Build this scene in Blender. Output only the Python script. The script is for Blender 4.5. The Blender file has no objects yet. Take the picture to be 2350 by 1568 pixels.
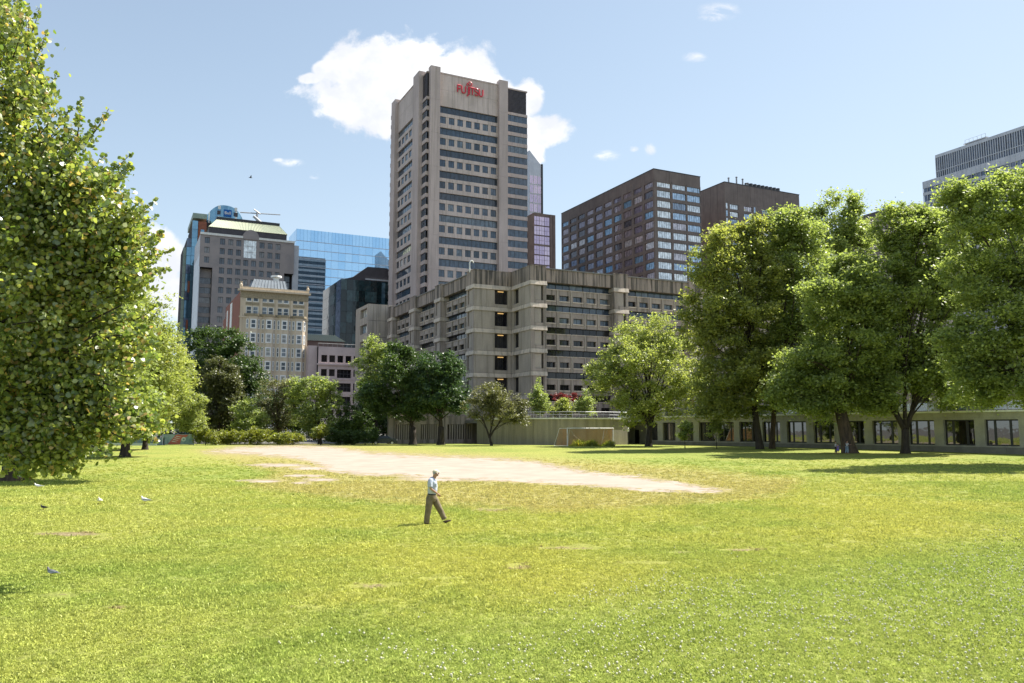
import bpy, bmesh, math, random
import numpy as np
from mathutils import Vector, Matrix
random.seed(7)
rng = np.random.default_rng(7)
D = bpy.data
SC = bpy.context.scene
COL = SC.collection

# ---------------------------------------------------------------- camera, sky, sun, exposure
CAM_H = 3.2
FPX = 28.0 / 36.0 * 2350.0            # focal length in units of a 2350 px wide picture
PITCH = math.atan(201.0 / FPX)
cam_d = D.cameras.new('camera'); cam_d.lens = 28.0; cam_d.sensor_width = 36.0
cam_d.clip_start = 0.1; cam_d.clip_end = 9000.0
cam = D.objects.new('camera', cam_d); COL.objects.link(cam)
cam.location = (0, 0, CAM_H); cam.rotation_euler = (math.pi / 2 + PITCH, 0, 0)
SC.camera = cam

SUN_EL = math.radians(53.0); SUN_AZ = math.radians(29.0)      # azimuth from +X towards +Y
sun_dir = Vector((math.cos(SUN_EL) * math.cos(SUN_AZ), math.cos(SUN_EL) * math.sin(SUN_AZ), math.sin(SUN_EL)))
sun_d = D.lights.new('sun', 'SUN'); sun_d.energy = 5.0; sun_d.angle = math.radians(0.55); sun_d.color = (1.0, 0.94, 0.84)
sun = D.objects.new('sun', sun_d); COL.objects.link(sun)
sun.rotation_euler = (-sun_dir).to_track_quat('-Z', 'Y').to_euler(); sun.location = sun_dir * 200

SC.view_settings.view_transform = 'Standard'; SC.view_settings.look = 'None'
SC.view_settings.gamma = 1.0; SC.view_settings.use_curve_mapping = False
SC.view_settings.exposure = 1.14
SC.cycles.max_bounces = 6; SC.cycles.diffuse_bounces = 3; SC.cycles.glossy_bounces = 3
SC.cycles.transmission_bounces = 4; SC.cycles.transparent_max_bounces = 6
SC.cycles.caustics_reflective = False; SC.cycles.caustics_refractive = False
SC.cycles.sample_clamp_indirect = 6.0

def ray(px, py):
    """direction through a point of the 2350 x 1568 picture"""
    u = px - 1175.0; v = 784.0 - py
    return Vector((u, FPX * math.cos(PITCH) - v * math.sin(PITCH), FPX * math.sin(PITCH) + v * math.cos(PITCH)))
def pt(px, py, Y):
    d = ray(px, py); return Vector((d.x * Y / d.y, Y, CAM_H + d.z * Y / d.y))
def proj(X, Y, Z):
    z = Z - CAM_H
    dep = Y * math.cos(PITCH) + z * math.sin(PITCH); up = -Y * math.sin(PITCH) + z * math.cos(PITCH)
    dep = np.maximum(dep, 0.5)
    return 1175.0 + FPX * X / dep, 784.0 - FPX * up / dep
def gz(x, y):
    t = np.clip((np.asarray(y, float) - 30.0) / 80.0, 0, 1); b = 0.8 * t * t * (3 - 2 * t)
    return b + 0.02 * np.sin(x * 0.7 + 1.3 * np.sin(y * 0.31)) * np.sin(y * 0.53 + 0.4)
def G(px, py):
    d = ray(px, py); Y = 60.0
    for _ in range(60):
        Y = 0.5 * Y + 0.5 * (CAM_H - float(gz(d.x / d.y * Y, Y))) * d.y / max(-d.z, 1e-3)
    return Vector((d.x / d.y * Y, Y, float(gz(d.x / d.y * Y, Y))))

# ---------------------------------------------------------------- node helpers
def lk(nt, a, b): nt.links.new(a, b)
def nd(nt, typ, **kw):
    n = nt.nodes.new(typ)
    for k, v in kw.items():
        if k.startswith('i_'):
            key = k[2:]
            n.inputs[int(key) if key.isdigit() else key.replace('_', ' ')].default_value = v
        else: setattr(n, k, v)
    return n
def mth(nt, op, a, b=None, c=None, clamp=False):
    n = nt.nodes.new('ShaderNodeMath'); n.operation = op; n.use_clamp = clamp
    for i, v in enumerate((a, b, c)):
        if v is None: continue
        if isinstance(v, (int, float)): n.inputs[i].default_value = v
        else: nt.links.new(v, n.inputs[i])
    return n.outputs[0]
def vm(nt, op, a, b=None):
    n = nt.nodes.new('ShaderNodeVectorMath'); n.operation = op
    for i, v in enumerate((a, b)):
        if v is None: continue
        if isinstance(v, (tuple, list)): n.inputs[i].default_value = v
        else: nt.links.new(v, n.inputs[i])
    return n
def mixc(nt, fac, a, b, blend='MIX'):
    n = nt.nodes.new('ShaderNodeMix'); n.data_type = 'RGBA'; n.blend_type = blend
    for i, v in ((0, fac), (6, a), (7, b)):
        if isinstance(v, (int, float)): n.inputs[i].default_value = v
        elif isinstance(v, (tuple, list)): n.inputs[i].default_value = (*v[:3], 1)
        else: nt.links.new(v, n.inputs[i])
    return n.outputs[2]
def smooth(nt, x, lo, hi, a=0.0, b=1.0):
    n = nt.nodes.new('ShaderNodeMapRange'); n.interpolation_type = 'SMOOTHSTEP'
    nt.links.new(x, n.inputs[0])
    for i, v in zip((1, 2, 3, 4), (lo, hi, a, b)): n.inputs[i].default_value = v
    return n.outputs[0]
def noise(nt, vec, scale, detail=4, rough=0.55, dist=0.0):
    n = nd(nt, 'ShaderNodeTexNoise'); n.inputs['Scale'].default_value = scale
    n.inputs['Detail'].default_value = detail; n.inputs['Roughness'].default_value = rough
    n.inputs['Distortion'].default_value = dist
    nt.links.new(vec, n.inputs['Vector']); return n.outputs[0]

# ---------------------------------------------------------------- world: Nishita sky with cumulus clouds
W = D.worlds.new('World'); SC.world = W; W.use_nodes = True
nt = W.node_tree; nt.nodes.clear()
sky = nd(nt, 'ShaderNodeTexSky', sky_type='NISHITA', sun_disc=False, sun_elevation=SUN_EL,
         sun_rotation=math.pi / 2 - SUN_AZ, altitude=50.0, air_density=1.0, dust_density=0.25, ozone_density=1.0)
tc = nd(nt, 'ShaderNodeTexCoord')
sep = nd(nt, 'ShaderNodeSeparateXYZ'); lk(nt, tc.outputs['Generated'], sep.inputs[0])
sx, sy, sz = sep.outputs
yy = mth(nt, 'MAXIMUM', sy, 0.02)
ca = mth(nt, 'DIVIDE', sx, yy); cb = mth(nt, 'DIVIDE', sz, yy)
cv = nd(nt, 'ShaderNodeCombineXYZ'); lk(nt, ca, cv.inputs[0]); lk(nt, cb, cv.inputs[1]); cv = cv.outputs[0]
def blobs(lst):
    acc = None
    for (px, py, rx, ry) in lst:
        d = ray(px, py); d0 = (d.x / d.y, d.z / d.y, 0)
        k = 1 / FPX * 1.22
        n = vm(nt, 'SUBTRACT', cv, d0).outputs[0]
        n = vm(nt, 'MULTIPLY', n, (1 / (rx * k), 1 / (ry * k), 0)).outputs[0]
        l = vm(nt, 'LENGTH', n).outputs[1]
        v = mth(nt, 'SUBTRACT', 1.0, l)
        if acc is None: acc = v
        else:
            m = mth(nt, 'SMOOTH_MAX', acc, v, 0.12); acc = m
    return acc
big = blobs([(850, 165, 85, 75), (950, 150, 110, 68), (1040, 170, 95, 62), (930, 215, 180, 70), (1110, 230, 70, 70),
             (800, 230, 62, 45), (1240, 300, 60, 34), (1205, 230, 38, 40), (1225, 345, 22, 30), (745, 160, 26, 18),
             (710, 180, 26, 12), (370, 610, 70, 58), (390, 665, 70, 45), (330, 680, 90, 60), (1000, 290, 90, 60)])
wisp = blobs([(1650, 25, 46, 22), (1632, 42, 30, 10), (1592, 132, 32, 13), (1390, 358, 30, 13), (1492, 343, 13, 15),
              (1455, 342, 10, 7), (668, 374, 34, 11), (722, 405, 15, 8), (790, 285, 10, 6), (640, 368, 14, 6)])
n1 = noise(nt, cv, 9.0, 10, 0.6, 0.2); n2 = noise(nt, cv, 30.0, 6, 0.6)
nn = mth(nt, 'ADD', mth(nt, 'MULTIPLY', mth(nt, 'SUBTRACT', n1, 0.5), 2.4), mth(nt, 'MULTIPLY', mth(nt, 'SUBTRACT', n2, 0.5), 0.9))
dbig = smooth(nt, mth(nt, 'ADD', mth(nt, 'MULTIPLY', big, 0.9), nn), -0.22, 0.18)
dw = mth(nt, 'MULTIPLY', mth(nt, 'MULTIPLY', smooth(nt, mth(nt, 'ADD', wisp, mth(nt, 'MULTIPLY', nn, 0.45)), 0.0, 0.8), smooth(nt, noise(nt, vm(nt, 'MULTIPLY', cv, (1, 1.8, 1)).outputs[0], 26.0, 8, 0.68, 0.6), 0.38, 0.66)), 0.8)
front = smooth(nt, sy, 0.05, 0.2)
# the rest of the sky carries the same kind of fair weather cumulus
zz = mth(nt, 'ADD', mth(nt, 'MAXIMUM', sz, 0.0), 0.22)
pv = nd(nt, 'ShaderNodeCombineXYZ'); lk(nt, mth(nt, 'DIVIDE', sx, zz), pv.inputs[0]); lk(nt, mth(nt, 'DIVIDE', sy, zz), pv.inputs[1])
n3 = noise(nt, pv.outputs[0], 0.9, 4, 0.5)
rest = mth(nt, 'MULTIPLY', smooth(nt, n3, 0.56, 0.66), mth(nt, 'MULTIPLY', smooth(nt, sz, 0.03, 0.16), mth(nt, 'SUBTRACT', 1.0, front)))
dens = mth(nt, 'ADD', mth(nt, 'MULTIPLY', mth(nt, 'MAXIMUM', dbig, dw), front), rest, clamp=True)
skyc = mixc(nt, 1.0, sky.outputs[0], (0.98, 1.05, 1.0), 'MULTIPLY')
hs = nd(nt, 'ShaderNodeHueSaturation'); hs.inputs['Saturation'].default_value = 0.74; hs.inputs['Value'].default_value = 1.0
lk(nt, skyc, hs.inputs['Color'])
# keep the glow towards the sun from burning out, as the photograph's exposure does
sr = nd(nt, 'ShaderNodeSeparateColor'); lk(nt, hs.outputs[0], sr.inputs[0]); sc3 = nd(nt, 'ShaderNodeCombineColor')
for k_, mx_ in enumerate((4.4, 5.1, 6.0)):
    ch = sr.outputs[k_]; den = mth(nt, 'POWER', mth(nt, 'ADD', 1.0, mth(nt, 'POWER', mth(nt, 'DIVIDE', ch, mx_), 3.0)), 1 / 3.0)
    lk(nt, mth(nt, 'DIVIDE', ch, den), sc3.inputs[k_])
shade = smooth(nt, noise(nt, cv, 7.0, 7, 0.6), 0.40, 0.62)
cloudc = mixc(nt, shade, (5.6, 5.6, 5.65), (4.2, 4.35, 4.7))
colr = mixc(nt, dens, sc3.outputs[0], cloudc)
bg = nd(nt, 'ShaderNodeBackground'); bg.inputs[1].default_value = 0.098; lk(nt, colr, bg.inputs[0])
wo = nd(nt, 'ShaderNodeOutputWorld'); lk(nt, bg.outputs[0], wo.inputs[0])

# ---------------------------------------------------------------- materials
def newmat(name):
    m = D.materials.new(name); m.use_nodes = True; t = m.node_tree; t.nodes.clear()
    out = nd(t, 'ShaderNodeOutputMaterial'); return m, t, out
def mat(name, c1, c2=None, scale=0.6, stretch=(1, 1, 1), rough=0.8, bump=0.0, bscale=20.0, metallic=0.0, spec=0.4,
        lo=0.35, hi=0.65, streak=None, grain=0.06, coord='pos', slo=0.48, shi=0.64):
    m, t, out = newmat(name)
    p = nd(t, 'ShaderNodeBsdfPrincipled'); lk(t, p.outputs[0], out.inputs[0])
    p.inputs['Roughness'].default_value = rough; p.inputs['Metallic'].default_value = metallic
    p.inputs['Specular IOR Level'].default_value = spec
    if coord == 'pos': pos = nd(t, 'ShaderNodeNewGeometry').outputs['Position']
    else: pos = nd(t, 'ShaderNodeTexCoord').outputs['Object']
    mp = vm(t, 'MULTIPLY', pos, stretch).outputs[0]
    c2 = c2 or tuple(v * 0.82 for v in c1)
    f = smooth(t, noise(t, mp, scale, 5, 0.6), lo, hi)
    c = mixc(t, f, c1, c2)
    if streak:
        s = noise(t, vm(t, 'MULTIPLY', pos, (1.1, 1.1, 0.05)).outputs[0], 1.3, 5, 0.65)
        f2 = mth(t, 'MULTIPLY', smooth(t, s, slo, shi), streak[3])
        c = mixc(t, f2, c, streak[:3])
    g = noise(t, pos, 9.0, 3, 0.7)
    v = nd(t, 'ShaderNodeHueSaturation'); lk(t, c, v.inputs['Color'])
    lk(t, smooth(t, g, 0.2, 0.8, 1 - grain * 2, 1 + grain * 2), v.inputs['Value'])
    lk(t, v.outputs[0], p.inputs['Base Color'])
    if bump:
        b = nd(t, 'ShaderNodeBump'); b.inputs['Strength'].default_value = bump; b.inputs['Distance'].default_value = 0.03
        lk(t, noise(t, pos, bscale, 4, 0.6), b.inputs['Height']); lk(t, b.outputs[0], p.inputs['Normal'])
    return m
def glass(name, cols, rough=0.04, ior=1.55, metallic=0.0, wav=0.25, wscale=0.5, tint=(1, 1, 1), var=(0.65, 1.25)):
    """window glass: tone differs by pane; blinds, dark room, in some a painted-in sky reflection"""
    m, t, out = newmat(name)
    p = nd(t, 'ShaderNodeBsdfPrincipled'); lk(t, p.outputs[0], out.inputs[0])
    oi = nd(t, 'ShaderNodeObjectInfo')
    r = nd(t, 'ShaderNodeValToRGB'); r.color_ramp.interpolation = 'CONSTANT'
    els = r.color_ramp.elements
    while len(els) < len(cols): els.new(0.5)
    acc = 0.0; tot = sum(c[3] for c in cols)
    for e, c in zip(els, cols): e.position = acc; e.color = (*c[:3], 1); acc += c[3] / tot
    lk(t, oi.outputs['Random'], r.inputs[0])
    pos = nd(t, 'ShaderNodeNewGeometry').outputs['Position']
    f = smooth(t, noise(t, vm(t, 'MULTIPLY', pos, (1, 1, 0.6)).outputs[0], 1.1, 3), 0.3, 0.7, *var)
    h = nd(t, 'ShaderNodeHueSaturation'); lk(t, r.outputs[0], h.inputs['Color']); lk(t, f, h.inputs['Value'])
    lk(t, h.outputs[0], p.inputs['Base Color'])
    p.inputs['Roughness'].default_value = rough; p.inputs['IOR'].default_value = ior; p.inputs['Metallic'].default_value = metallic
    p.inputs['Specular Tint'].default_value = (*tint, 1)
    if wav:
        b = nd(t, 'ShaderNodeBump'); b.inputs['Strength'].default_value = wav; b.inputs['Distance'].default_value = 0.05
        w = noise(t, vm(t, 'ADD', pos, None).outputs[0], wscale, 2, 0.5)
        lk(t, w, b.inputs['Height']); lk(t, b.outputs[0], p.inputs['Normal'])
    return m
M = {}
M['conc'] = mat('precast_concrete', (0.403, 0.337, 0.297), (0.323, 0.27, 0.241), 0.35, (1, 1, .5), streak=(0.13, 0.112, 0.092, 0.8), bump=.25)
M['conc_plain'] = mat('panel_concrete', (0.433, 0.371, 0.317), (0.353, 0.304, 0.266), 0.5, (1, 1, .4), streak=(0.20, 0.175, 0.14, 0.5), bump=.2)
M['conc_band'] = mat('light_concrete', (0.625, 0.529, 0.44), (0.504, 0.433, 0.369), 0.6, streak=(0.27, 0.235, 0.19, 0.6))
M['conc_top'] = mat('stained_concrete', (0.373, 0.298, 0.256), (0.282, 0.231, 0.199), 0.4, (1, 1, .3), streak=(0.075, 0.066, 0.056, 0.95), bump=.25, slo=.44, shi=.6)
M['tower'] = mat('tower_concrete', (0.524, 0.443, 0.41), (0.433, 0.366, 0.339), 0.12, (1, 1, .4), streak=(0.30, 0.25, 0.22, 0.5))
M['tower_lt'] = mat('tower_pale_concrete', (0.575, 0.491, 0.45), (0.484, 0.414, 0.374), 0.15, streak=(0.32, 0.275, 0.24, 0.55))
M['louver'] = mat('louver_metal', (0.07, 0.065, 0.075), rough=.6)
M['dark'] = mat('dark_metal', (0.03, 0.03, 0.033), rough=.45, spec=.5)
M['inside'] = mat('dark_interior', (0.025, 0.025, 0.03), rough=.9)
M['roof'] = mat('roof_gravel', (0.25, 0.24, 0.23), rough=.95)
M['white'] = mat('white_paint', (0.78, 0.78, 0.76), rough=.5)
M['grey'] = mat('grey_metal', (0.35, 0.36, 0.37), rough=.45, metallic=.4)
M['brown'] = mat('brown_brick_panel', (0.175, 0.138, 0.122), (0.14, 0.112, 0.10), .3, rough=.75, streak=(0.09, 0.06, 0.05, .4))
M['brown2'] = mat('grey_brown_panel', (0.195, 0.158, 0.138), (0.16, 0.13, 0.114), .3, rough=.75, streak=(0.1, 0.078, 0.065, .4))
M['lime'] = mat('limestone', (0.60, 0.505, 0.385), (0.52, 0.44, 0.335), .4, streak=(0.36, 0.285, 0.2, .4))
M['lime_dk'] = mat('carved_stone', (0.22, 0.19, 0.13), (0.34, 0.28, 0.19), 3.0)
M['brick'] = mat('red_brick', (0.27, 0.095, 0.055), (0.22, 0.08, 0.05), 1.0)
M['granite'] = mat('grey_granite', (0.31, 0.265, 0.25), (0.25, 0.22, 0.215), .25, rough=.35, spec=.5)
M['pinkgr'] = mat('pink_granite', (0.54, 0.44, 0.43), (0.46, 0.375, 0.37), .3, rough=.7)
M['copper'] = mat('green_copper', (0.44, 0.47, 0.34), (0.38, 0.42, 0.31), .3, (1, 1, .3), rough=.6)
M['copper2'] = mat('teal_copper', (0.30, 0.37, 0.31), (0.25, 0.32, 0.27), .3, rough=.6)
M['metalwht'] = mat('pale_aluminium', (0.55, 0.57, 0.60), (0.47, 0.49, 0.52), .3, rough=.4, metallic=.2)
M['terr'] = mat('terrace_stone', (0.42, 0.40, 0.335), (0.345, 0.33, 0.275), .8, rough=.8, streak=(0.27, 0.25, 0.2, .35), bump=.2)
M['terr_dk'] = mat('plinth_stone', (0.23, 0.22, 0.19), (0.18, 0.17, 0.15), .8, rough=.8)
M['coping'] = mat('pale_coping', (0.80, 0.80, 0.76), (0.70, 0.70, 0.66), 1.0, rough=.5)
M['boardwall'] = mat('board_marked_concrete', (0.34, 0.31, 0.24), (0.26, 0.235, 0.185), 1.2, (1, 1, .08), streak=(0.17, 0.155, 0.12, .5), bump=.4)
M['bark'] = mat('bark', (0.06, 0.047, 0.036), (0.03, 0.024, 0.02), 5.0, (1, 1, .25), rough=.95, bump=.7, bscale=14, coord='pos')
M['bark2'] = mat('brown_bark', (0.11, 0.076, 0.052), (0.05, 0.036, 0.027), 5.0, (1, 1, .25), rough=.95, bump=.7, bscale=14)
gd = [(0.050, 0.078, 0.115, 5), (0.07, 0.10, 0.14, 4), (0.12, 0.155, 0.19, 2), (0.035, 0.05, 0.07, 3)]
M['g_tower'] = glass('tower_glass', gd, .05, 1.62, wav=.15)
M['g_dark'] = glass('dark_glass', [(0.012, 0.012, 0.015, 3), (0.03, 0.028, 0.03, 2)], .05, 1.5, wav=.1)
M['g_brown'] = glass('sky_toned_curtained_glass', [(0.70, 0.73, 0.74, 5), (0.80, 0.80, 0.77, 4), (0.26, 0.31, 0.38, 1), (0.55, 0.50, 0.52, 1), (0.42, 0.54, 0.66, 4)], .04, 1.75, metallic=.45, wav=.35, wscale=.6)  # pale and blue tones put sky reflection into the colour, beside curtains
M['g_browns'] = glass('shade_toned_curtained_glass', [(0.32, 0.26, 0.29, 5), (0.52, 0.48, 0.49, 3), (0.09, 0.08, 0.10, 3), (0.22, 0.19, 0.25, 4), (0.20, 0.34, 0.50, 3)], .03, 1.7, metallic=.3, wav=.6, wscale=.6)  # darker copy for the left face, shade and sky put into the colour
M['g_blue'] = glass('blue_mirror_glass', [(0.44, 0.66, 0.86, 3), (0.40, 0.63, 0.84, 3), (0.47, 0.69, 0.88, 2)], .015, 1.5, metallic=.93, wav=0, wscale=.25, var=(.97, 1.03))
M['g_teal'] = glass('teal_mirror_glass', [(0.16, 0.30, 0.40, 2), (0.20, 0.36, 0.46, 2)], .03, 1.6, metallic=.7, wav=.12, var=(.9, 1.1))
M['g_green'] = glass('green_black_glass', [(0.010, 0.022, 0.024, 3), (0.02, 0.045, 0.05, 2), (0.04, 0.08, 0.085, 1)], .04, 1.5, wav=.6, wscale=.4)
M['g_gran'] = glass('granite_window_glass', [(0.09, 0.11, 0.14, 3), (0.14, 0.16, 0.19, 2), (0.22, 0.22, 0.225, 1)], .05, 1.6, wav=.3)  # blue-grey tones include a painted-in reflection
M['g_pink'] = glass('pink_mirror_glass', [(0.62, 0.50, 0.66, 2), (0.55, 0.45, 0.62, 2), (0.68, 0.56, 0.70, 1)], .06, 1.6, metallic=.35, wav=.2, var=(.9, 1.08))
M['g_pale'] = glass('pale_blue_glass', [(0.10, 0.14, 0.22, 3), (0.17, 0.21, 0.29, 2), (0.06, 0.08, 0.13, 1)], .05, 1.6, wav=.3)
M['g_sash'] = glass('sash_glass', [(0.04, 0.06, 0.08, 3), (0.14, 0.17, 0.2, 2), (0.25, 0.26, 0.26, 1)], .04, 1.5, wav=.2)
M['slate'] = mat('slate_roofing', (0.17, 0.20, 0.23), (0.13, 0.155, 0.18), .6, rough=.7)
M['g_terr'] = glass('ground_floor_glass', [(0.012, 0.014, 0.010, 2), (0.03, 0.03, 0.02, 1), (0.07, 0.055, 0.025, 1)], .02, 2.3, wav=.1, wscale=.7)
M['red'] = mat('red_sign_paint', (0.62, 0.035, 0.06), (0.55, 0.03, 0.05), rough=.4)
M['redcloth'] = mat('red_canvas', (0.5, 0.04, 0.045), rough=.8)
M['orange'] = mat('orange_canvas', (0.75, 0.17, 0.05), (0.6, 0.12, 0.05), 2.0, rough=.8)
M['bellblue'] = mat('sign_blue', (0.0, 0.10, 0.38), (0.0, 0.09, 0.34), rough=.5)
M['lamp'] = newmat('lit_ceiling_lamp')[0]
_t = M['lamp'].node_tree; _e = nd(_t, 'ShaderNodeEmission'); _e.inputs[0].default_value = (1.0, 0.62, 0.22, 1); _e.inputs[1].default_value = 0.38
lk(_t, _e.outputs[0], [n for n in _t.nodes if n.type == 'OUTPUT_MATERIAL'][0].inputs[0])

# ---------------------------------------------------------------- object helpers
def tag(o, label=None, cat=None, group=None, kind=None):
    if label: o['label'] = label
    if cat: o['category'] = cat
    if group: o['group'] = group
    if kind: o['kind'] = kind
    return o
def empty(name, loc, rz=0.0, **kw):
    o = D.objects.new(name, None); COL.objects.link(o); o.location = loc; o.rotation_euler = (0, 0, rz)
    o.empty_display_size = 0.2
    return tag(o, **kw)
def link(name, me, parent=None, loc=(0, 0, 0), rot=(0, 0, 0)):
    o = D.objects.new(name, me); COL.objects.link(o); o.location = loc; o.rotation_euler = rot
    if parent is not None: o.parent = parent
    return o
def mesh_obj(name, V, F, mats, parent=None, loc=(0, 0, 0), rot=(0, 0, 0), mi=None, smoothf=False):
    me = D.meshes.new(name); me.from_pydata([tuple(v) for v in V], [], F)
    for m in (mats if isinstance(mats, (list, tuple)) else [mats]): me.materials.append(m)
    if mi is not None: me.polygons.foreach_set('material_index', mi)
    if smoothf: me.polygons.foreach_set('use_smooth', [True] * len(me.polygons))
    me.update(); return link(name, me, parent, loc, rot)
BF = [(0, 3, 2, 1), (4, 5, 6, 7), (0, 1, 5, 4), (1, 2, 6, 5), (2, 3, 7, 6), (3, 0, 4, 7)]
def boxv(x0, x1, y0, y1, z0, z1):
    return [(x0, y0, z0), (x1, y0, z0), (x1, y1, z0), (x0, y1, z0), (x0, y0, z1), (x1, y0, z1), (x1, y1, z1), (x0, y1, z1)]
BOXC = {}
def box(name, x0, x1, y0, y1, z0, z1, m, parent=None):
    """a box as an object of its own; boxes of one size share their mesh"""
    k = (name, round(x1 - x0, 3), round(y1 - y0, 3), round(z1 - z0, 3), m.name)
    if k not in BOXC:
        a, b, c = (x1 - x0) / 2, (y1 - y0) / 2, (z1 - z0) / 2
        me = D.meshes.new(name); me.from_pydata(boxv(-a, a, -b, b, -c, c), [], BF); me.materials.append(m); me.update(); BOXC[k] = me
    return link(name, BOXC[k], parent, ((x0 + x1) / 2, (y0 + y1) / 2, (z0 + z1) / 2))
class MB:
    """collects shapes with materials and links them as one mesh object"""
    def __init__(s): s.V = []; s.F = []; s.I = []; s.mats = []
    def mi(s, m):
        if m not in s.mats: s.mats.append(m)
        return s.mats.index(m)
    def add(s, V, F, m):
        n = len(s.V); s.V += [tuple(v) for v in V]; s.F += [tuple(i + n for i in f) for f in F]; s.I += [s.mi(m)] * len(F)
    def box(s, x0, x1, y0, y1, z0, z1, m): s.add(boxv(x0, x1, y0, y1, z0, z1), BF, m)
    def tube(s, pts, rad, m, n=8, cap=True):
        pts = [Vector(p) for p in pts]
        if not hasattr(rad, '__len__'): rad = [rad] * len(pts)
        V = []; F = []; up = Vector((0, 0, 1))
        a = None
        for i, p in enumerate(pts):
            t = (pts[min(i + 1, len(pts) - 1)] - pts[max(i - 1, 0)]).normalized()
            if a is None: a = t.cross(up if abs(t.z) < .9 else Vector((1, 0, 0))).normalized()
            a = (a - t * a.dot(t)).normalized(); b = t.cross(a)
            for j in range(n):
                w = 2 * math.pi * j / n; V.append(p + (a * math.cos(w) + b * math.sin(w)) * rad[i])
        for i in range(len(pts) - 1):
            for j in range(n): F.append((i * n + j, i * n + (j + 1) % n, (i + 1) * n + (j + 1) % n, (i + 1) * n + j))
        if cap: F.append(tuple(range(n - 1, -1, -1))); F.append(tuple((len(pts) - 1) * n + j for j in range(n)))
        s.add(V, F, m)
    def prism(s, poly, z0, z1, m):
        n = len(poly); V = [(x, y, z0) for x, y in poly] + [(x, y, z1) for x, y in poly]
        F = [tuple(range(n - 1, -1, -1)), tuple(range(n, 2 * n))] + [(i, (i + 1) % n, n + (i + 1) % n, n + i) for i in range(n)]
        s.add(V, F, m)
    def prism_xz(s, poly, y0, y1, m):
        n = len(poly); V = [(x, y0, z) for x, z in poly] + [(x, y1, z) for x, z in poly]
        F = [tuple(range(n)), tuple(range(2 * n - 1, n - 1, -1))] + [((i + 1) % n, i, n + i, n + (i + 1) % n) for i in range(n)]
        s.add(V, F, m)
    def ball(s, c, r, m, n=10, k=6):
        if not hasattr(r, '__len__'): r = (r, r, r)
        V = []; F = []
        for i in range(k + 1):
            ph = math.pi * i / k
            for j in range(n):
                w = 2 * math.pi * j / n
                V.append((c[0] + r[0] * math.sin(ph) * math.cos(w), c[1] + r[1] * math.sin(ph) * math.sin(w), c[2] + r[2] * math.cos(ph)))
        for i in range(k):
            for j in range(n): F.append((i * n + j, (i + 1) * n + j, (i + 1) * n + (j + 1) % n, i * n + (j + 1) % n))
        s.add(V, F, m)
    def build(s, name, parent=None, loc=(0, 0, 0), rot=(0, 0, 0), smoothf=False):
        return mesh_obj(name, s.V, s.F, s.mats, parent, loc, rot, s.I, smoothf)

AZ = math.radians(26.1)               # the street grid of the city against the view
def loc2w(o, x, y): return Vector((o.x + x * math.cos(AZ) - y * math.sin(AZ), o.y + x * math.sin(AZ) + y * math.cos(AZ)))
WINC = {}
def winmesh(w, h, nv, nh, gm, fm, bar=0.07, edge=0.08, t=0.1):
    k = (round(w, 2), round(h, 2), nv, nh, gm.name, fm.name, bar, edge)
    if k in WINC: return WINC[k]
    b = MB(); b.box(-w / 2, w / 2, 0.03, 0.06, -h / 2, h / 2, gm)
    if edge:
        for x in (-w / 2, w / 2 - edge): b.box(x, x + edge, -0.02, 0.03, -h / 2, h / 2, fm)
        for z in (-h / 2, h / 2 - edge): b.box(-w / 2 + edge, w / 2 - edge, -0.02, 0.03, z, z + edge, fm)
    for i in range(1, nv): x = -w / 2 + w * i / nv; b.box(x - bar / 2, x + bar / 2, -0.015, 0.03, -h / 2 + edge, h / 2 - edge, fm)
    for i in range(1, nh): z = -h / 2 + h * i / nh; b.box(-w / 2 + edge, w / 2 - edge, -0.018, 0.03, z - bar / 2, z + bar / 2, fm)
    me = D.meshes.new('window'); me.from_pydata(b.V, [], b.F)
    for m in b.mats: me.materials.append(m)
    me.polygons.foreach_set('material_index', b.I); me.update(); WINC[k] = me; return me
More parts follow.
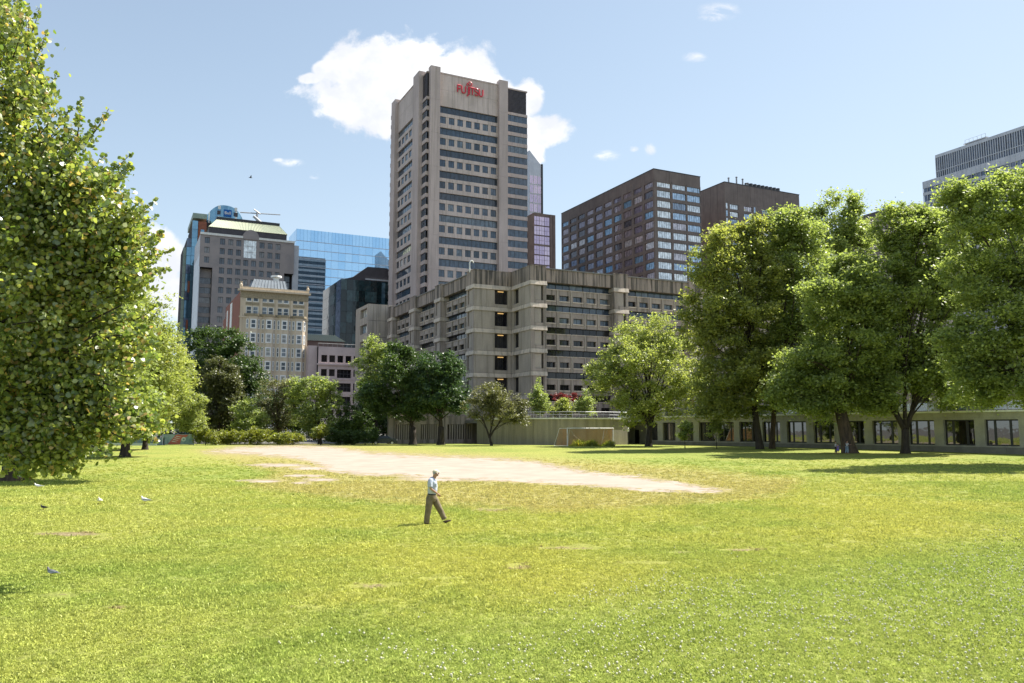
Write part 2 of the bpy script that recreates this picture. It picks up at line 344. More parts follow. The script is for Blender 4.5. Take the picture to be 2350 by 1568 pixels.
class Bld:
    """a building: local x runs along its front, local y along its left side, both away from the near corner"""
    def __init__(s, name, label, px, py, Y, az=AZ, cat='building', z0=0.5, group=None):
        p = pt(px, py, Y); s.o = p; s.top = p.z; s.az = az; s.z0 = z0
        s.e = empty(name, (p.x, p.y, 0), az, label=label, cat=cat, group=group)
        s.c, s.s = math.cos(az), math.sin(az)
    def hit(s, px, py, x=None, y=None):
        d = ray(px, py); ox, oy = -s.o.x, -s.o.y
        lx, ly = ox * s.c + oy * s.s, -ox * s.s + oy * s.c
        dx, dy = d.x * s.c + d.y * s.s, -d.x * s.s + d.y * s.c
        t = (y - ly) / dy if y is not None else (x - lx) / dx
        return lx + dx * t, ly + dy * t, CAM_H + d.z * t
    def fr(s, px, py, y=0.0): h = s.hit(px, py, y=y); return h[0], h[2]
    def lf(s, px, py, x=0.0): h = s.hit(px, py, x=x); return h[1], h[2]
    def box(s, name, x0, x1, y0, y1, z0, z1, m, parent=None): return box(name, x0, x1, y0, y1, z0, z1, m, parent or s.e)
    def fb(s, face, name, s0, s1, d0, d1, z0, z1, m, xo=0.0, yo=0.0):
        if face == 'F': return s.box(name, xo + s0, xo + s1, yo + d0, yo + d1, z0, z1, m)
        return s.box(name, xo + d0, xo + d1, yo + s0, yo + s1, z0, z1, m)
    def win(s, face, sc, zc, w, h, d, nv, nh, gm, fm, xo=0.0, yo=0.0, name='window', **kw):
        me = winmesh(w, h, nv, nh, gm, fm, **kw)
        if face == 'F': return link(name, me, s.e, (xo + sc, yo + d, zc))
        return link(name, me, s.e, (xo + d, yo + sc, zc), (0, 0, -math.pi / 2))
    def wall(s, face, s0, s1, z0, z1, holes, depth, m, xo=0.0, yo=0.0, name='wall', d0=0.0, parent=None):
        """a wall with real openings: holes = (s0, s1, z0, z1)"""
        ss = sorted({round(v, 4) for h in holes for v in h[:2]} | {s0, s1}); zs = sorted({round(v, 4) for h in holes for v in h[2:]} | {z0, z1})
        V = []; F = []; idx = {}
        def P(a, z, d):
            k = (round(a, 4), round(z, 4), round(d, 4))
            if k not in idx:
                idx[k] = len(V); V.append((xo + a, yo + d, z) if face == 'F' else (xo + d, yo + a, z))
            return idx[k]
        H = [tuple(round(v, 4) for v in h) for h in holes]
        arr = np.array(H) if H else np.zeros((0, 4))
        fl = face != 'F'
        def q(a, b, c, d): F.append((d, c, b, a) if fl else (a, b, c, d))
        for i in range(len(ss) - 1):
            a = (ss[i] + ss[i + 1]) / 2
            for j in range(len(zs) - 1):
                c = (zs[j] + zs[j + 1]) / 2
                if len(arr) and np.any((arr[:, 0] < a) & (arr[:, 1] > a) & (arr[:, 2] < c) & (arr[:, 3] > c)): continue
                q(P(ss[i], zs[j], d0), P(ss[i + 1], zs[j], d0), P(ss[i + 1], zs[j + 1], d0), P(ss[i], zs[j + 1], d0))
        dd = d0 + depth
        for (a, b, c, d) in H:
            q(P(a, c, d0), P(a, d, d0), P(a, d, dd), P(a, c, dd)); q(P(b, c, dd), P(b, d, dd), P(b, d, d0), P(b, c, d0))
            q(P(a, c, dd), P(b, c, dd), P(b, c, d0), P(a, c, d0)); q(P(a, d, d0), P(b, d, d0), P(b, d, dd), P(a, d, dd))
        return mesh_obj(name, V, F, m, parent or s.e)
# ================================================================ STRUCTURE
# ---------------------------------------------------------------- lawn (one sheet to the horizon)
def seg_dist(P, poly):
    """signed distance (inside positive) of points to a polygon"""
    P = np.asarray(P); n = len(poly); d = np.full(len(P), 1e9); ins = np.zeros(len(P), bool)
    for i in range(n):
        a = np.array(poly[i], float); b = np.array(poly[(i + 1) % n], float); ab = b - a
        t = np.clip(((P - a) @ ab) / (ab @ ab), 0, 1); q = P - a - t[:, None] * ab
        d = np.minimum(d, np.hypot(q[:, 0], q[:, 1]))
        c = ((a[1] > P[:, 1]) != (b[1] > P[:, 1])) & (P[:, 0] < (b[0] - a[0]) * (P[:, 1] - a[1]) / (b[1] - a[1] + 1e-9) + a[0])
        ins ^= c
    return np.where(ins, d, -d)
SAND = [(475, 1037), (551, 1027), (650, 1023), (762, 1025), (841, 1038), (973, 1047), (1113, 1051), (1230, 1060), (1348, 1083), (1465, 1095),
        (1558, 1109), (1670, 1126), (1640, 1130), (1488, 1127), (1371, 1116), (1254, 1110), (1137, 1103), (1020, 1103), (916, 1101),
        (960, 1093), (832, 1090), (770, 1083), (705, 1056), (640, 1047), (551, 1041)]
DRY = [(430, 1030), (700, 1018), (980, 1030), (1300, 1052), (1600, 1075), (1850, 1100), (1800, 1140), (1500, 1165), (1300, 1180), (1050, 1165), (800, 1150), (560, 1120), (620, 1085), (480, 1050)]
YEL = [(560, 1150), (1000, 1140), (1500, 1150), (2000, 1120), (2350, 1150), (2200, 1230), (1750, 1340), (1250, 1400), (700, 1390), (550, 1280)]
MEAD = [(1100, 1420), (1500, 1330), (2450, 1230), (2500, 1650), (400, 1650), (700, 1480)]
PATCH = [(1185, 1300, 26, 9), (1290, 1258, 75, 6), (1565, 1268, 40, 5), (1130, 1170, 40, 3), (140, 1367, 40, 6),
         (265, 1393, 30, 5), (150, 1226, 90, 5), (235, 1237, 28, 4), (1950, 1243, 22, 4), (860, 1345, 60, 6), (700, 1395, 40, 4), (1480, 1292, 60, 5), (1020, 1328, 50, 4), (1700, 1262, 50, 4), (420, 1330, 30, 3)]
def lawn_masks(x, y, z):
    px, py = proj(x, y, z); ok = y > 5
    S = 3.2
    def sd(poly, s=S): return np.where(ok, seg_dist(np.stack([px, py * s], 1), [(a, b * s) for a, b in poly]), -300.0)
    sand = sd(SAND); dry = sd(DRY); yel = sd(YEL, 2.0); mead = sd(MEAD, 1.5)
    patch = np.full(len(x), -300.0)
    for (a, b, ra, rb) in PATCH:
        patch = np.maximum(patch, 34 * (1 - np.hypot((px - a) / (ra * 1.1), (py - b) / (rb * 1.05))))
    patch = np.where(ok, patch, -300.0)
    for (a, b, ra, rb) in [(607, 1104, 44, 4), (735, 1101, 36, 4), (690, 1109, 22, 3), (560, 1104, 18, 2.5), (640, 1068, 60, 4), (720, 1075, 50, 4), (700, 1092, 40, 3)]:
        sand = np.where(ok, np.maximum(sand, 34 * (1 - np.hypot((px - a) / ra, (py - b) / rb)) - 4), sand)
    cl = lambda v: np.clip(v, -200, 200)
    return cl(sand), cl(dry), cl(yel), cl(mead), cl(patch)
def grid_sheet(name, xs, ys, zf, m):
    X, Y = np.meshgrid(xs, ys); x = X.ravel(); y = Y.ravel(); z = zf(x, y)
    nx, ny = len(xs), len(ys)
    me = D.meshes.new(name); me.vertices.add(nx * ny); me.vertices.foreach_set('co', np.stack([x, y, z], 1).ravel())
    i = (np.arange(ny - 1)[:, None] * nx + np.arange(nx - 1)[None]).ravel()
    q = np.stack([i, i + 1, i + nx + 1, i + nx], 1)
    me.loops.add(q.size); me.loops.foreach_set('vertex_index', q.ravel()); me.polygons.add(len(q))
    me.polygons.foreach_set('loop_start', np.arange(len(q)) * 4); me.polygons.foreach_set('use_smooth', np.ones(len(q), bool))
    me.update(calc_edges=True); me.materials.append(m); return link(name, me), x, y, z

def lawn_material(name, blade):
    m, t, out = newmat(name)
    pos = nd(t, 'ShaderNodeNewGeometry').outputs['Position']
    def at(n):
        a = nd(t, 'ShaderNodeAttribute', attribute_name=n, attribute_type='INSTANCER' if blade else 'GEOMETRY'); return a.outputs['Fac']
    flat = vm(t, 'MULTIPLY', pos, (1, 1, 0)).outputs[0]
    nbig = noise(t, flat, 0.09, 4, 0.6); nmid = noise(t, flat, 0.5, 5, 0.62); nfin = noise(t, vm(t, 'MULTIPLY', flat, (1, 0.6, 0)).outputs[0], 3.2, 5, 0.7)
    ngr = noise(t, flat, 16.0, 4, 0.75)
    def zone(a, amp, lo, hi):
        v = mth(t, 'ADD', at(a), mth(t, 'MULTIPLY', mth(t, 'SUBTRACT', nmid, 0.5), amp))
        v = mth(t, 'ADD', v, mth(t, 'MULTIPLY', mth(t, 'SUBTRACT', nfin, 0.5), amp * 0.8))
        return smooth(t, v, lo, hi)
    g = mixc(t, smooth(t, nmid, 0.3, 0.7), (0.200, 0.255, 0.055), (0.265, 0.300, 0.072))
    g = mixc(t, smooth(t, nbig, 0.38, 0.62), g, (0.300, 0.315, 0.080))
    yel = mth(t, 'MULTIPLY', zone('yel', 260, -110, 130), smooth(t, nbig, 0.30, 0.60, 0.25, 1.0))
    g = mixc(t, mth(t, 'MULTIPLY', yel, 0.6), g, (0.345, 0.335, 0.075))
    md = mth(t, 'MULTIPLY', zone('mead', 160, -60, 110), 0.65)
    g = mixc(t, md, g, (0.255, 0.300, 0.075))
    dry = mth(t, 'MULTIPLY', zone('dry', 90, -30, 45), smooth(t, nfin, 0.34, 0.62, 0.35, 0.95))
    g = mixc(t, dry, g, mixc(t, smooth(t, nfin, .35, .65), (0.36, 0.27, 0.14), (0.33, 0.31, 0.09)))
    # thin worn spots everywhere
    spots = mth(t, 'MULTIPLY', smooth(t, nfin, 0.62, 0.72), smooth(t, nmid, 0.5, 0.62))
    g = mixc(t, mth(t, 'MULTIPLY', spots, 0.55), g, (0.36, 0.27, 0.13))
    pa = zone('patch', 95, 2, 16)
    g = mixc(t, mth(t, 'MULTIPLY', pa, 0.85), g, mixc(t, smooth(t, nfin, .4, .6), (0.40, 0.31, 0.20), (0.17, 0.13, 0.07)))
    tex = smooth(t, mth(t, 'ADD', mth(t, 'MULTIPLY', ngr, 0.6), mth(t, 'MULTIPLY', nfin, 0.4)), 0.32, 0.68, 0.42 if not blade else 0.8, 1.35 if not blade else 1.2)
    hv = nd(t, 'ShaderNodeHueSaturation'); lk(t, g, hv.inputs['Color']); lk(t, tex, hv.inputs['Value']); g = hv.outputs[0]
    if not blade:
        s = mixc(t, smooth(t, nmid, 0.3, 0.7), (0.32, 0.268, 0.222), (0.38, 0.32, 0.268))
        s = mixc(t, smooth(t, ngr, .55, .8), s, (0.29, 0.235, 0.17))
        sv = mth(t, 'ADD', at('sand'), mth(t, 'ADD', mth(t, 'MULTIPLY', mth(t, 'SUBTRACT', nmid, 0.5), 95), mth(t, 'MULTIPLY', mth(t, 'SUBTRACT', noise(t, vm(t, 'MULTIPLY', flat, (.55, 1, 0)).outputs[0], 2.2, 5, .7), 0.5), 150)))
        sf = smooth(t, sv, -4, 5)
        wf = smooth(t, mth(t, 'ADD', at('sand'), mth(t, 'MULTIPLY', mth(t, 'SUBTRACT', nfin, 0.5), 90)), -30, 10, 0, 0.5)
        g = mixc(t, wf, g, (0.36, 0.28, 0.16)); g = mixc(t, sf, g, s)
        p = nd(t, 'ShaderNodeBsdfPrincipled'); p.inputs['Roughness'].default_value = 0.95; p.inputs['Specular IOR Level'].default_value = 0.1
        lk(t, g, p.inputs['Base Color'])
        b = nd(t, 'ShaderNodeBump'); b.inputs['Strength'].default_value = 0.9; b.inputs['Distance'].default_value = 0.06
        h = mth(t, 'MULTIPLY', mth(t, 'ADD', ngr, nfin), mth(t, 'SUBTRACT', 1.0, mth(t, 'MULTIPLY', sf, 0.9)))
        lk(t, h, b.inputs['Height']); lk(t, b.outputs[0], p.inputs['Normal'])
        lk(t, p.outputs[0], out.inputs[0])
    else:
        oi = nd(t, 'ShaderNodeObjectInfo')
        hv2 = nd(t, 'ShaderNodeHueSaturation'); lk(t, g, hv2.inputs['Color']); lk(t, smooth(t, oi.outputs['Random'], 0, 1, 1.5, 1.8), hv2.inputs['Value'])
        df = nd(t, 'ShaderNodeBsdfDiffuse'); tr = nd(t, 'ShaderNodeBsdfTranslucent'); ms = nd(t, 'ShaderNodeMixShader'); ms.inputs[0].default_value = 0.35
        lk(t, hv2.outputs[0], df.inputs[0]); lk(t, hv2.outputs[0], tr.inputs[0]); lk(t, df.outputs[0], ms.inputs[1]); lk(t, tr.outputs[0], ms.inputs[2])
        gl = nd(t, 'ShaderNodeBsdfGlossy'); gl.inputs['Roughness'].default_value = 0.4; gl.inputs[0].default_value = (.8, .85, .7, 1)
        m2 = nd(t, 'ShaderNodeMixShader'); m2.inputs[0].default_value = 0.012; lk(t, ms.outputs[0], m2.inputs[1]); lk(t, gl.outputs[0], m2.inputs[2])
        lk(t, m2.outputs[0], out.inputs[0])
    return m
M['lawn'] = lawn_material('lawn_surface', False)
M['blade'] = lawn_material('grass_blade', True)
M['asphalt'] = mat('asphalt', (0.075, 0.073, 0.07), (0.055, 0.054, 0.053), .3, rough=.9)
M['city'] = mat('paved_city_ground', (0.16, 0.15, 0.14), (0.11, 0.105, 0.10), .05, rough=.9)
xs = np.array([-4500, -600, -200, -100, 0, 100, 200, 600, 4500.]); ys = np.concatenate([[-3000, -400, -60, 0], np.arange(10, 151, 10), [250, 900, 6000]])
st, *_ = grid_sheet('street', xs, ys, lambda x, y: gz(x, y) - .15, M['city'])
tag(st, 'paved city ground and streets around the park', 'street', kind='structure')
xs = np.concatenate([[-150, -130], np.arange(-110, 110.1, 0.8), [130, 150]])
ys = np.concatenate([[-30, -15, 0], np.arange(4, 134.1, 0.5)])
lawn, lx, ly, lz = grid_sheet('lawn', xs, ys, gz, M['lawn'])
tag(lawn, 'sunlit park lawn with a worn sandy path across it', 'lawn', kind='structure')
for nm, a in zip(('sand', 'dry', 'yel', 'mead', 'patch'), lawn_masks(lx, ly, lz)):
    at = lawn.data.attributes.new(nm, 'FLOAT', 'POINT'); at.data.foreach_set('value', a.astype(np.float32))

# ---------------------------------------------------------------- the stepped concrete office block
def band(b, face, s0, s1, zt, h, out, m, xo=0, yo=0, name='ledge'):
    """sloping ledge: proud at its foot, flush at its head"""
    V = []
    for s in (s0, s1):
        for d, z in ((0.02, zt - h), (-out, zt - h), (-out * .25, zt), (0.02, zt)):
            V.append((xo + s, yo + d, z) if face == 'F' else (xo + d, yo + s, z))
    F = [(1, 5, 6, 2), (0, 4, 5, 1), (2, 6, 7, 3), (0, 1, 2, 3), (7, 6, 5, 4)]
    if face != 'F': F = [tuple(reversed(f)) for f in F]
    return mesh_obj(name, V, F, m, b.e)
pod = Bld('office_block', 'wide stepped brown-grey concrete office block with light ledges in front of the tower', 1218, 609.5, 138.0)
HT = pod.top; FH = 4.02; PAR = 2.55; RP = 2.6
levels = [HT - PAR - FH * k for k in range(8)]     # top of each storey (under the parapet)
NL = 7
def storey_blocks(face, s0, s1, xo, yo, with_inset=True, side=0):
    """a pilaster: parapet panel, then per storey a ledge, a frame and an inset panel beside a dark slot"""
    w = s1 - s0
    pod.fb(face, 'parapet_panel', s0, s1, 0, 1.6, HT - PAR, HT, M['conc_top'], xo, yo)
    pod.fb(face, 'coping', s0 - .05, s1 + .05, -.06, 1.6, HT + .004, HT + .18, M['conc_top'], xo, yo)
    for k in range(NL):
        zt = levels[k]; zb = zt - FH
        band(pod, face, s0 - .1, s1 + .1, zt - .02, .74, .2, M['conc_band'], xo, yo)
        if with_inset:
            h = (s0 + .75, s1 - .55, zb + .55, zt - .86)
            pod.wall(face, s0, s1, zb + .02, zt - .02, [h], .55, M['conc'], xo, yo, 'pilaster_panel')
            pod.fb(face, 'inset_panel', h[0] + .05, h[1] - .42, .12, .5, h[2] + .04, h[3] - .04, M['conc_plain'], xo, yo)
            pod.fb(face, 'slot_back', h[1] - .42, h[1], .5, .54, h[2], h[3], M['g_dark'], xo, yo)  # dark strip closing the back of the slot
        else:
            pod.fb(face, 'pilaster_panel', s0, s1, 0, .5, zb + .02, zt - .02, M['conc'], xo, yo)
FX = [0.0, 17.4, 34.9, 52.4, 69.9]; PW = 3.1
LY = [7.8, 24.4, 40.2, 56.0]; LW = 3.4; XL = -7.5
zbase = levels[NL - 1] - FH
# dark cores behind the panels and plain pilaster flanks
for i, x in enumerate(FX):
    storey_blocks('F', x, x + PW, 0, 0, True)
    for k in range(NL + 1):
        zt = HT if k == 0 else levels[k - 1] - .02; zb = levels[0] if k == 0 else levels[k] + .02
        if i > 0: pod.box('side_panel', x - .004, x + .5, .01, RP + .4, zb, zt, M['conc'])
        if i > 0 and k > 0: band(pod, 'L', .02, RP, zt, .74, .15, M['conc_band'], x, 0)
for j, y in enumerate(LY):
    storey_blocks('L', y, y + LW, XL, 0, True)
    if j:
        for k in range(NL + 1):
            zt = HT if k == 0 else levels[k - 1] - .02; zb = levels[0] if k == 0 else levels[k] + .02
            pod.box('side_panel', XL + .01, XL + RP + .4, y - .004, y + .5, zb, zt, M['conc'])
            if k > 0: band(pod, 'F', XL + .02, XL + RP, zt, .74, .15, M['conc_band'], 0, y)
pod.box('core_wall', .6, 78, RP + .35, 60, .3, HT - .25, M['inside'])
pod.box('core_wall', XL + RP + .35, .5, 8.4, 60, .3, HT - .25, M['inside'])
pod.box('roof', XL + .3, 78, 8.5, 60, HT - .24, HT - .05, M['roof'])
pod.box('roof', .3, 78, .3, 8.49, HT - .24, HT - .05, M['roof'])
def bay(face, s0, s1, xo, yo, n, pw):
    """recessed bay between pilasters: parapet panels, glazed strips and precast bands with deep small windows"""
    L = s1 - s0; rec = 1.15
    q = L / n
    for i in range(n):
        pod.fb(face, 'parapet_panel', s0 + i * q + .04, s0 + (i + 1) * q - .04, .5, 1.5, HT - PAR, HT - .004, M['conc_top'], xo, yo)
    pod.fb(face, 'parapet_backing', s0, s1, .9, 1.6, HT - PAR + .1, HT - .06, M['conc_top'], xo, yo)
    for k in range(NL):
        zt = levels[k]; zb = zt - FH
        for i in range(n):
            a = s0 + i * q
            pod.win(face, a + q / 2, zt - .62, q - .02, 1.2, 1.75, 2, 1, M['g_tower'] if k < 2 else M['g_dark'], M['dark'], xo, yo, bar=.05, edge=.05, name='strip_window')
        holes = []
        for i in range(n):
            a = s0 + i * q
            holes.append((a + .45, a + q - .45, zb + .85, zb + 1.85))
        pod.wall(face, s0, s1, zb + .02, zt - 1.24, holes, .55, M['conc'], xo, yo, 'precast_band', d0=rec)
        pod.fb(face, 'sill_ledge', s0, s1, rec - .12, rec + .5, zt - 1.236, zt - 1.12, M['conc_band'], xo, yo)
        for i, h in enumerate(holes):
            pod.win(face, (h[0] + h[1]) / 2, (h[2] + h[3]) / 2, h[1] - h[0], h[3] - h[2], rec + .45, 2, 1, M['g_dark'] if (k > 1 or i < 1) else M['g_tower'], M['dark'], xo, yo, bar=.04, edge=.05)
            pod.fb(face, 'window_sill', h[0] - .15, h[1] + .15, rec - .10, rec + .02, h[2] - .2, h[2] - .003, M['conc_band'], xo, yo)
            if i: pod.fb(face, 'rib', s0 + i * q - .13, s0 + i * q + .13, rec - .16, rec + .01, zb + .03, zt - 1.24, M['conc_plain'], xo, yo)
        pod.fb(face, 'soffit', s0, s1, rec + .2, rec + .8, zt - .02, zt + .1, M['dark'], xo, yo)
for i in range(4): bay('F', FX[i] + PW, FX[i + 1], 0, 0, 5, PW)
for j in range(3): bay('L', LY[j] + LW, LY[j + 1], XL, 0, 4, LW)
# the re-entrant corner with the glazed stair
yf = LY[0]
pod.box('parapet_panel', XL + .02, -.02, yf - .004, yf + 1.2, HT - PAR, HT, M['conc_top']); pod.box('parapet_panel', -.004, 1.2, PW * 0 + 1.61, yf - .01, HT - PAR, HT, M['conc_top'])
pod.box('coping', XL, -.02, yf - .06, yf + 1.4, HT + .004, HT + .18, M['conc_top'])
pod.box('coping', -.06, 1.2, 1.66, yf - .07, HT + .004, HT + .18, M['conc_top'])
for k in range(NL):
    zt = levels[k]; zb = zt - FH
    a, b_ = -3.35, -.65
    pod.wall('F', XL + .01, -.02, zb + .02, zt - .02, [(a, b_, zb + .58, zt - .78)], .6, M['conc_plain'], 0, yf, 'stair_wall')
    band(pod, 'F', XL - .1, -.02, zt - .02, .74, .2, M['conc_band'], 0, yf)
    pod.win('F', (a + b_) / 2, (zb + .58 + zt - .78) / 2, b_ - a, FH - 1.36, .5, 3, 1, M['g_dark'], M['dark'], 0, yf, bar=.06, name='stair_window')
    pod.box('ceiling_lamp', a + .8, a + 1.9, yf + .30, yf + .5, zt - 1.12, zt - .98, M['lamp'])
    pod.wall('L', 0.02, yf - .02, zb + .02, zt - .02, [(yf - 3.0, yf - .95, zb + .58, zt - .78)], .6, M['conc_plain'], 0, 0, 'stair_wall')
    band(pod, 'L', -.1, yf - .4, zt - .02, .74, .2, M['conc_band'], 0, 0)
    pod.win('L', yf - 1.98, (zb + .58 + zt - .78) / 2, 2.05, FH - 1.36, .5, 2, 1, M['g_dark'], M['dark'], 0, 0, bar=.06, name='stair_window')
# base: plinth panels and the ribbed ground floor on the left side
pod.box('base_wall', .05, 75, .3, RP + .3, .3, zbase - .02, M['conc'])
pod.box('base_wall', XL + .05, .04, yf + .05, yf + 3, .3, zbase - .02, M['conc'])
pod.box('base_wall', XL + .3, XL + 3, yf + 3, 60, .3, zbase - .02, M['conc'])
# two swan-neck roof vents
for (px, py) in ((1078, 617), (1370, 622)):
    s, z = pod.fr(px, py, 9.0)
    t = MB(); t.tube([(0, 0, -1.2), (0, 0, .5), (.12, 0, .85), (.4, 0, 1.0), (.65, 0, .85), (.7, 0, .6)], [.12] * 6, M['white'], 8)
    p = loc2w(pod.o, s, 9.0)
    o = t.build('roof_vent', None, (p.x, p.y, HT + .9), (0, 0, AZ))
    tag(o, 'white swan-neck vent pipe on the office block roof ' + ('above the stair recess' if px < 1200 else 'in front of the brown tower'), 'roof vent', 'vents on the office block roof')

# ---------------------------------------------------------------- the tower with the red sign
tw = Bld('office_tower', 'tall grey concrete tower with ribbon windows and a red rooftop name sign', 979.5, 175, 250.0)
TH = tw.fr(1010, 165, -1.2)[1]; TS = 36.4; TZ0 = 1.0
fl = 3.66
zr = tw.fr(1012, 242.5, 0)[1]           # head of the topmost ribbon on the front
M['redgl'] = mat('rear_red_tint', (0.16, 0.02, 0.03), (0.09, 0.02, 0.03), .2, rough=.4)  # reddish tone added to unseen rear windows, for their mirror image in blue glass
xC0, xC1 = tw.fr(987.5, 300, -1.3)[0], tw.fr(1009.8, 300, -1.3)[0]
xP0, xP1 = tw.fr(1146, 300, -1.3)[0], tw.fr(1165.8, 300, -1.3)[0]
TW = tw.fr(1211, 300)[0]
yB0 = tw.lf(960.0, 300, -1.2)[0]; yB1 = tw.lf(946, 300, -1.2)[0] - .4; yA0 = tw.lf(904.4, 400, -1.2)[0]; yA1 = tw.lf(896, 400, -1.2)[0]
zC = tw.fr(997, 151, -1.3)[1]
def pillar(name, x0, x1, y0, y1, zt):
    n = 10; zs = np.linspace(zt, 20, n)
    for i in range(n - 1): tw.box(name, x0, x1, y0, y1, zs[i + 1] + .03, zs[i], M['tower'])
    tw.box(name, x0, x1, y0, y1, .5, 19.97, M['tower'])
pillar('pillar', xC0, xC1, -1.3, 1.0, zC); pillar('pillar', xP0, xP1, -1.3, 1.0, zC)
pillar('pillar', -1.2, 1.0, yB0, yB1, zC); pillar('pillar', -1.2, 1.0, yA0, yA1, zC)
pillar('pillar', TW - 1.0, TW + 1.5, (yB0 + .2), yB1, zC)
BK = max(TW, yA1 + 4)
for k in range(30):
    z = zC - 3 - k * fl
    if z < 12: break
    tw.box('rear_spandrel', 0, TW, BK, BK + .4, z - 1.5, z, M['tower'])
    for i in range(6): tw.box('rear_window', i * TW / 6 + .1, (i + 1) * TW / 6 - .1, BK, BK + .2, z - fl + .03, z - 1.53, M['redgl'] if i < 3 and k % 2 else M['g_dark'])
    tw.box('side_spandrel', TW - .6, TW - .2, 2, BK, z - 1.5, z, M['tower'])
tw.box('core', .9, TW - .6, .9, max(TW, yA1 + 4), .5, zC - 2.2, M['inside'])
tw.box('roof_slab', .3, TW - .3, .3, max(TW, yA1 + 4), zC - 2.19, zC - 1.7, M['tower'])
zp = zC - 1.6
# top slabs
tw.box('top_panel', xC1, xP0, .0, .8, zr + 5.6, zp, M['tower_lt']); tw.box('top_panel', xC1, xP0, .004, .8, zr + .0, zr + 5.56, M['tower_lt'])
tw.box('coping', xC1, xP0, -.15, .8, zp + .003, zp + .45, M['tower'])
tw.box('top_panel', 0, .8, yB1, yA0, zr + 5.6, zp, M['tower_lt']); tw.box('top_panel', .004, .8, yB1, yA0, zr, zr + 5.56, M['tower_lt'])
tw.box('coping', -.15, .8, yB1, yA0, zp + .003, zp + .45, M['tower'])
# louvres at the corners
zl = tw.fr(1190, 261, 0)[1]
def louvre(face, s0, s1):
    q = MB()
    q.box(s0, s1, .6, .8, zl, zp - .3, M['inside']) if face == 'F' else q.box(.6, .8, s0, s1, zl, zp - .3, M['inside'])
    z = zl
    while z < zp - .6:
        if face == 'F': q.box(s0, s1, .25, .55, z, z + .28, M['louver'])
        else: q.box(.25, .55, s0, s1, z, z + .28, M['louver'])
        z += .42
    q.build('louvre', tw.e)
louvre('F', xP1, TW - .4); louvre('L', .3, yB0)
tw.box('coping', xP1, TW, .1, .8, zp - .35, zp + .1, M['tower']); tw.box('coping', .1, .8, 0.1, yB0, zp - .35, zp + .1, M['tower'])
def mainface(face, s0, s1, nwin, gm):
    """alternating ribbon windows and rows of square windows"""
    z = zr; q = (s1 - s0) / nwin; k = 0
    while z > 24:
        tw.win(face, (s0 + s1) / 2, z - 1.22, s1 - s0, 2.44, .55, nwin * 2, 1, gm, M['dark'], bar=.08, edge=.06, name='ribbon_window')
        tw.fb(face, 'spandrel', s0, s1, -.05, .8, z - 3.62, z - 2.46, M['tower_lt'])
        tw.fb(face, 'backing', s0, s1, .85, .9, z - 2 * fl, z, M['inside'])
        for i in range(nwin):
            a = s0 + i * q
            tw.win(face, a + q / 2, z - 4.78, q * .68, 2.34, .2, 2, 1, gm, M['dark'], bar=.05, edge=.07)
        for i in range(nwin + 1):
            c = s0 + i * q; a = max(s0, c - q * .17); b2 = min(s1, c + q * .17)
            tw.fb(face, 'mullion_pier', a, b2, .05, .75, z - 5.94, z - 3.62, M['tower_lt'])
        tw.fb(face, 'spandrel', s0, s1, 0.0, .8, z - 2 * fl, z - 5.94, M['tower_lt'])
        z -= 2 * fl; k += 1
mainface('F', xC1, xP0, 7, M['g_tower']); mainface('L', yB1, yA0, 5, M['g_tower'])
def cornerface(face, s0, s1, gm):
    z = zl - .9; tw.fb(face, 'spandrel', s0, s1, 0, .8, zl - .9, zl, M['tower'])
    while z > 22:
        tw.win(face, (s0 + s1) / 2, z - 1.2, s1 - s0, 2.4, .22, max(1, int((s1 - s0) / 1.5)), 1, gm, M['dark'], bar=.07, edge=.06, name='corner_window')
        tw.fb(face, 'spandrel', s0, s1, -.02 if face == 'F' else -.02, .8, z - fl, z - 2.4, M['tower'])
        z -= fl
cornerface('F', xP1, TW - .1, M['g_tower']); cornerface('F', .81, xC0, M['g_tower']); cornerface('L', -.02, yB0, M['g_tower'])
# the red letters with the loop over the J and I
def text_mesh(name, s, size, ext, m, parent, loc, rot, bold=0.0, xs=1.0):
    c = D.curves.new(name, 'FONT'); c.body = s; c.size = size; c.extrude = ext; c.align_x = 'CENTER'; c.align_y = 'CENTER'; c.offset = bold
    o = D.objects.new(name, c); COL.objects.link(o); dg = bpy.context.evaluated_depsgraph_get(); dg.update()
    me = D.meshes.new_from_object(o.evaluated_get(dg)); D.objects.remove(o); me.materials.clear(); me.materials.append(m)
    r = link(name, me, parent, loc, rot); r.scale = (xs, 1, 1); return r
sA, zA = tw.fr(1049, 206, -.3); sB, zB = tw.fr(1108.5, 211, -.3)
def letter(paths, name):
    q = MB()
    for pth, r in paths: q.tube([(x, 0, z) for x, z in pth], r, M['red'], 6)
    return q
Wd = sB - sA; Hl = Wd * .255; zc0 = (zA + zB) / 2 - Hl / 2 - .1
sc = Hl
def arc(cx, cz, rx, rz, a0, a1, n=10): return [(cx + rx * math.cos(math.radians(a0 + (a1 - a0) * i / n)), cz + rz * math.sin(math.radians(a0 + (a1 - a0) * i / n))) for i in range(n + 1)]
R_ = Hl * .085
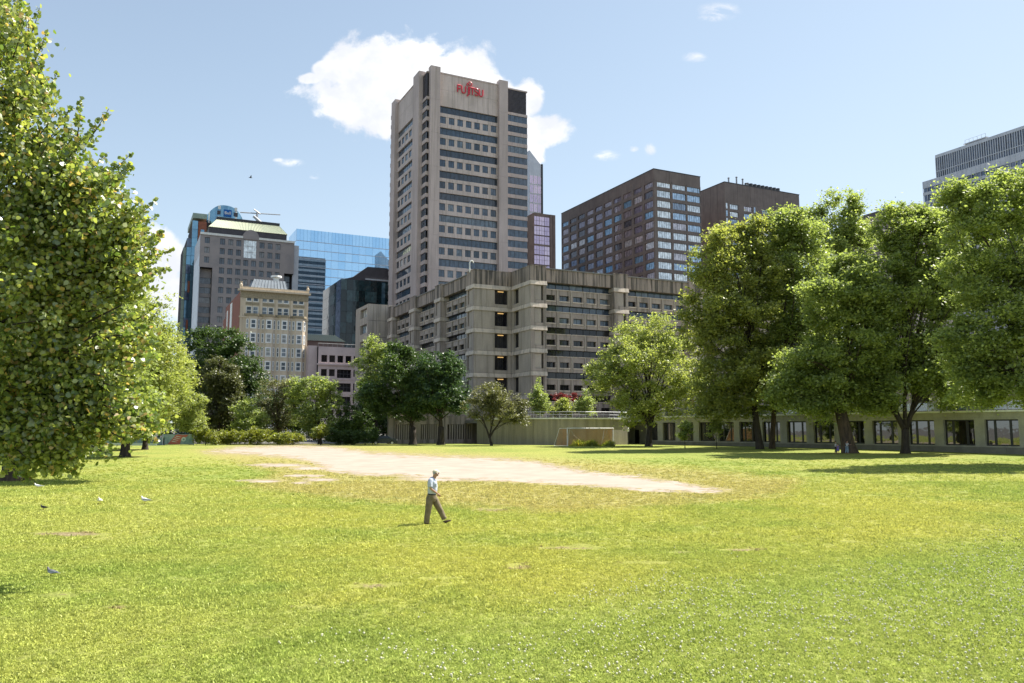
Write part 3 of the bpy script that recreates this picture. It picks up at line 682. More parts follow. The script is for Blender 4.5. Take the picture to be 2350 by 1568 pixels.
LET = [('F', 0.00, [([(0.05, 0), (0.05, 1)], R_), ([(0.05, 1), (.55, 1)], R_), ([(0.05, .52), (.48, .52)], R_)]),
       ('U', .62, [([(.05, 1), (.05, .35)] + arc(.34, .33, .29, .33, 180, 360) + [(.63, 1)], R_)]),
       ('J', 1.36, [([(.32, 1.05), (.32, .1)] + arc(.14, .02, .18, .3, 0, -110, 6), R_)]),
       ('I', 1.80, [([(.05, 0), (.05, 1)], R_)]),
       ('T', 1.98, [([(.0, 1), (.62, 1)], R_), ([(.31, 1), (.31, 0)], R_)]),
       ('S', 2.62, [(arc(.27, .76, .24, .24, 20, 250, 8) + arc(.27, .25, .26, .25, 80, -160, 10), R_)]),
       ('U', 3.27, [([(.05, 1), (.05, .35)] + arc(.32, .33, .27, .33, 180, 360) + [(.59, 1)], R_)])]
for ch, off, paths in LET:
    q = MB()
    for pth, r in paths: q.tube([((x + off) * sc, 0, z * sc) for x, z in pth], r, M['red'], 6)
    q.build('sign_letter', tw.e, (sA, -.45, zc0))
q = MB()
q.tube([(x * sc, 0, z * sc) for x, z in arc(1.60, 1.30, .16, .22, 200, -20, 8)], R_ * .8, M['red'], 6)
q.tube([(x * sc, 0, z * sc) for x, z in arc(1.93, 1.50, .25, .27, 215, -100, 14)], R_ * .8, M['red'], 6)
q.tube([(1.42 * sc, 0, 1.12 * sc), (1.50 * sc, 0, 1.22 * sc)], R_ * .8, M['red'], 6)
q.build('sign_loop', tw.e, (sA, -.45, zc0))

# ---------------------------------------------------------------- glass slab and pink block right of the tower
gs = Bld('glass_tower', 'thin pale glass tower with white grid just right of the concrete tower', 1222, 350, 330.0)
# its face looks down to the left street: seen at a slant, top running down to the right
a, za = gs.fr(1215, 345); b_, zb_ = gs.fr(1241.5, 379.5)
q = MB(); q.prism_xz([(a, 10), (b_, 10), (b_, zb_), (a, za)], 0, 14, M['metalwht']); q.build('wall', gs.e)
nrow = 14
for i in range(nrow):
    for j in range(3):
        x0 = a + (b_ - a) * j / 3; x1 = a + (b_ - a) * (j + 1) / 3
        z1 = zb_ - 5 - i * 4.1; 
        gs.win('F', (x0 + x1) / 2, z1 - 1.9, (x1 - x0) - .1, 3.7, -.09, 2, 1, M['g_pink'], M['white'], bar=.1, edge=.12)
gs.box('edge_fin', b_ + .02, b_ + .8, -.3, 14, 10, zb_ + .5, M['dark'])
pk = Bld('pink_glass_block', 'block of pinkish mirror glass with a dark brown frame behind the office block', 1226, 487.5, 300.0)
PXr, PZ = pk.fr(1275, 491)
Pm = pk.fr(1261.5, 500)[0]
pk.box('wall', 0.02, PXr, .3, 20, 5, pk.top, M['brown'])
for i in range(12):
    z1 = pk.top - 1.2 - i * 3.85
    if i == 3: pk.box('floor_band', 0, Pm, .05, .3, z1 - .2, z1 + .5, M['brown2'])
    for j in range(3):
        w = Pm / 3
        pk.win('F', w * (j + .5), z1 - 1.85, w - .05, 3.5, .15, 2, 2, M['g_pink'], M['brown2'], bar=.07, edge=.05)
for i in range(2): pk.box('frame_pier', Pm + .2 + i * (PXr - Pm) / 2, Pm + (PXr - Pm) / 2 * (i + 1) - .1, .0, .3, 5, pk.top - .05, M['brown'])

# ---------------------------------------------------------------- brown towers
def gridface(b, face, cols, rows, winw, winh, gm, fm, wm, s0, s1, z0, z1, nv=5, depth=.35, skip=None, xo=0, yo=0, name='wall', bar=.06):
    """cols = window centres along the face, rows = window centres in height"""
    holes = []; W_ = []
    for i, c in enumerate(cols):
        for j, r in enumerate(rows):
            if skip and skip(i, j): continue
            holes.append((c - winw / 2, c + winw / 2, r - winh / 2, r + winh / 2)); W_.append((c, r))
    o = b.wall(face, s0, s1, z0, z1, holes, depth, wm, xo, yo, name)
    for c, r in W_: b.win(face, c, r, winw, winh, depth - .05, nv, 1, gm, fm, xo, yo, bar=bar, edge=.06)
    return o
bA = Bld('brown_tower', 'broad brown tower with bands of curtained windows behind the office block', 1499.6, 387, 300.0)
T = bA.top
c0 = bA.fr(1499.6 + 33, 430)[0]; c1 = bA.fr(1499.6 + 93, 430)[0]
sR = bA.fr(1607, 410)[0]; sL = bA.lf(1288, 490)[0]
colsF = [sR * f for f in (.21, .535, .85)]
r0 = bA.fr(1530, 424)[1]; r1 = bA.fr(1530, 447)[1]; dr = r0 - r1
rows = [r0 - dr * i for i in range(13)]
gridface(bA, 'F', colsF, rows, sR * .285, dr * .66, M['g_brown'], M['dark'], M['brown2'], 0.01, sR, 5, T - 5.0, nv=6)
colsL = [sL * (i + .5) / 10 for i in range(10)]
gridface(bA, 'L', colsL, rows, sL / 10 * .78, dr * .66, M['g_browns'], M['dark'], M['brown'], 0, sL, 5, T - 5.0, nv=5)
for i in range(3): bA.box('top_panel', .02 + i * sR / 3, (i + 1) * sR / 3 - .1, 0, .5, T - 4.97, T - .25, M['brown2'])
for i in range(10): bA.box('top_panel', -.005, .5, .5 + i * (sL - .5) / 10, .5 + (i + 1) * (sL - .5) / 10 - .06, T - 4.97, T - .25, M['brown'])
bA.box('coping', -.1, sR + .1, -.1, sL, T - .245, T + .1, M['dark'])
bA.box('core', .45, sR - .02, .45, sL - .1, 4, T - .3, M['inside']); bA.box('side_wall', sR - .015, sR, .5, sL, 5, T - .3, M['brown'])
bB = Bld('brown_tower', 'darker brown tower with roof chimneys, half hidden by the tall trees', 1662, 417, 330.0)
T = bB.top; sR = bB.fr(1834, 449)[0]; sL = bB.lf(1608, 438)[0] + 3
r0 = bB.fr(1690, 476)[1]; r1 = bB.fr(1690, 493)[1]; dr = r0 - r1; rows = [r0 - dr * i for i in range(13)]
pxs = [1691, 1723, 1764, 1796, 1828]; colsF = [bB.fr(p - 6, 480)[0] for p in pxs]
gridface(bB, 'F', colsF[:5], rows, 4.6, dr * .66, M['g_brown'], M['dark'], M['brown2'], 0, sR, 5, rows[0] + dr * .6, nv=4, bar=.08)
for i in range(6): bB.box('top_panel', .02 + i * sR / 6, (i + 1) * sR / 6 - .08, .002, .5, rows[0] + dr * .61, T - .25, M['brown2'])
for i in range(13): bB.box('slit_window', .5, 1.3, -.06, .02, rows[i] - 1.2, rows[i] + 1.2, M['g_brown'])
for i in range(13): bB.box('slit_window', colsF[1] + 3.2, colsF[1] + 4.0, -.06, .02, rows[i] - 1.2, rows[i] + 1.2, M['g_brown'])
for i in range(4): bB.box('side_panel', 0.003, .5, .02 + i * sL / 4, (i + 1) * sL / 4 - .08, 5, T - .25, M['brown2'])
bB.box('coping', -.1, sR + .1, -.1, sL, T - .245, T + .1, M['dark']); bB.box('core', .45, sR - .02, .45, sL - .1, 4, T - .3, M['brown2'])
# roof plant of the second brown tower
pl = empty('rooftop_plant', (*loc2w(bB.o, bB.fr(1716, 420, 6)[0], 6), 0), AZ, label='row of dark fans with steel chimneys on the brown tower roof', cat='roof plant')
pl.location.z = 0
q = MB(); wpl = 22.0; q.box(0, wpl, 0, 5, T + .15, T + 2.4, M['grey']); q.build('plinth', pl)
for i in range(9):
    q = MB(); q.tube([(1.2 + i * 2.3, 2, T + 2.4), (1.2 + i * 2.3, 2, T + 4.3)], [1.0, .95], M['dark'], 10); q.build('fan', pl)
for i, (x, h) in enumerate(((-10, 4.6), (-5.5, 5.6), (-2, 5.2), (.2, 3.6))):
    q = MB(); q.tube([(x, 1, T + .1), (x, 1, T + h)], [.35, .35], M['grey'], 8); q.tube([(x, 1, T + h + .2), (x, 1, T + h + .5)], [.6, .2], M['dark'], 8); q.build('chimney', pl)

# ---------------------------------------------------------------- pale office slab at the far right
ws = Bld('pale_office_slab', 'long pale office slab with close vertical mullions above the trees at right', 2480, 244.5, 260.0)
# left-type face running away: upper storeys set back
tU = ws.lf(2145.6, 359)[0]; T = ws.top
zU = ws.lf(2147, 433)[1]
nU = 60; q_ = tU / nU
h1 = T - 1.2; h0 = zU + 1.0
for i in range(nU):
    s = i * q_
    if i < 58 and i > 6 or True:
        ws.box('window', .35, .40, s + .12, s + q_ - .12, (h0 + h1) / 2 + .15, h1, M['g_pale']); ws.box('window', .35, .40, s + .12, s + q_ - .12, h0, (h0 + h1) / 2 - .15, M['g_pale'])
    ws.box('mullion', -.05, .35, s - .13, s + .13, h0, h1, M['metalwht'])
ws.box('mullion', -.05, .35, tU - .26, tU, h0, h1, M['metalwht'])
ws.box('floor_band', .05, .4, 0, tU, (h0 + h1) / 2 - .15, (h0 + h1) / 2 + .15, M['metalwht'])
for i in range(15): ws.box('fascia_panel', 0, .4, i * tU / 15 + .03, (i + 1) * tU / 15 - .03, h1, T, M['metalwht']); ws.box('fascia_panel', 0, .4, i * tU / 15 + .03, (i + 1) * tU / 15 - .03, zU, h0, M['metalwht'])
ws.box('core', .41, 16, .02, tU - .02, 5, T - .05, M['metalwht'])
tL = ws.lf(2117.5, 418, -1.0)[0]; zL = ws.lf(2117.5, 418, -1.0)[1]
ws.box('shadow_gap', .1, .4, 0, tU, zL + .05, zU, M['dark'])
nL = 32; q_ = tL / nL; z = zL
ws.box('lower_core', -.5, 20, .1, tL - .02, 5, zL, M['metalwht'])
zrow = [3.2 + (z - zL) for z in ()]
for k in range(9):
    zt = zL - (0 if k == 0 else 4.6 + (k - 1) * 3.7)
    hp = 2.9 if k == 0 else 1.2
    for i in range(nL):
        ws.box('fascia_panel', -1.0, -.5, i * q_ + .05, (i + 1) * q_ - .05, zt - hp, zt, M['metalwht'])
        wb = zL - 4.6 - k * 3.7
        ws.box('window', -.75, -.7, i * q_ + .1, (i + 1) * q_ - .1, wb, zt - hp, M['g_pale'])
for i in range(nL + 1): ws.box('mullion', -1.1, -.99, i * q_ - .09, i * q_ + .09, 5, zL - .02, M['metalwht'])
pen = MB(); s0_ = ws.lf(2262, 316, 3)[0]; s1_ = ws.lf(2215, 330, 3)[0]
pen.box(3, 10, min(s0_, s1_), max(s0_, s1_), T - .1, T + 1.4, M['grey']); pen.box(2.6, 10.4, min(s0_, s1_) - .5, max(s0_, s1_) + .5, T + 1.41, T + 1.7, M['metalwht'])
for i in range(6): y = min(s0_, s1_) + i * abs(s1_ - s0_) / 5; pen.tube([(3, y, T + 1.7), (3, y, T + 3.1)], .06, M['grey'], 5)
pen.tube([(3, min(s0_, s1_), T + 3.1), (3, max(s0_, s1_), T + 3.1)], .05, M['grey'], 5); pen.build('penthouse', ws.e)
tb = Bld('tan_office_building', 'low tan building between the tree crowns below the pale slab', 2040, 489, 200.0)
sL = tb.lf(1985, 512)[0]; sR = tb.fr(2120, 500)[0]
tb.wall('L', 0.01, sL, 5, tb.top, [(sL * .35 - 1.2 + i * 4.2, sL * .35 + 1.2 + i * 4.2, tb.top - 5.2 - k * 3.7, tb.top - 2.8 - k * 3.7) for k in range(5) for i in range(3)], .3, M['pinkgr'])
for k in range(5):
    for i in range(3): tb.win('L', sL * .35 + i * 4.2, tb.top - 4.0 - k * 3.7, 2.4, 2.4, .25, 2, 1, M['g_dark'], M['dark'])
tb.box('front_wall', 0, sR, 0, 12, 5, tb.top - .004, M['pinkgr']); tb.box('penthouse', 4, sR + 4, 3, 12, tb.top, tb.top + 2.6, M['louver'])
tb2 = Bld('tan_office_building', 'beige wall with a flat top just left of the pale slab, over the tree crowns', 2100, 470, 205.0)
tb2.box('wall', 0, 14, 0, tb2.lf(2062, 484)[0], 5, tb2.top, M['pinkgr']); tb2.box('coping', -.1, 14, -.1, 9, tb2.top + .003, tb2.top + .4, M['metalwht'])

# ---------------------------------------------------------------- blue mirror building, left of the tower
bl = Bld('blue_glass_building', 'sky-blue mirror glass office building with pale floor lines', 681, 525, 400.0)
T = bl.top; sR = bl.fr(930, 551)[0]; sL = bl.lf(664, 545)[0] + 1
st = bl.fr(700, 555)[1] - bl.fr(700, 574.5)[1]
nfl = 14; nc = 16
zz_ = T - 6.2
def bluecol(face, n, L):
    for i in range(n):
        bl.fb(face, 'glass_panel', i * L / n + .03, (i + 1) * L / n - .03, 0, .1, T - 6.0, T, M['g_blue'])
        for k in range(nfl):
            bl.fb(face, 'glass_panel', i * L / n + .03, (i + 1) * L / n - .03, 0, .1, T - 6.2 - (k + 1) * st + .2, T - 6.2 - k * st, M['g_blue'])
bluecol('F', nc, sR); bluecol('L', 3, sL)
for k in range(nfl + 1):
    bl.box('floor_line', -.02, sR, -.12, .0, T - 6.2 - k * st, T - 6.0 - k * st + .08, M['metalwht'])
for i in range(nc * 2 + 1): bl.box('fin', i * sR / nc / 2 - .04, i * sR / nc / 2 + .04, -.1, .0, T - 5.9, T + .1, M['g_teal'])
bl.box('core', .11, sR - .01, .11, sL, 4, T - .1, M['inside'])
# ---------------------------------------------------------------- granite building with the green roof
gr = Bld('granite_building', 'brown-grey granite office building with half-round gable and green copper roof', 460, 537.5, 300.0)
T = gr.top; sR = gr.fr(676, 556.5)[0]; sL = 26.0
stp = gr.fr(560, 572)[1] - gr.fr(560, 594)[1]
def gx(px, py=600): return gr.fr(px, py)[0]
cols = [gx(379.9 + 0 + .2577 * zx + 17.9) for zx in (295, 362, 432, 505, 577, 645, 715, 785, 858, 928, 996)]
rows = [gr.fr(560, 559.5 + 0)[1] - stp * i for i in range(17)]
xa, xb = gx(397.8 + .2577 * 350), gx(397.8 + .2577 * 990)
zn = gr.fr(480, 452.9 + .2577 * 625)[1]; zn2 = gr.fr(660, 452.9 + .2577 * 680)[1]
ww = (cols[3] - cols[2]) * .62
# main wall (upper) and recessed lower corners
def skipU(i, j): return i in (5, 6) and j < 2
U = [j for j in range(17)]
up = [(c - ww / 2, c + ww / 2, r - stp * .31, r + stp * .31) for i, c in enumerate(cols) for j, r in enumerate(rows) if not skipU(i, j) and not (i <= 0 and r < zn + 2) and not (i == 1 and r < zn + 2) and not (i == 10 and r < zn2 + 2)]
big_ = (cols[5] - ww / 2, cols[6] + ww / 2, rows[1] - stp * .45, rows[0] + stp * .42)
upA = [h for h in up if h[0] > xa and h[1] < xb]
gr.wall('F', xa, xb, 5, T, upA + [big_], .5, M['granite'])
gr.wall('F', 0.01, xa, zn, T, [h for h in up if h[1] < xa and h[2] > zn], .5, M['granite'])
gr.wall('F', xb, sR, zn2, T, [h for h in up if h[0] > xb and h[2] > zn2], .5, M['granite'])
for h in up:
    if h[0] > xa and h[1] < xb or h[2] > zn: gr.win('F', (h[0] + h[1]) / 2, (h[2] + h[3]) / 2, ww, stp * .62, .42, 2, 1, M['g_gran'], M['dark'], bar=.12)
gr.win('F', (big_[0] + big_[1]) / 2, (big_[2] + big_[3]) / 2, big_[1] - big_[0], big_[3] - big_[2], .42, 3, 3, M['g_brown'], M['granite'], bar=.12, name='great_window')
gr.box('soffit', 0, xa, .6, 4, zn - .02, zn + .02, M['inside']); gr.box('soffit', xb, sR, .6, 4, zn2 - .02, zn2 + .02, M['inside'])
gr.wall('F', 0, xa + .5, 5, zn, [(cols[0] - 2.2, cols[0] + 2.2, r - stp * .31, r + stp * .31) for r in rows if r < zn - stp * .6], .3, M['granite'], 0, 3.5, 'recessed_wall')
for r in rows:
    if r < zn - stp * .6: gr.win('F', cols[0], r, 4.4, stp * .62, 3.75, 2, 1, M['g_gran'], M['dark'])
for i, r in enumerate(rows):
    if r < zn2 - 1: gr.box('glass_bay', xb + .02, sR - 1, 3.4, 3.6, r - stp * .48, r + stp * .45, M['g_gran'])
# left flank, its bright reflection painted on as pale panels
for k in range(18):
    for j in range(2):
        zt = T - k * stp; 
        gr.box('flank_panel', 0, .3, .02 + j * sL / 2, (j + 1) * sL / 2 - .05, zt - stp + .05, zt, M['metalwht'] if (k > 1) else M['granite'])
gr.box('core', .55, sR - .1, 4.2, sL, 4, T - .2, M['inside']); gr.box('upper_core', .55, sR - .1, .55, 4.1, max(zn, zn2) + .1, T - .2, M['inside']); gr.box('mid_core', xa + .1, xb - .1, .55, 4.1, 4, max(zn, zn2), M['inside'])
gr.box('side_wall', sR - .1, sR + 2.2, 2.0, sL, 5, T - .3, M['metalwht'])
g0, g1 = gx(397.8 + .2577 * 612), gx(397.8 + .2577 * 755)
gr.box('cornice', 0, g0, -.45, .4, T, T + .85, M['coping']); gr.box('cornice', g1, sR, -.45, .4, T, T + .85, M['coping'])
zg = gr.fr(574, 528)[1]
gc = (g0 + g1) / 2; gw = (g1 - g0) / 2
q = MB(); q.prism_xz([(g0, rows[0] + stp * .5), (g1, rows[0] + stp * .5)] + [(gc + gw * math.cos(math.radians(a)), zg - gw * .95 + gw * .95 * math.sin(math.radians(a))) for a in range(0, 181, 12)], -.25, 3, M['granite']); q.build('gable', gr.e)
# set-back attic and copper roof
ya = 5.0
x0_ = gr.fr(397.8 + .2577 * 318, 530, ya)[0]; x1_ = gr.fr(397.8 + .2577 * 1010, 540, ya)[0]
ze = gr.fr(500, 452.9 + .2577 * 270, ya)[1]
gr.box('attic', x0_, x1_, ya, ya + 22, T, ze, M['louver'])
zt_ = gr.fr(500, 503.5, ya + 5)[1]
a0 = gr.fr(397.8 + .2577 * 392, 502, ya + 5)[0]; a1 = gr.fr(397.8 + .2577 * 940, 516, ya + 5)[0]
yr = ya + 22
V = [(x0_ - .3, ya - .3, ze + .003), (x1_ + .3, ya - .3, ze + .003), (x1_ + .3, yr, ze + .003), (x0_ - .3, yr, ze + .003), (a0, ya + 5, zt_), (a1, ya + 5, zt_), (a1, yr - 5, zt_), (a0, yr - 5, zt_)]
roof = mesh_obj('roof', V, BF, M['copper'], gr.e)
n = 46
for i in range(n + 1):
    f = i / n; xb0 = x0_ + (x1_ - x0_) * f; xt0 = a0 + (a1 - a0) * f
    q = MB(); q.tube([(xb0, ya - .33, ze + .1), (xt0, ya + 4.95, zt_ + .08)], .07, M['copper'], 4); q.build('roof_seam', gr.e)
gr.box('roof_edge', a0 - .3, a1 + .3, ya + 4.7, yr - 4.8, zt_, zt_ + 1.0, M['dark'])
# ---------------------------------------------------------------- round-topped blue tower with the square sign
be = Bld('round_topped_tower', 'blue glass tower with curved top, brick fins and a square blue sign', 443, 489, 340.0)
T = be.top
def bx(px, py=500, y=0): return be.fr(px, py, y)[0]
xl, xr = 0.0, bx(475)
be.box('brick_wall', bx(456), xr, .02, 30, 5, T - 3.4, M['brick']); be.box('roof_canopy', 0, xr, -.5, 30, T - 2.2, T, M['copper2'])
for k in range(26): be.box('glass_panel', 0, bx(455), .0, .4, T - 3.2 - (k + 1) * 3.9, T - 3.2 - k * 3.9 - .1, M['g_teal'])
for k in range(25): be.box('window', bx(462), bx(470), -.03, .3, T - 7 - k * 4.3 - 2.6, T - 7 - k * 4.3, M['g_teal'])
be.box('core', .3, bx(620), .45, 30, 4, T - 3.5, M['inside'])
# the drum
cxm = (bx(473) + bx(567)) / 2; rr = (bx(567) - bx(473)) / 2; nseg = 30
zdl = be.fr(478, 492)[1]; zdt = be.fr(520, 471.0, 6)[1]; zdr = be.fr(566, 497)[1]
for i in range(nseg):
    a0_ = math.pi + math.pi * i / nseg; a1_ = math.pi + math.pi * (i + 1) / nseg
    V = []
    def top(a):
        u = math.cos(a); return zdt - (zdt - (zdl if u < 0 else zdr)) * abs(u) ** 2.6
    for rad in (rr, rr - .5):
        for a in (a0_, a1_):
            V.append((cxm + rad * math.cos(a), 12 + rad * .62 * math.sin(a), 40)); V.append((cxm + rad * math.cos(a), 12 + rad * .62 * math.sin(a), top(a)))
    mesh_obj('drum_panel', V, [(0, 2, 3, 1), (1, 3, 7, 5), (4, 5, 7, 6)], M['coping'] if i in (6, 20) else M['g_teal'], be.e)
q = MB(); q.prism([(cxm + (rr - .6) * math.cos(math.radians(a)), 12 + (rr - .6) * .62 * math.sin(math.radians(a))) for a in range(180, 361, 12)], 40, min(zdl, zdr) - 1, M['inside']); q.build('drum_core', be.e)
yS = 12 - rr * .62 - .35
sx0, sz1 = be.fr(513.8, 480.5, yS); sx1, sz0 = be.fr(531.3, 498.5, yS)
be.box('sign_board', sx0, sx1, yS, yS + .4, sz0, sz1, M['bellblue'])
text_mesh('sign_lettering', 'Bell', (sx1 - sx0) * .56, .05, M['white'], be.e, ((sx0 + sx1) / 2, yS - .08, (sz0 + sz1) / 2), (math.pi / 2, 0, 0), bold=.015)
for px in (503, 541):
    x_ = bx(px, 490, yS + 1); yo_ = yS + .1 + (1.3 if px > 520 else 1.0); zm = (sz0 + sz1) / 2
    be.box('dark_window', x_ - .9, x_ + .9, yo_ - .6, yo_ + 2, zm - .9, zm + .9, M['louver'])
    for dz in (-2.6, 2.4): be.box('white_panel', x_ - .6, x_ + .6, yo_ - .6, yo_ + 2, zm + dz - .8, zm + dz + .8, M['coping'])
# lower left glass shafts stepping down
l1, z1_ = be.fr(430, 545); l2, z2_ = be.fr(422, 565)
for k in range(34):
    be.box('glass_panel', l1, -.05, 1.0, 1.3, z1_ - (k + 1) * 3.9, z1_ - k * 3.9 - .12, M['g_teal'] if k % 3 else M['g_pale'])
    be.box('glass_panel', l2, l1 - .05, 2.2, 2.5, z2_ - (k + 1) * 3.9, z2_ - k * 3.9 - .12, M['copper2'])
be.box('side_core', l1, -.05, 1.31, 20, 4, z1_, M['inside']); be.box('side_core', l2, l1 - .06, 2.51, 20, 4, z2_ , M['inside'])
for k in range(8): be.box('brick_band', l1 + 1, -.04, .8, 1.0, z1_ - 24 - k * 17, z1_ - 19 - k * 17, M['brick'])
# rooftop crane boom
pc = loc2w(be.o, bx(590, 490, 10), 10); zc_ = be.fr(590, 492, 10)[1]
bm = empty('cleaning_crane', (pc.x, pc.y, 0), AZ, label='grey window cleaning crane with level boom on the round-topped tower', cat='crane')
q = MB(); q.tube([(-7.5, 0, zc_), (10.5, 0, zc_ + 1.0)], [.28, .22], M['grey'], 6); q.build('boom', bm)
q = MB(); q.tube([(0, 0, T - 2), (0, 0, zc_ + .8)], .5, M['grey'], 6); q.tube([(-1.5, 0, zc_ + 2.2), (1.6, 0, zc_ + .2)], .3, M['grey'], 6); q.build('mast', bm)
q = MB(); q.tube([(-1.5, 0, zc_ - 1.0), (3.0, 0, zc_ - 4.6)], .75, M['metalwht'], 8); q.build('cradle', bm)
q = MB(); q.box(-9, 6, 0, 6, T - 4, zc_ - 4.7, M['g_teal']); q.build('base', bm)

# ---------------------------------------------------------------- green-black glass building
dk = Bld('dark_glass_building', 'green-black glass office building with a chamfered crown', 783, 640, 280.0)
T = dk.top; sR = dk.fr(905, 652)[0]; sL = dk.lf(741.5, 668)[0]
fl_ = 3.9
nF = 9
for k in range(14):
    for i in range(nF):
        dk.box('glass_panel', .02 + i * sR / nF, (i + 1) * sR / nF - .05, 0, .1, T - (k + 1) * fl_ + .06, T - k * fl_, M['g_green'])
    for j in range(4):
        dk.box('glass_panel', -.003, .1, .12 + j * sL / 4, .12 + (j + 1) * sL / 4 - .06, T - (k + 1) * fl_ + .06, T - k * fl_, M['g_pale'] if j in (0,) else M['g_green'])
dk.box('core', .12, sR, .12, sL, 4, T - .01, M['inside'])
c_ = [dk.fr(p, y, 6) for p, y in ((805, 640), (836, 617.5), (880, 621), (893, 632), (900, 645))]
q = MB(); q.prism_xz([(0.5, T + .02)] + [(x, z) for x, z in c_] + [(sR, T + .02)], 1.5, 14, M['louver']); q.build('crown_wall', dk.e)
w0, wz = dk.fr(838, 640, 1.4); w1, _ = dk.fr(903, 645, 1.4)
dk.box('pale_rail', w0, w1, 1.0, 1.4, wz - .4, wz + .1, M['metalwht'])
e0 = dk.fr(876, 660)[0]; e1 = dk.fr(884, 660)[0]
for k in range(6): dk.box('bright_panel', e0, e1, -.05, .0, T - (k + 1.0) * fl_, T - k * fl_ - .1, M['g_teal'])

# ---------------------------------------------------------------- limestone building with white sash windows
lm = Bld('limestone_building', 'cream limestone building with white sash windows and oriel bays', 552.5, 657, 210.0)
T = lm.top; sR = lm.fr(708.3, 667)[0]; sL = lm.lf(518, 706)[0]
def lxp(zx, zy=1000): return lm.fr(397.8 + .2577 * zx, 452.9 + .2577 * zy)[0]
def lzp(zy, zx=900): return lm.fr(397.8 + .2577 * zx, 452.9 + .2577 * zy)[1]
def zz3(zy, zx=900): return lzp(zy, zx)
topcols = [lxp(z, 920) for z in (676, 735, 814, 872, 950, 1006, 1085, 1140)]
zr1, zr2 = zz3(905), zz3(1020)
st_ = (zz3(1140) - zz3(1505)) / 3; zo = [zz3(1140) - st_ * i for i in range(8)]
holes = [(c - .75, c + .75, z - 1.15, z + 1.15) for c in topcols for z in (zr1, zr2)]
lm.wall('F', 0, sR, 5, T - 3.0, holes, .35, M['lime'])
for c in topcols:
    for z in (zr1, zr2): lm.win('F', c, z, 1.5, 2.3, .1, 1, 2, M['g_sash'], M['white'], bar=.14, edge=.2)
    lm.box('carved_panel', c - .9, c + .9, -.08, -.005, zr1 - 2.1, zr1 - 1.35, M['lime_dk'])
for i, z in enumerate((zz3(845),)): lm.box('frieze', 0, sR, -.12, .4, T - 3.0, T - 1.2, M['lime_dk'])
lm.box('cornice', -.7, sR + .5, -.9, .4, T - 1.2, T - .75, M['lime']); lm.box('parapet', -.2, sR + .1, -.2, .4, T - .74, T, M['lime'])
lm.box('string_course', -.2, sR + .1, -.35, .0, zz3(1083) - .15, zz3(1083) + .25, M['lime'])
bays = [lxp(z, 1260) for z in (703, 842, 980, 1112)]
for bi, c in enumerate(bays):
    q = MB(); q.prism([(c - 1.95, .0), (c - .95, -.95), (c + .95, -.95), (c + 1.95, .0)], 5, zo[0] + 2.2, M['lime'])
    q.build('oriel_bay', lm.e)
    q = MB(); q.prism([(c - 2.3, .0), (c - 1.2, -1.25), (c + 1.2, -1.25), (c + 2.3, .0)], zo[0] + 2.2, zo[0] + 2.75, M['lime_dk']); q.build('bay_cap', lm.e)
    for z in zo:
        link('window', winmesh(1.6, 2.6, 1, 2, M['g_sash'], M['white'], bar=.2, edge=.32), lm.e, (c, -1.0, z))
        for sgn in (-1, 1):
            a_ = math.atan2(.95, 1.0) * sgn
            o = link('window', winmesh(.8, 2.6, 1, 2, M['g_sash'], M['white'], bar=.16, edge=.2), lm.e, (c + sgn * 1.5, -.53, z), (0, 0, a_))
for i in range(5):
    x = (0.35, *[(bays[j] + bays[j + 1]) / 2 for j in range(3)], sR - .4)[i]
    lm.box('pilaster_strip', x - .28, x + .28, -.18, -.003, 5, T - 3.05, M['lime'])
lm.box('side_wall', -.003, .4, .42, sL * .5, 5, T - 1.5, M['brick']); lm.box('side_strip', -.12, .4, sL * .5 + .01, sL * .62, 5, T - 2.0, M['coping']); lm.box('side_wall', -.003, .4, sL * .62 + .01, sL * .8, 5, T - 2.5, M['brick']); lm.box('side_strip', -.12, .4, sL * .8 + .01, sL * .86, 5, T - 3.0, M['coping']); lm.box('side_wall', -.003, .4, sL * .86 + .01, sL * 1.15, 5, T - 4.5, M['brick'])
lm.box('core', .41, sR - .01, .42, sL * 1.1, 4, T - .8, M['brick'])
# mansard of zinc, roof vent and finials
q = MB(); xa_, xb_ = lm.fr(571, 650, 5)[0], lm.fr(660, 652, 5)[0]; zt_ = lm.fr(600, 642, 6)[1]
V = [(xa_, 3, T - .5), (xb_, 3, T - .5), (xb_, 16, T - .5), (xa_, 16, T - .5), (xa_ + 1.6, 6, zt_), (xb_ - .4, 6, zt_), (xb_ - .4, 14, zt_), (xa_ + 1.6, 14, zt_)]
mesh_obj('roof', V, BF, M['slate'], lm.e)
for i in range(12):
    q = MB(); f = i / 11; q.tube([(xa_ + (xb_ - xa_) * f, 2.95, T - .45), (xa_ + 1.6 + (xb_ - xa_ - 2) * f, 5.95, zt_ + .05)], .06, M['slate'], 4); q.build('roof_seam', lm.e)
for (x, y) in ((0.1, .1), (sR - .2, .1)):
    q = MB(); q.tube([(x, y, T), (x, y, T + .5), (x, y, T + .9), (x, y, T + 1.3)], [.35, .45, .2, .35], M['lime'], 8); q.build('finial', lm.e)
pv_ = loc2w(lm.o, lm.fr(634, 645, 8)[0], 8); q = MB()
q.tube([(0, 0, 0), (0, 0, 1.2), (0, 0, 1.21), (0, 0, 1.7)], [.8, .8, 1.6, 1.5], M['coping'], 12); o = q.build('roof_cowl', None, (pv_.x, pv_.y, zt_)); tag(o, 'white mushroom ventilator on the limestone building roof', 'ventilator')

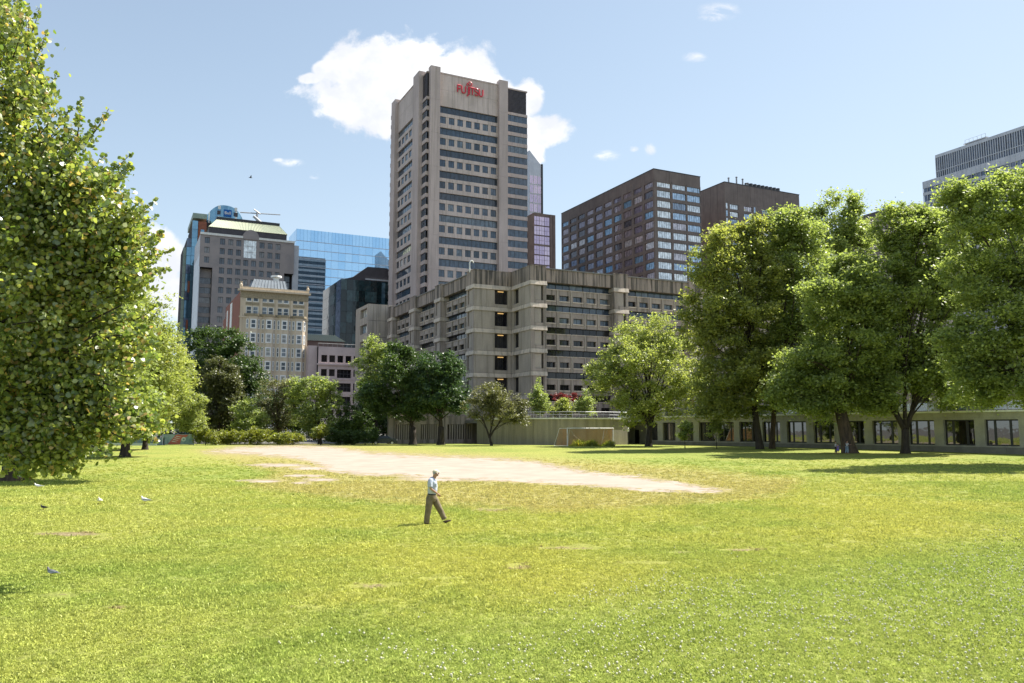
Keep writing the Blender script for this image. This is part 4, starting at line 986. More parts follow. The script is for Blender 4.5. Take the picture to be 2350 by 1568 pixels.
# ---------------------------------------------------------------- pink granite building and small green roof
pg = Bld('pink_stone_building', 'pink-grey stone building with dark square windows and tall glazed bays', 731, 795, 214.0)
T = pg.top; sR = pg.fr(850, 802)[0]; x_l = pg.fr(709, 795, 1.5)[0]
def pz(zy): return pg.fr(790, 734.4 + .2474 * zy)[1]
def pxx(zx, zy=500): return pg.fr(336.6 + .2474 * zx, 734.4 + .2474 * zy)[0]
cols = [pxx(z, 365) for z in (1648, 1722, 1797, 1872, 1947, 2022)]
rws = [pz(365), pz(493), pz(620), pz(745), pz(870), pz(995)]
holes = []
for i, c in enumerate(cols):
    for j, z in enumerate(rws):
        if j >= 1 and j <= 3 and i in (2, 3): continue
        holes.append((c - .80, c + .80, z - .95, z + .95))
tall = [(cols[2] - .85, cols[3] + .85, z - 1.4, z + .95) for z in rws[1:4]]
pg.wall('F', 0, sR, 4, T, holes + tall, .6, M['pinkgr'])
for h in holes: pg.win('F', (h[0] + h[1]) / 2, (h[2] + h[3]) / 2, 1.6, 1.9, .5, 1, 1, M['g_dark'], M['dark'])
for h in tall: pg.win('F', (h[0] + h[1]) / 2, (h[2] + h[3]) / 2, h[1] - h[0], h[3] - h[2], .5, 4, 2, M['g_dark'], M['louver'], bar=.1)
pg.box('cornice', -.4, sR, -.5, .0, rws[0] - 1.75, rws[0] - 1.4, M['pinkgr']); pg.box('wing_wall', x_l, -.02, 1.5, 12, 4, T + .3, M['pinkgr']); pg.box('core', .05, sR, .61, 12, 4, T - .05, M['inside'])
pg.box('string_course', -.05, sR, -.12, -.003, rws[1] - 1.95, rws[1] - 1.7, M['pinkgr'])
q = MB()
for i in range(12): q.tube([(i * sR / 11, .3, T), (i * sR / 11, .3, T + .9)], .04, M['grey'], 4)
q.tube([(0, .3, T + .9), (sR, .3, T + .9)], .05, M['grey'], 4); q.build('roof_railing', pg.e)
gh = Bld('green_roofed_hall', 'small hall with ribbed pale green copper roof between stone buildings', 700, 790, 235.0)
T = gh.top; x1_ = gh.fr(790, 786)[0]; zt_ = gh.fr(750, 769.5, 5)[1]; xt = gh.fr(767, 770, 5)[0]; ze = gh.fr(750, 783.5)[1]
gh.box('wall', -6, x1_, 0, 14, 5, ze, M['brown2'])
V = [(-6, -.4, ze + .01), (x1_ + .4, -.4, ze + .01), (x1_ + .4, 14, ze + .01), (-6, 14, ze + .01), (-6, 5, zt_), (xt, 5, zt_), (xt, 9, zt_), (-6, 9, zt_)]
mesh_obj('roof', V, BF, M['copper2'], gh.e)
for i in range(26):
    f = i / 25; q = MB(); q.tube([(-6 + (x1_ + 6) * f, -.42, ze + .1), (-6 + (xt + 6) * f, 4.95, zt_ + .1)], .1, M['copper'], 4); q.build('roof_seam', gh.e)
tc_ = Bld('concrete_annex', 'plain brown concrete block with slanted window openings beside the office block', 845, 697, 188.0)
T = tc_.top; sR = tc_.fr(905, 704)[0]; sL = tc_.lf(817, 712)[0]
zs = [tc_.lf(835, 452.9 + .2577 * z)[1] for z in (1035, 1175, 1320)]
tc_.wall('L', 0.3, sL, 3, T - .02, [(.9, sL * .62, z - 1.1, z + 1.1) for z in zs], .8, M['conc_plain'])
for z in zs: tc_.win('L', (.9 + sL * .62) / 2, z, sL * .62 - .9, 2.2, .7, 3, 1, M['g_brown'], M['dark'])
zk = T
for k in range(7):
    for i in range(3): tc_.box('panel', i * sR / 3 + .01, (i + 1) * sR / 3 - .05, -.002, .3, zk - 4.0 + .06, zk, M['conc_plain'])
    zk -= 4.0
tc_.box('core', .81, sR, .31, sL - .01, 2, T - .1, M['conc_plain'])
# ================================================================ TERRACE AND PAVILION
AZ2 = math.atan2(29.5, 43.8)
pv = Bld('pavilion_wing', 'low stone pavilion with large dark-framed windows behind the right-hand trees', 2339, 941.3, 83.0, az=AZ2)
PT = pv.top; NEAR = -22.0; FAR = pv.lf(1483, 985)[0]
WX = [(1493, 1509), (1521, 1550), (1561, 1591), (1604, 1641), (1648, 1684), (1697, 1733), (1750, 1790), (1806, 1850), (1867, 1914), (1930, 1983), (2002, 2060), (2085, 2144), (2166, 2236), (2260, 2338)]
wz1, wz0 = 4.22, 1.42
spans = [tuple(sorted((pv.lf(a, 985)[0], pv.lf(b, 985)[0]))) for a, b in WX] + [(-6.2, -1.6), (-12.6, -7.9), (-19, -14.2)]
pv.wall('L', NEAR, FAR, 1.28, 4.45, [(a, b, wz0, wz1) for a, b in spans], .45, M['terr'], name='wall')
# stone courses: blocks between the windows, proud by a few millimetres
edges = sorted(spans)
prev = NEAR
for a, b in edges + [(FAR, FAR)]:
    if a - prev > .4:
        n = max(1, round((a - prev) / 1.3)); zc = [1.30, 2.05, 2.80, 3.55, 4.28]
        for k in range(4):
            off = 0
            for i in range(n):
                x0 = prev + (a - prev) * i / n; x1 = prev + (a - prev) * (i + 1) / n
                pv.box('stone_block', -.012 - .004 * ((i + k) % 2), .01, x0 + .015, x1 - .015, zc[k] + .012, zc[k + 1] - .012, M['terr'])
    prev = b
for a, b in edges:
    q = MB(); w, h = b - a, wz1 - wz0
    for x in (-w / 2, w / 2 - .14): q.box(x, x + .14, -.02, .06, -h / 2, h / 2, M['dark'])
    for z in (-h / 2, h / 2 - .14): q.box(-w / 2 + .14, w / 2 - .14, -.02, .06, z, z + .14, M['dark'])
    xs_p = [-w / 2 + .14, -w / 2 + w * .27, w / 2 - w * .27, w / 2 - .14]
    for x in xs_p[1:3]: q.box(x - .12, x + .12, -.02, .06, -h / 2 + .14, h / 2 - .14, M['dark'])
    o = q.build('window', pv.e, (.36, (a + b) / 2, (wz0 + wz1) / 2), (0, 0, -math.pi / 2))
    for k in range(3): box('pane', xs_p[k] + (.12 if k else 0) + .003, xs_p[k + 1] - (.12 if k < 2 else 0) - .003, .02, .04, -h / 2 + .143, h / 2 - .143, M['g_terr'], o)
x = NEAR
while x < FAR - 1:
    pv.box('frieze_stone', -.03, .4, x + .01, min(x + 2.6, FAR) - .01, 4.46, PT - .16, M['terr']); pv.box('plinth_stone', -.22, .4, x + .01, min(x + 2.6, FAR) - .01, .2, 1.27, M['terr_dk']); x += 2.6
pv.box('coping', -.35, .5, NEAR, FAR, PT - .155, PT + .02, M['coping'])
pv.box('core', .46, 7.4, NEAR, FAR, .2, PT - .2, M['inside']); pv.box('roof_terrace', .51, 7.6, NEAR, FAR + 3, PT - .15, PT - .02, M['roof'])
pv.box('recess_wall', 3.0, 3.4, FAR + .02, FAR + 9, .3, 4.4, M['coping']); pv.box('recess_soffit', -.3, 3.4, FAR + .02, FAR + 9, 4.41, PT - .16, M['terr']); pv.box('coping', -.35, .5, FAR + .02, FAR + 9, PT - .155, PT + .02, M['coping'])
d0_, _ = pv.lf(1466.8, 1000, 2.95); d1_, _ = pv.lf(1457.7, 1000, 2.95)
pv.box('door', 2.93, 2.99, d0_, d1_, .75, 3.1, M['dark'])
# upper storey set back on the roof
US = 7.5; uz1 = pv.lf(2128, 895, US)[1]; uz0 = pv.lf(2128, 925, US)[1]; uT = pv.lf(2128, 882, US)[1]
us = []
x = NEAR
while x < FAR + 18: us.append((x + 1.0, x + 3.3)); x += 4.3
pv.wall('L', NEAR, FAR + 20, PT - .1, uT, [(a, b, PT + .25, uz1) for a, b in us], .3, M['pinkgr'], xo=US, name='upper_wall')
for a, b in us:
    o = link('window', winmesh(b - a, uz1 - PT - .25, 2, 1, M['g_terr'], M['dark'], bar=.09, edge=.1), pv.e, (US + .25, (a + b) / 2, (uz1 + PT + .25) / 2), (0, 0, -math.pi / 2))
pv.box('upper_core', US + .31, US + 9, NEAR, FAR + 20, PT - .1, uT - .02, M['inside']); pv.box('upper_coping', US - .3, US + 9, NEAR, FAR + 20, uT + .003, uT + .3, M['dark'])
pv.box('attic_wall', US + 2, US + 9, NEAR, FAR + 20, uT + .31, uT + 5.0, M['conc_plain'])
# glass railing
rl = empty('terrace_railing', (pv.o.x, pv.o.y, 0), AZ2, label='glass and steel railing along the pavilion roof edge', cat='railing')
x = NEAR
while x < FAR + 8:
    box('railing_post', -.02, .03, x, x + .05, PT + .02, PT + 1.05, M['grey'], rl); box('railing_pane', .0, .015, x + .12, x + 2.0, PT + .12, PT + .95, M['g_rail'] if 'g_rail' in M else M['metalwht'], rl) if False else None
    x += 2.1
box('handrail', -.04, .05, NEAR, FAR + 8, PT + 1.051, PT + 1.11, M['grey'], rl); box('lower_rail', -.02, .03, NEAR, FAR + 8, PT + .55, PT + .58, M['grey'], rl)
m_, t_, o_ = newmat('railing_glass'); g1_ = nd(t_, 'ShaderNodeBsdfTransparent'); g2_ = nd(t_, 'ShaderNodeBsdfGlossy'); g2_.inputs['Roughness'].default_value = .05
g1_.inputs[0].default_value = (.78, .85, .82, 1); gm_ = nd(t_, 'ShaderNodeMixShader'); gm_.inputs[0].default_value = .16
lk(t_, g1_.outputs[0], gm_.inputs[1]); lk(t_, g2_.outputs[0], gm_.inputs[2]); lk(t_, gm_.outputs[0], o_.inputs[0]); M['g_rail'] = m_
x = NEAR
while x < FAR + 6: box('glass_pane', .0, .015, x + .1, x + 2.05, PT + .1, PT + .98, M['g_rail'], rl); x += 2.1
# curved board-marked wall carrying the terrace
CW = [(1094, 133), (1130, 129), (1175, 125.3), (1225, 123), (1285, 121.8), (1345, 122.2), (1400, 124), (1440, 126.5)]
cwp = []
for i in range(len(CW) - 1):
    for k in range(4):
        f = k / 4; px = CW[i][0] * (1 - f) + CW[i + 1][0] * f; Y = CW[i][1] * (1 - f) + CW[i + 1][1] * f; p = pt(px, 985, Y); cwp.append((p.x, p.y))
p = pt(1440, 985, 126.5); cwp.append((p.x, p.y))
cw = empty('curved_wall', (cwp[0][0], cwp[0][1], 0), 0, label='curved board-marked concrete retaining wall behind the football goal', cat='wall')
def strip(name, pts, d, z0, z1, m, parent, out=0.0):
    """a wall along a path, d thick"""
    V = []; n = len(pts)
    for i, (x, y) in enumerate(pts):
        a = Vector(pts[max(i - 1, 0)]); b = Vector(pts[min(i + 1, n - 1)]); t = (b - a).normalized(); nn_ = Vector((t.y, -t.x))
        for q_, z in ((out, z0), (out, z1), (-d, z1), (-d, z0)): V.append((x + nn_.x * q_ - cwp[0][0], y + nn_.y * q_ - cwp[0][1], z))
    F = []
    for i in range(n - 1):
        for k in range(4): F.append((i * 4 + k, i * 4 + (k + 1) % 4, (i + 1) * 4 + (k + 1) % 4, (i + 1) * 4 + k))
    F += [(3, 2, 1, 0), tuple((n - 1) * 4 + k for k in range(4))]
    return mesh_obj(name, V, F, m, parent)
for i in range(0, len(cwp) - 1, 4):
    seg = cwp[i:i + 5]; a = Vector(seg[0]); b = Vector(seg[1]); seg[0] = tuple(a + (b - a).normalized() * .04)
    strip('wall_panel', seg, .4, .3, 4.72, M['boardwall'], cw)
strip('coping', cwp, .6, 4.721, 4.92, M['coping'], cw, .22)
# terrace deck behind it
dk_ = [(x, y + .35) for x, y in cwp] + [(cwp[-1][0] + 4, cwp[-1][1] + 10), (18, 150), (-4, 142), (cwp[0][0] - 3, cwp[0][1] + 6)]
q = MB(); q.prism(dk_, 4.2, 4.7, M['roof']); o = q.build('terrace_deck'); tag(o, 'raised terrace deck between curved wall and office block', 'terrace', kind='structure')
rl2 = empty('terrace_railing', (0, 0, 0), 0, label='thin metal railing above the curved concrete wall', cat='railing')
q = MB(); q.tube([(x, y + .5, 5.85) for x, y in cwp[6:]], .04, M['grey'], 5); q.tube([(x, y + .5, 5.4) for x, y in cwp[6:]], .025, M['grey'], 5); q.build('handrail', rl2)
for i in range(6, len(cwp), 1): q = MB(); q.tube([(cwp[i][0], cwp[i][1] + .5, 4.7), (cwp[i][0], cwp[i][1] + .5, 5.85)], .03, M['grey'], 5); q.build('railing_post', rl2)
# ribbed ground-floor openings left of the curved wall
rb = empty('ribbed_ground_floor', (pod.o.x, pod.o.y, 0), AZ, label='low concrete arcade with vertical fins under the dark trees', cat='arcade')
def podx(px, y): return pod.fr(px, 1000, y)[0]
yg = 4.4
xs_ = [(904, 950), (962, 1006), (1030, 1081)]
xa0 = podx(893, yg); xa1 = podx(1094, yg)
box('wall', xa0, xa1, yg + .5, yg + 1.0, .3, 6.5, M['conc'], rb); box('lintel', xa0, xa1, yg, yg + .49, 4.0, 5.4, M['conc'], rb); box('plinth', xa0, xa1, yg, yg + .49, .4, 1.45, M['conc'], rb)
for a, b in xs_:
    a_, b_ = podx(a, yg), podx(b, yg); box('dark_opening', a_, b_, yg + .42, yg + .49, 1.46, 3.98, M['inside'], rb)
    n = 9
    for i in range(n): x = a_ + (b_ - a_) * (i + .5) / n; box('fin', x - .11, x + .11, yg + .05, yg + .41, 1.452, 3.99, M['conc_plain'], rb)
for px in (898, 956, 1018, 1088): x = podx(px, yg); box('pier', x - .55, x + .55, yg - .25, yg + .48, .3, 6.5, M['conc'], rb)
# terrace furniture: tables, benches, red parasols, orange awning
def place(px, Y, z=4.7): p = pt(px, 985, Y); return (p.x, p.y, z)
for i, (px, Y, lab) in enumerate(((1245, 127, 'leftmost of the grey picnic tables on the terrace'), (1292, 126, 'middle one of the grey picnic tables on the terrace'), (1338, 127, 'rightmost of the grey picnic tables on the terrace'))):
    t = empty('picnic_table', place(px, Y), .3 * i, label=lab, cat='picnic table', group='picnic tables on the terrace')
    box('table_top', -1.0, 1.0, -.4, .4, .72, .78, M['grey'], t)
    for s in (-1, 1): box('bench', -1.0, 1.0, s * .75 - .14, s * .75 + .14, .43, .47, M['grey'], t); box('leg', s * .8 - .04, s * .8 + .04, -.7, .7, 0, .4, M['dark'], t); box('post', s * .8 - .04, s * .8 + .04, -.1, .1, .41, .719, M['dark'], t)
def parasol(px, py, Y, r, m, lab, z0=4.7):
    p = pt(px, py, Y); t = empty('parasol', (p.x, p.y, z0), 0, label=lab, cat='parasol', group='parasols on the terrace')
    h = p.z - z0; q = MB()
    n = 8; V = [(0, 0, h + .35)] + [(r * math.cos(2 * math.pi * i / n), r * math.sin(2 * math.pi * i / n), h - .15) for i in range(n)] + [(r * math.cos(2 * math.pi * i / n), r * math.sin(2 * math.pi * i / n), h - .38) for i in range(n)]
    F = [(0, 1 + i, 1 + (i + 1) % n) for i in range(n)] + [(1 + i, n + 1 + i, n + 1 + (i + 1) % n, 1 + (i + 1) % n) for i in range(n)]
    mesh_obj('canopy', V, F, m, t); q.tube([(0, 0, 0), (0, 0, h + .3)], .035, M['grey'], 6); q.build('pole', t)
aw = empty('orange_screen', (0, 0, 0), 0, label='orange mural panel on the upper pavilion wall behind leaves', cat='mural')  # plain orange panels with a canvas finish
s0, z0_ = pv.lf(2292, 915, US - .5); s1, z1_ = pv.lf(2252, 893, US - .5)
P0 = Vector((pv.o.x, pv.o.y, 0)); aw.location = P0; aw.rotation_euler = (0, 0, AZ2)
for i in range(3): box('panel', US - .5, US - .4, s0 + (s1 - s0) * i / 3 + .05, s0 + (s1 - s0) * (i + 1) / 3 - .05, z0_, z1_, M['orange'], aw)
box('panel', US - .5, US - .4, s0 - 7, s0 - 5.5, z1_ - 1.2, z1_ - .2, M['orange'], aw)

# ================================================================ TREES
def leafmat(name, c1, c2, c3=None, trans=.58, rough=.45, gloss=.05):
    m, t, out = newmat(name)
    a = nd(t, 'ShaderNodeAttribute', attribute_name='tint').outputs['Fac']
    pos = nd(t, 'ShaderNodeNewGeometry').outputs['Position']
    n = noise(t, pos, .35, 3, .6)
    c = mixc(t, smooth(t, mth(t, 'ADD', mth(t, 'MULTIPLY', a, .6), mth(t, 'MULTIPLY', n, .5)), .25, .8), c1, c2)
    if c3: c = mixc(t, smooth(t, a, .93, .97), c, c3)
    df = nd(t, 'ShaderNodeBsdfDiffuse'); tr = nd(t, 'ShaderNodeBsdfTranslucent'); gl = nd(t, 'ShaderNodeBsdfGlossy'); gl.inputs['Roughness'].default_value = rough
    tc2 = mixc(t, 1.0, c, (1.30, 1.32, .75), 'MULTIPLY')
    lk(t, c, df.inputs[0]); lk(t, tc2, tr.inputs[0])
    m1 = nd(t, 'ShaderNodeMixShader'); m1.inputs[0].default_value = trans; lk(t, df.outputs[0], m1.inputs[1]); lk(t, tr.outputs[0], m1.inputs[2])
    m2 = nd(t, 'ShaderNodeMixShader'); m2.inputs[0].default_value = gloss; lk(t, m1.outputs[0], m2.inputs[1]); lk(t, gl.outputs[0], m2.inputs[2])
    lk(t, m2.outputs[0], out.inputs[0]); return m
LM = {
    'light': leafmat('pale_green_leaves', (0.22, 0.275, 0.085), (0.42, 0.46, 0.15), (.52, .48, .14)),
    'mid': leafmat('maple_leaves', (0.185, 0.245, 0.08), (0.36, 0.425, 0.14), (.54, .54, .15)),
    'yel': leafmat('yellowing_leaves', (0.19, 0.235, 0.075), (0.40, 0.42, 0.12), (.60, .48, .12)),
    'dark': leafmat('dark_leaves', (0.045, 0.085, 0.022), (0.085, 0.14, 0.034), trans=.35),
    'blue': leafmat('bluish_dark_leaves', (0.042, 0.085, 0.034), (0.085, 0.145, 0.050), trans=.3),
    'olive': leafmat('olive_leaves', (0.12, 0.13, 0.055), (0.20, 0.205, 0.085), trans=.35),
    'brown': leafmat('brown_green_leaves', (0.070, 0.085, 0.034), (0.135, 0.145, 0.052), trans=.35),
    'hedge': leafmat('hedge_leaves', (0.14, 0.19, 0.03), (0.30, 0.31, 0.05), (.42, .3, .05)),
    'near': leafmat('linden_leaves', (0.12, 0.19, 0.045), (0.40, 0.44, 0.12), (.62, .42, .18), trans=.55, rough=.42, gloss=.09),
}
def fastmesh(name, V, nper, m, tint=None, faces=None):
    """V: (n*nper,3) vertices; each run of nper vertices is a face, or uses the face pattern"""
    me = D.meshes.new(name); n = len(V) // nper
    me.vertices.add(len(V)); me.vertices.foreach_set('co', V.astype(np.float32).ravel())
    faces = faces or [tuple(range(nper))]
    L = np.concatenate([(np.arange(n)[:, None] * nper + np.array(f)[None]) for f in faces], 1)
    sizes = [len(f) for f in faces]; starts = np.cumsum([0] + sizes[:-1]); tot = sum(sizes)
    me.loops.add(L.size); me.loops.foreach_set('vertex_index', L.ravel()); me.polygons.add(n * len(faces))
    me.polygons.foreach_set('loop_start', (np.arange(n)[:, None] * tot + starts[None]).ravel())
    me.update(calc_edges=True); me.materials.append(m)
    if tint is not None:
        a = me.attributes.new('tint', 'FLOAT', 'FACE'); a.data.foreach_set('value', np.repeat(tint, len(faces)).astype(np.float32))
    return me
def frames(n, r, up=.6):
    nrm = r.normal(size=(n, 3)); nrm[:, 2] = np.abs(nrm[:, 2]) + up; nrm /= np.linalg.norm(nrm, axis=1)[:, None]
    a = r.normal(size=(n, 3)); a -= nrm * (a * nrm).sum(1)[:, None]; a /= np.linalg.norm(a, axis=1)[:, None]
    return a, np.cross(nrm, a), nrm
def leaf_quads(C, size, r, up=.6):
    n = len(C); a, b, nn_ = frames(n, r, up); s = size * r.uniform(.6, 1.35, n)[:, None]
    k = nn_ * s * .18
    V = np.stack([C - a * s * .6, C + b * s * .38 - k, C + a * s * .6 - k * .5, C - b * s * .38 - k], 1)
    return V.reshape(-1, 3)
HEART = [(-.52, 0, 0), (-.30, .40, -.06), (.12, .40, -.08), (.60, 0, -.12), (.12, -.40, -.08), (-.30, -.40, -.06)]
def leaf_hearts(C, size, r, up=0.0):
    n = len(C); a, b, nn_ = frames(n, r, up); s = size * r.uniform(.65, 1.25, n)[:, None]
    P = [C + a * s * x + b * s * y + nn_ * s * (z * 1.6) for x, y, z in HEART]
    return np.stack(P, 1).reshape(-1, 3)
def pseudo(P, s):
    return np.sin(P[:, 0] * s + 1.7 * np.sin(P[:, 2] * s * .8)) * np.sin(P[:, 1] * s * .9 + 2.1) * np.sin(P[:, 2] * s * 1.1 + .7 * np.sin(P[:, 0] * s))
def limb_tube(q, p0, p1, r0, r1, r, m, sag=.12, n=5, sides=6):
    p0 = Vector(p0); p1 = Vector(p1); L = (p1 - p0).length; off = Vector(r.normal(size=3)) * L * .06
    pts = []; rad = []
    for i in range(n + 1):
        f = i / n; c = p0.lerp(p1, f); c = c + Vector((0, 0, math.sin(f * math.pi) * -L * sag)) + off * math.sin(f * math.pi)
        pts.append(c); rad.append(r0 + (r1 - r0) * f)
    q.tube(pts, rad, m, sides)
def tree(name, label, base, blobs_, leaves, lm, size=.3, seed=1, trunk_r=.3, fork=None, lean=None, bark='bark', group=None, clump=.85, dens=1.0, per=55, limbs=26, cat='tree', Yc=None, dy=0.0, bigl=(), gapamp=.55, up=.6, trunk=True, z0=None, shade=None):
    """blobs: crown ellipsoids as seen in the picture (px, py, rx, ry[, depth offset]) at the tree's distance"""
    r = np.random.default_rng(seed)
    b = Vector(base); Y = Yc or b.y
    E = []
    for i_, bl_ in enumerate(blobs_):
        px, py, rx, ry = bl_[:4]; off = bl_[4] if len(bl_) > 4 else ((i_ * 37 % 7) / 3 - 1) * .3 * rx * Y / FPX
        c = pt(px, py, Y + off + dy); k = Y / FPX
        E.append((np.array(c), np.array((rx * k, (rx + ry) / 2 * k, ry * k))))
    E2 = []
    for c_, R_e in E:
        E2.append((c_, R_e * .90))
        for _ in range(10):
            d = r.normal(size=3); d[2] += .25; d /= np.linalg.norm(d); E2.append((c_ + d * R_e * r.uniform(.78, 1.0), R_e * r.uniform(.18, .36) * np.array((1, 1, .85))))
    E = E2
    vol = np.array([np.prod(e[1]) ** .62 for e in E]); vol /= vol.sum()
    nc_ = max(8, int(leaves / per)); Cs = []
    for e, v in zip(E, vol):
        n = int(nc_ * v * 1.9) + 3; d = r.normal(size=(n, 3)); d /= np.linalg.norm(d, axis=1)[:, None]
        rad = r.uniform(0, 1, n) ** (1 / 2.6); P = e[0] + d * rad[:, None] * e[1]
        keep = pseudo(P, 1.15 / max(.5, e[1].mean() / 4)) + r.normal(size=n) * .25 > -gapamp + .15
        Cs.append(P[keep])
    Cs = np.concatenate(Cs); r.shuffle(Cs); Cs = Cs[:nc_]
    cr = clump * r.uniform(.45, 1.3, len(Cs))
    # loose sprays that break the outline
    nsp = int(len(Cs) * .30); sp = []
    ei = r.choice(len(E), nsp, p=vol)
    for k_ in ei:
        d = r.normal(size=3); d[2] = abs(d[2]) * 1.1 - .3; d /= np.linalg.norm(d); sp.append(E[k_][0] + d * r.uniform(1.0, 1.20) * E[k_][1])
    Cs = np.concatenate([Cs, np.array(sp)]); cr = np.concatenate([cr, clump * r.uniform(.25, .55, nsp)])
    idx = np.repeat(np.arange(len(Cs)), np.where(np.arange(len(Cs)) < len(Cs) - nsp, per, max(6, per // 4)))
    o_ = r.normal(size=(len(idx), 3)) * np.array((.62, .62, .36)) * cr[idx][:, None]
    P = Cs[idx] + o_
    zmin = float(gz(b.x, b.y)) + .25 if z0 is None else z0
    P = P[P[:, 2] > zmin]
    tint = r.uniform(0, 1, len(P)) * .6 + .4 * r.uniform(0, 1, len(Cs))[idx[:len(P)]]
    root = empty(name, (b.x, b.y, b.z), 0, label=label, cat=cat, group=group)
    V = leaf_quads(P, size, r, up) - np.array(b)
    cme = fastmesh('crown', V, 4, LM[lm], tint); link('crown', cme, root)
    if trunk:
        q = MB(); m = M[bark]; B0 = Vector((0, 0, 0))
        top = np.average(np.array([e[0] for e in E]), axis=0, weights=vol) - np.array(b)
        forks = fork or [(top[0] * .5, top[1] * .5, top[2] * .62, .55)]
        hl = Vector(lean) if lean else Vector((0, 0, top[2] * .3))
        q.tube([(0, 0, -.2), (0, 0, .12), tuple(hl * .18 + Vector((0, 0, .1))), tuple(hl * .55), tuple(hl)], [trunk_r * 1.7, trunk_r * 1.35, trunk_r * 1.08, trunk_r * .97, trunk_r * .9], m, 12)
        ends = []
        for (fx_, fy_, fz_, fr_) in forks:
            e1 = Vector((fx_, fy_, fz_)); mid = hl.lerp(e1, .5) + Vector((0, 0, -.04 * fz_))
            q.tube([tuple(hl - Vector((0, 0, .3))), tuple(hl.lerp(mid, .5)), tuple(mid), tuple(mid.lerp(e1, .5)), tuple(e1)], [trunk_r * fr_ * 1.25, trunk_r * fr_ * 1.1, trunk_r * fr_ * .95, trunk_r * fr_ * .8, trunk_r * fr_ * .6], m, 8)
            ends.append((hl, mid, e1, trunk_r * fr_))
        tg = Cs[r.permutation(len(Cs))[:limbs]] - np.array(b)
        for T_ in tg:
            T_ = Vector(T_); best = min(ends, key=lambda e: (Vector(e[2]) - T_).length)
            f = r.uniform(.15, .95); st_ = best[0].lerp(best[1], f * 2) if f < .5 else best[1].lerp(best[2], f * 2 - 1)
            if st_.z > T_.z - .3: st_ = best[0].lerp(best[1], .5)
            limb_tube(q, st_, T_, best[3] * .38, .025, r, m, sag=-.06 if T_.z > st_.z else .02)
        q.build('trunk', root, smoothf=True)
    return root
tg_ = 'tall trees along the right side of the lawn'
g = G(1488, 1022); g.y = 116
tree('maple_tree', 'round light yellow-green tree right of the football goal', pt(1488, 1022, 112)[:2] + (float(gz(0, 112)),) if False else (pt(1488, 985, 113).x, 113, float(gz(0, 113))),
     [(1480, 850, 92, 88), (1405, 875, 68, 62), (1552, 850, 74, 82), (1468, 785, 58, 55), (1500, 930, 95, 42), (1385, 850, 38, 38), (1585, 880, 40, 60), (1515, 760, 40, 36), (1430, 815, 55, 50), (1455, 945, 60, 30)],
     44000, 'light', .25, 11, .42, limbs=40, clump=.85, per=65, fork=[(-2.5, 0, 9, .6), (2.5, .5, 9.5, .55), (.3, 0, 11, .6)], lean=(.2, 0, 3.0))
def base(px, py): return tuple(G(px, py))
tree('tall_tree', 'tall tree with yellowing top and leaning forked trunk, left end of the right-hand row', base(1744, 1031),
     [(1640, 600, 62, 66), (1690, 565, 62, 48), (1740, 560, 40, 55), (1730, 640, 80, 85), (1640, 700, 62, 80), (1700, 750, 82, 85), (1610, 780, 48, 60), (1740, 850, 78, 70), (1640, 870, 60, 48), (1680, 925, 66, 38), (1630, 920, 40, 40)],
     68000, 'yel', .29, 12, .40, limbs=36, clump=1.0, per=75, lean=(-.6, 0, 6.0), fork=[(-4.0, 0, 15, .55), (-1.2, 0, 20, .62), (2.0, .5, 14, .5)], gapamp=.25, group=tg_)
tree('tall_tree', 'slim brown-trunked tree just right of the leaning forked trunk', base(1772, 1030),
     [(1795, 515, 52, 46), (1840, 540, 50, 50), (1820, 600, 85, 80), (1780, 690, 78, 85), (1865, 700, 85, 90), (1830, 810, 95, 88), (1770, 890, 75, 60), (1850, 900, 70, 55)],
     66000, 'mid', .29, 13, .32, limbs=30, clump=1.0, per=75, lean=(.5, 0, 6), bark='bark2', gapamp=.25, group=tg_)
tree('tall_tree', 'tall narrow-topped tree rising behind the right-hand row', (pt(1915, 985, 112).x, 112, .8),
     [(1930, 488, 42, 50), (1900, 555, 65, 58), (1950, 590, 52, 66), (1900, 660, 80, 75), (1865, 510, 36, 36), (1965, 540, 25, 40)],
     36000, 'mid', .29, 14, .45, limbs=26, clump=.95, per=75, gapamp=.35, group=tg_)
tree('tall_tree', 'dark tree with the thickest brown trunk, where the children stand', base(1950, 1040),
     [(1925, 690, 85, 85), (1965, 790, 90, 90), (1885, 850, 85, 72), (1985, 880, 80, 55), (1890, 925, 62, 36), (1965, 630, 55, 55), (1815, 900, 48, 42), (1990, 700, 60, 70), (2010, 930, 40, 28)],
     72000, 'mid', .28, 15, .66, limbs=34, clump=.95, per=75, lean=(-.9, 0, 5.2), bark='bark2', gapamp=.35, group=tg_)
tree('tall_tree', 'dark-limbed tree forking low into a wide V at right', base(2078, 1041),
     [(2062, 530, 50, 62), (2110, 580, 78, 80), (2045, 670, 70, 80), (2125, 710, 90, 90), (2030, 780, 62, 66), (2150, 830, 80, 62), (2080, 850, 85, 50), (2025, 890, 50, 42), (2110, 505, 42, 40), (2190, 895, 62, 40), (2180, 650, 60, 80), (2165, 550, 50, 60)],
     80000, 'mid', .28, 16, .40, limbs=46, clump=.95, per=75, lean=(.1, 0, 2.6), fork=[(-3.3, 0, 9.0, .55), (3.2, .3, 10.0, .6), (.4, 0, 11.5, .5), (-1.2, .6, 7, .4)], gapamp=.25, group=tg_)
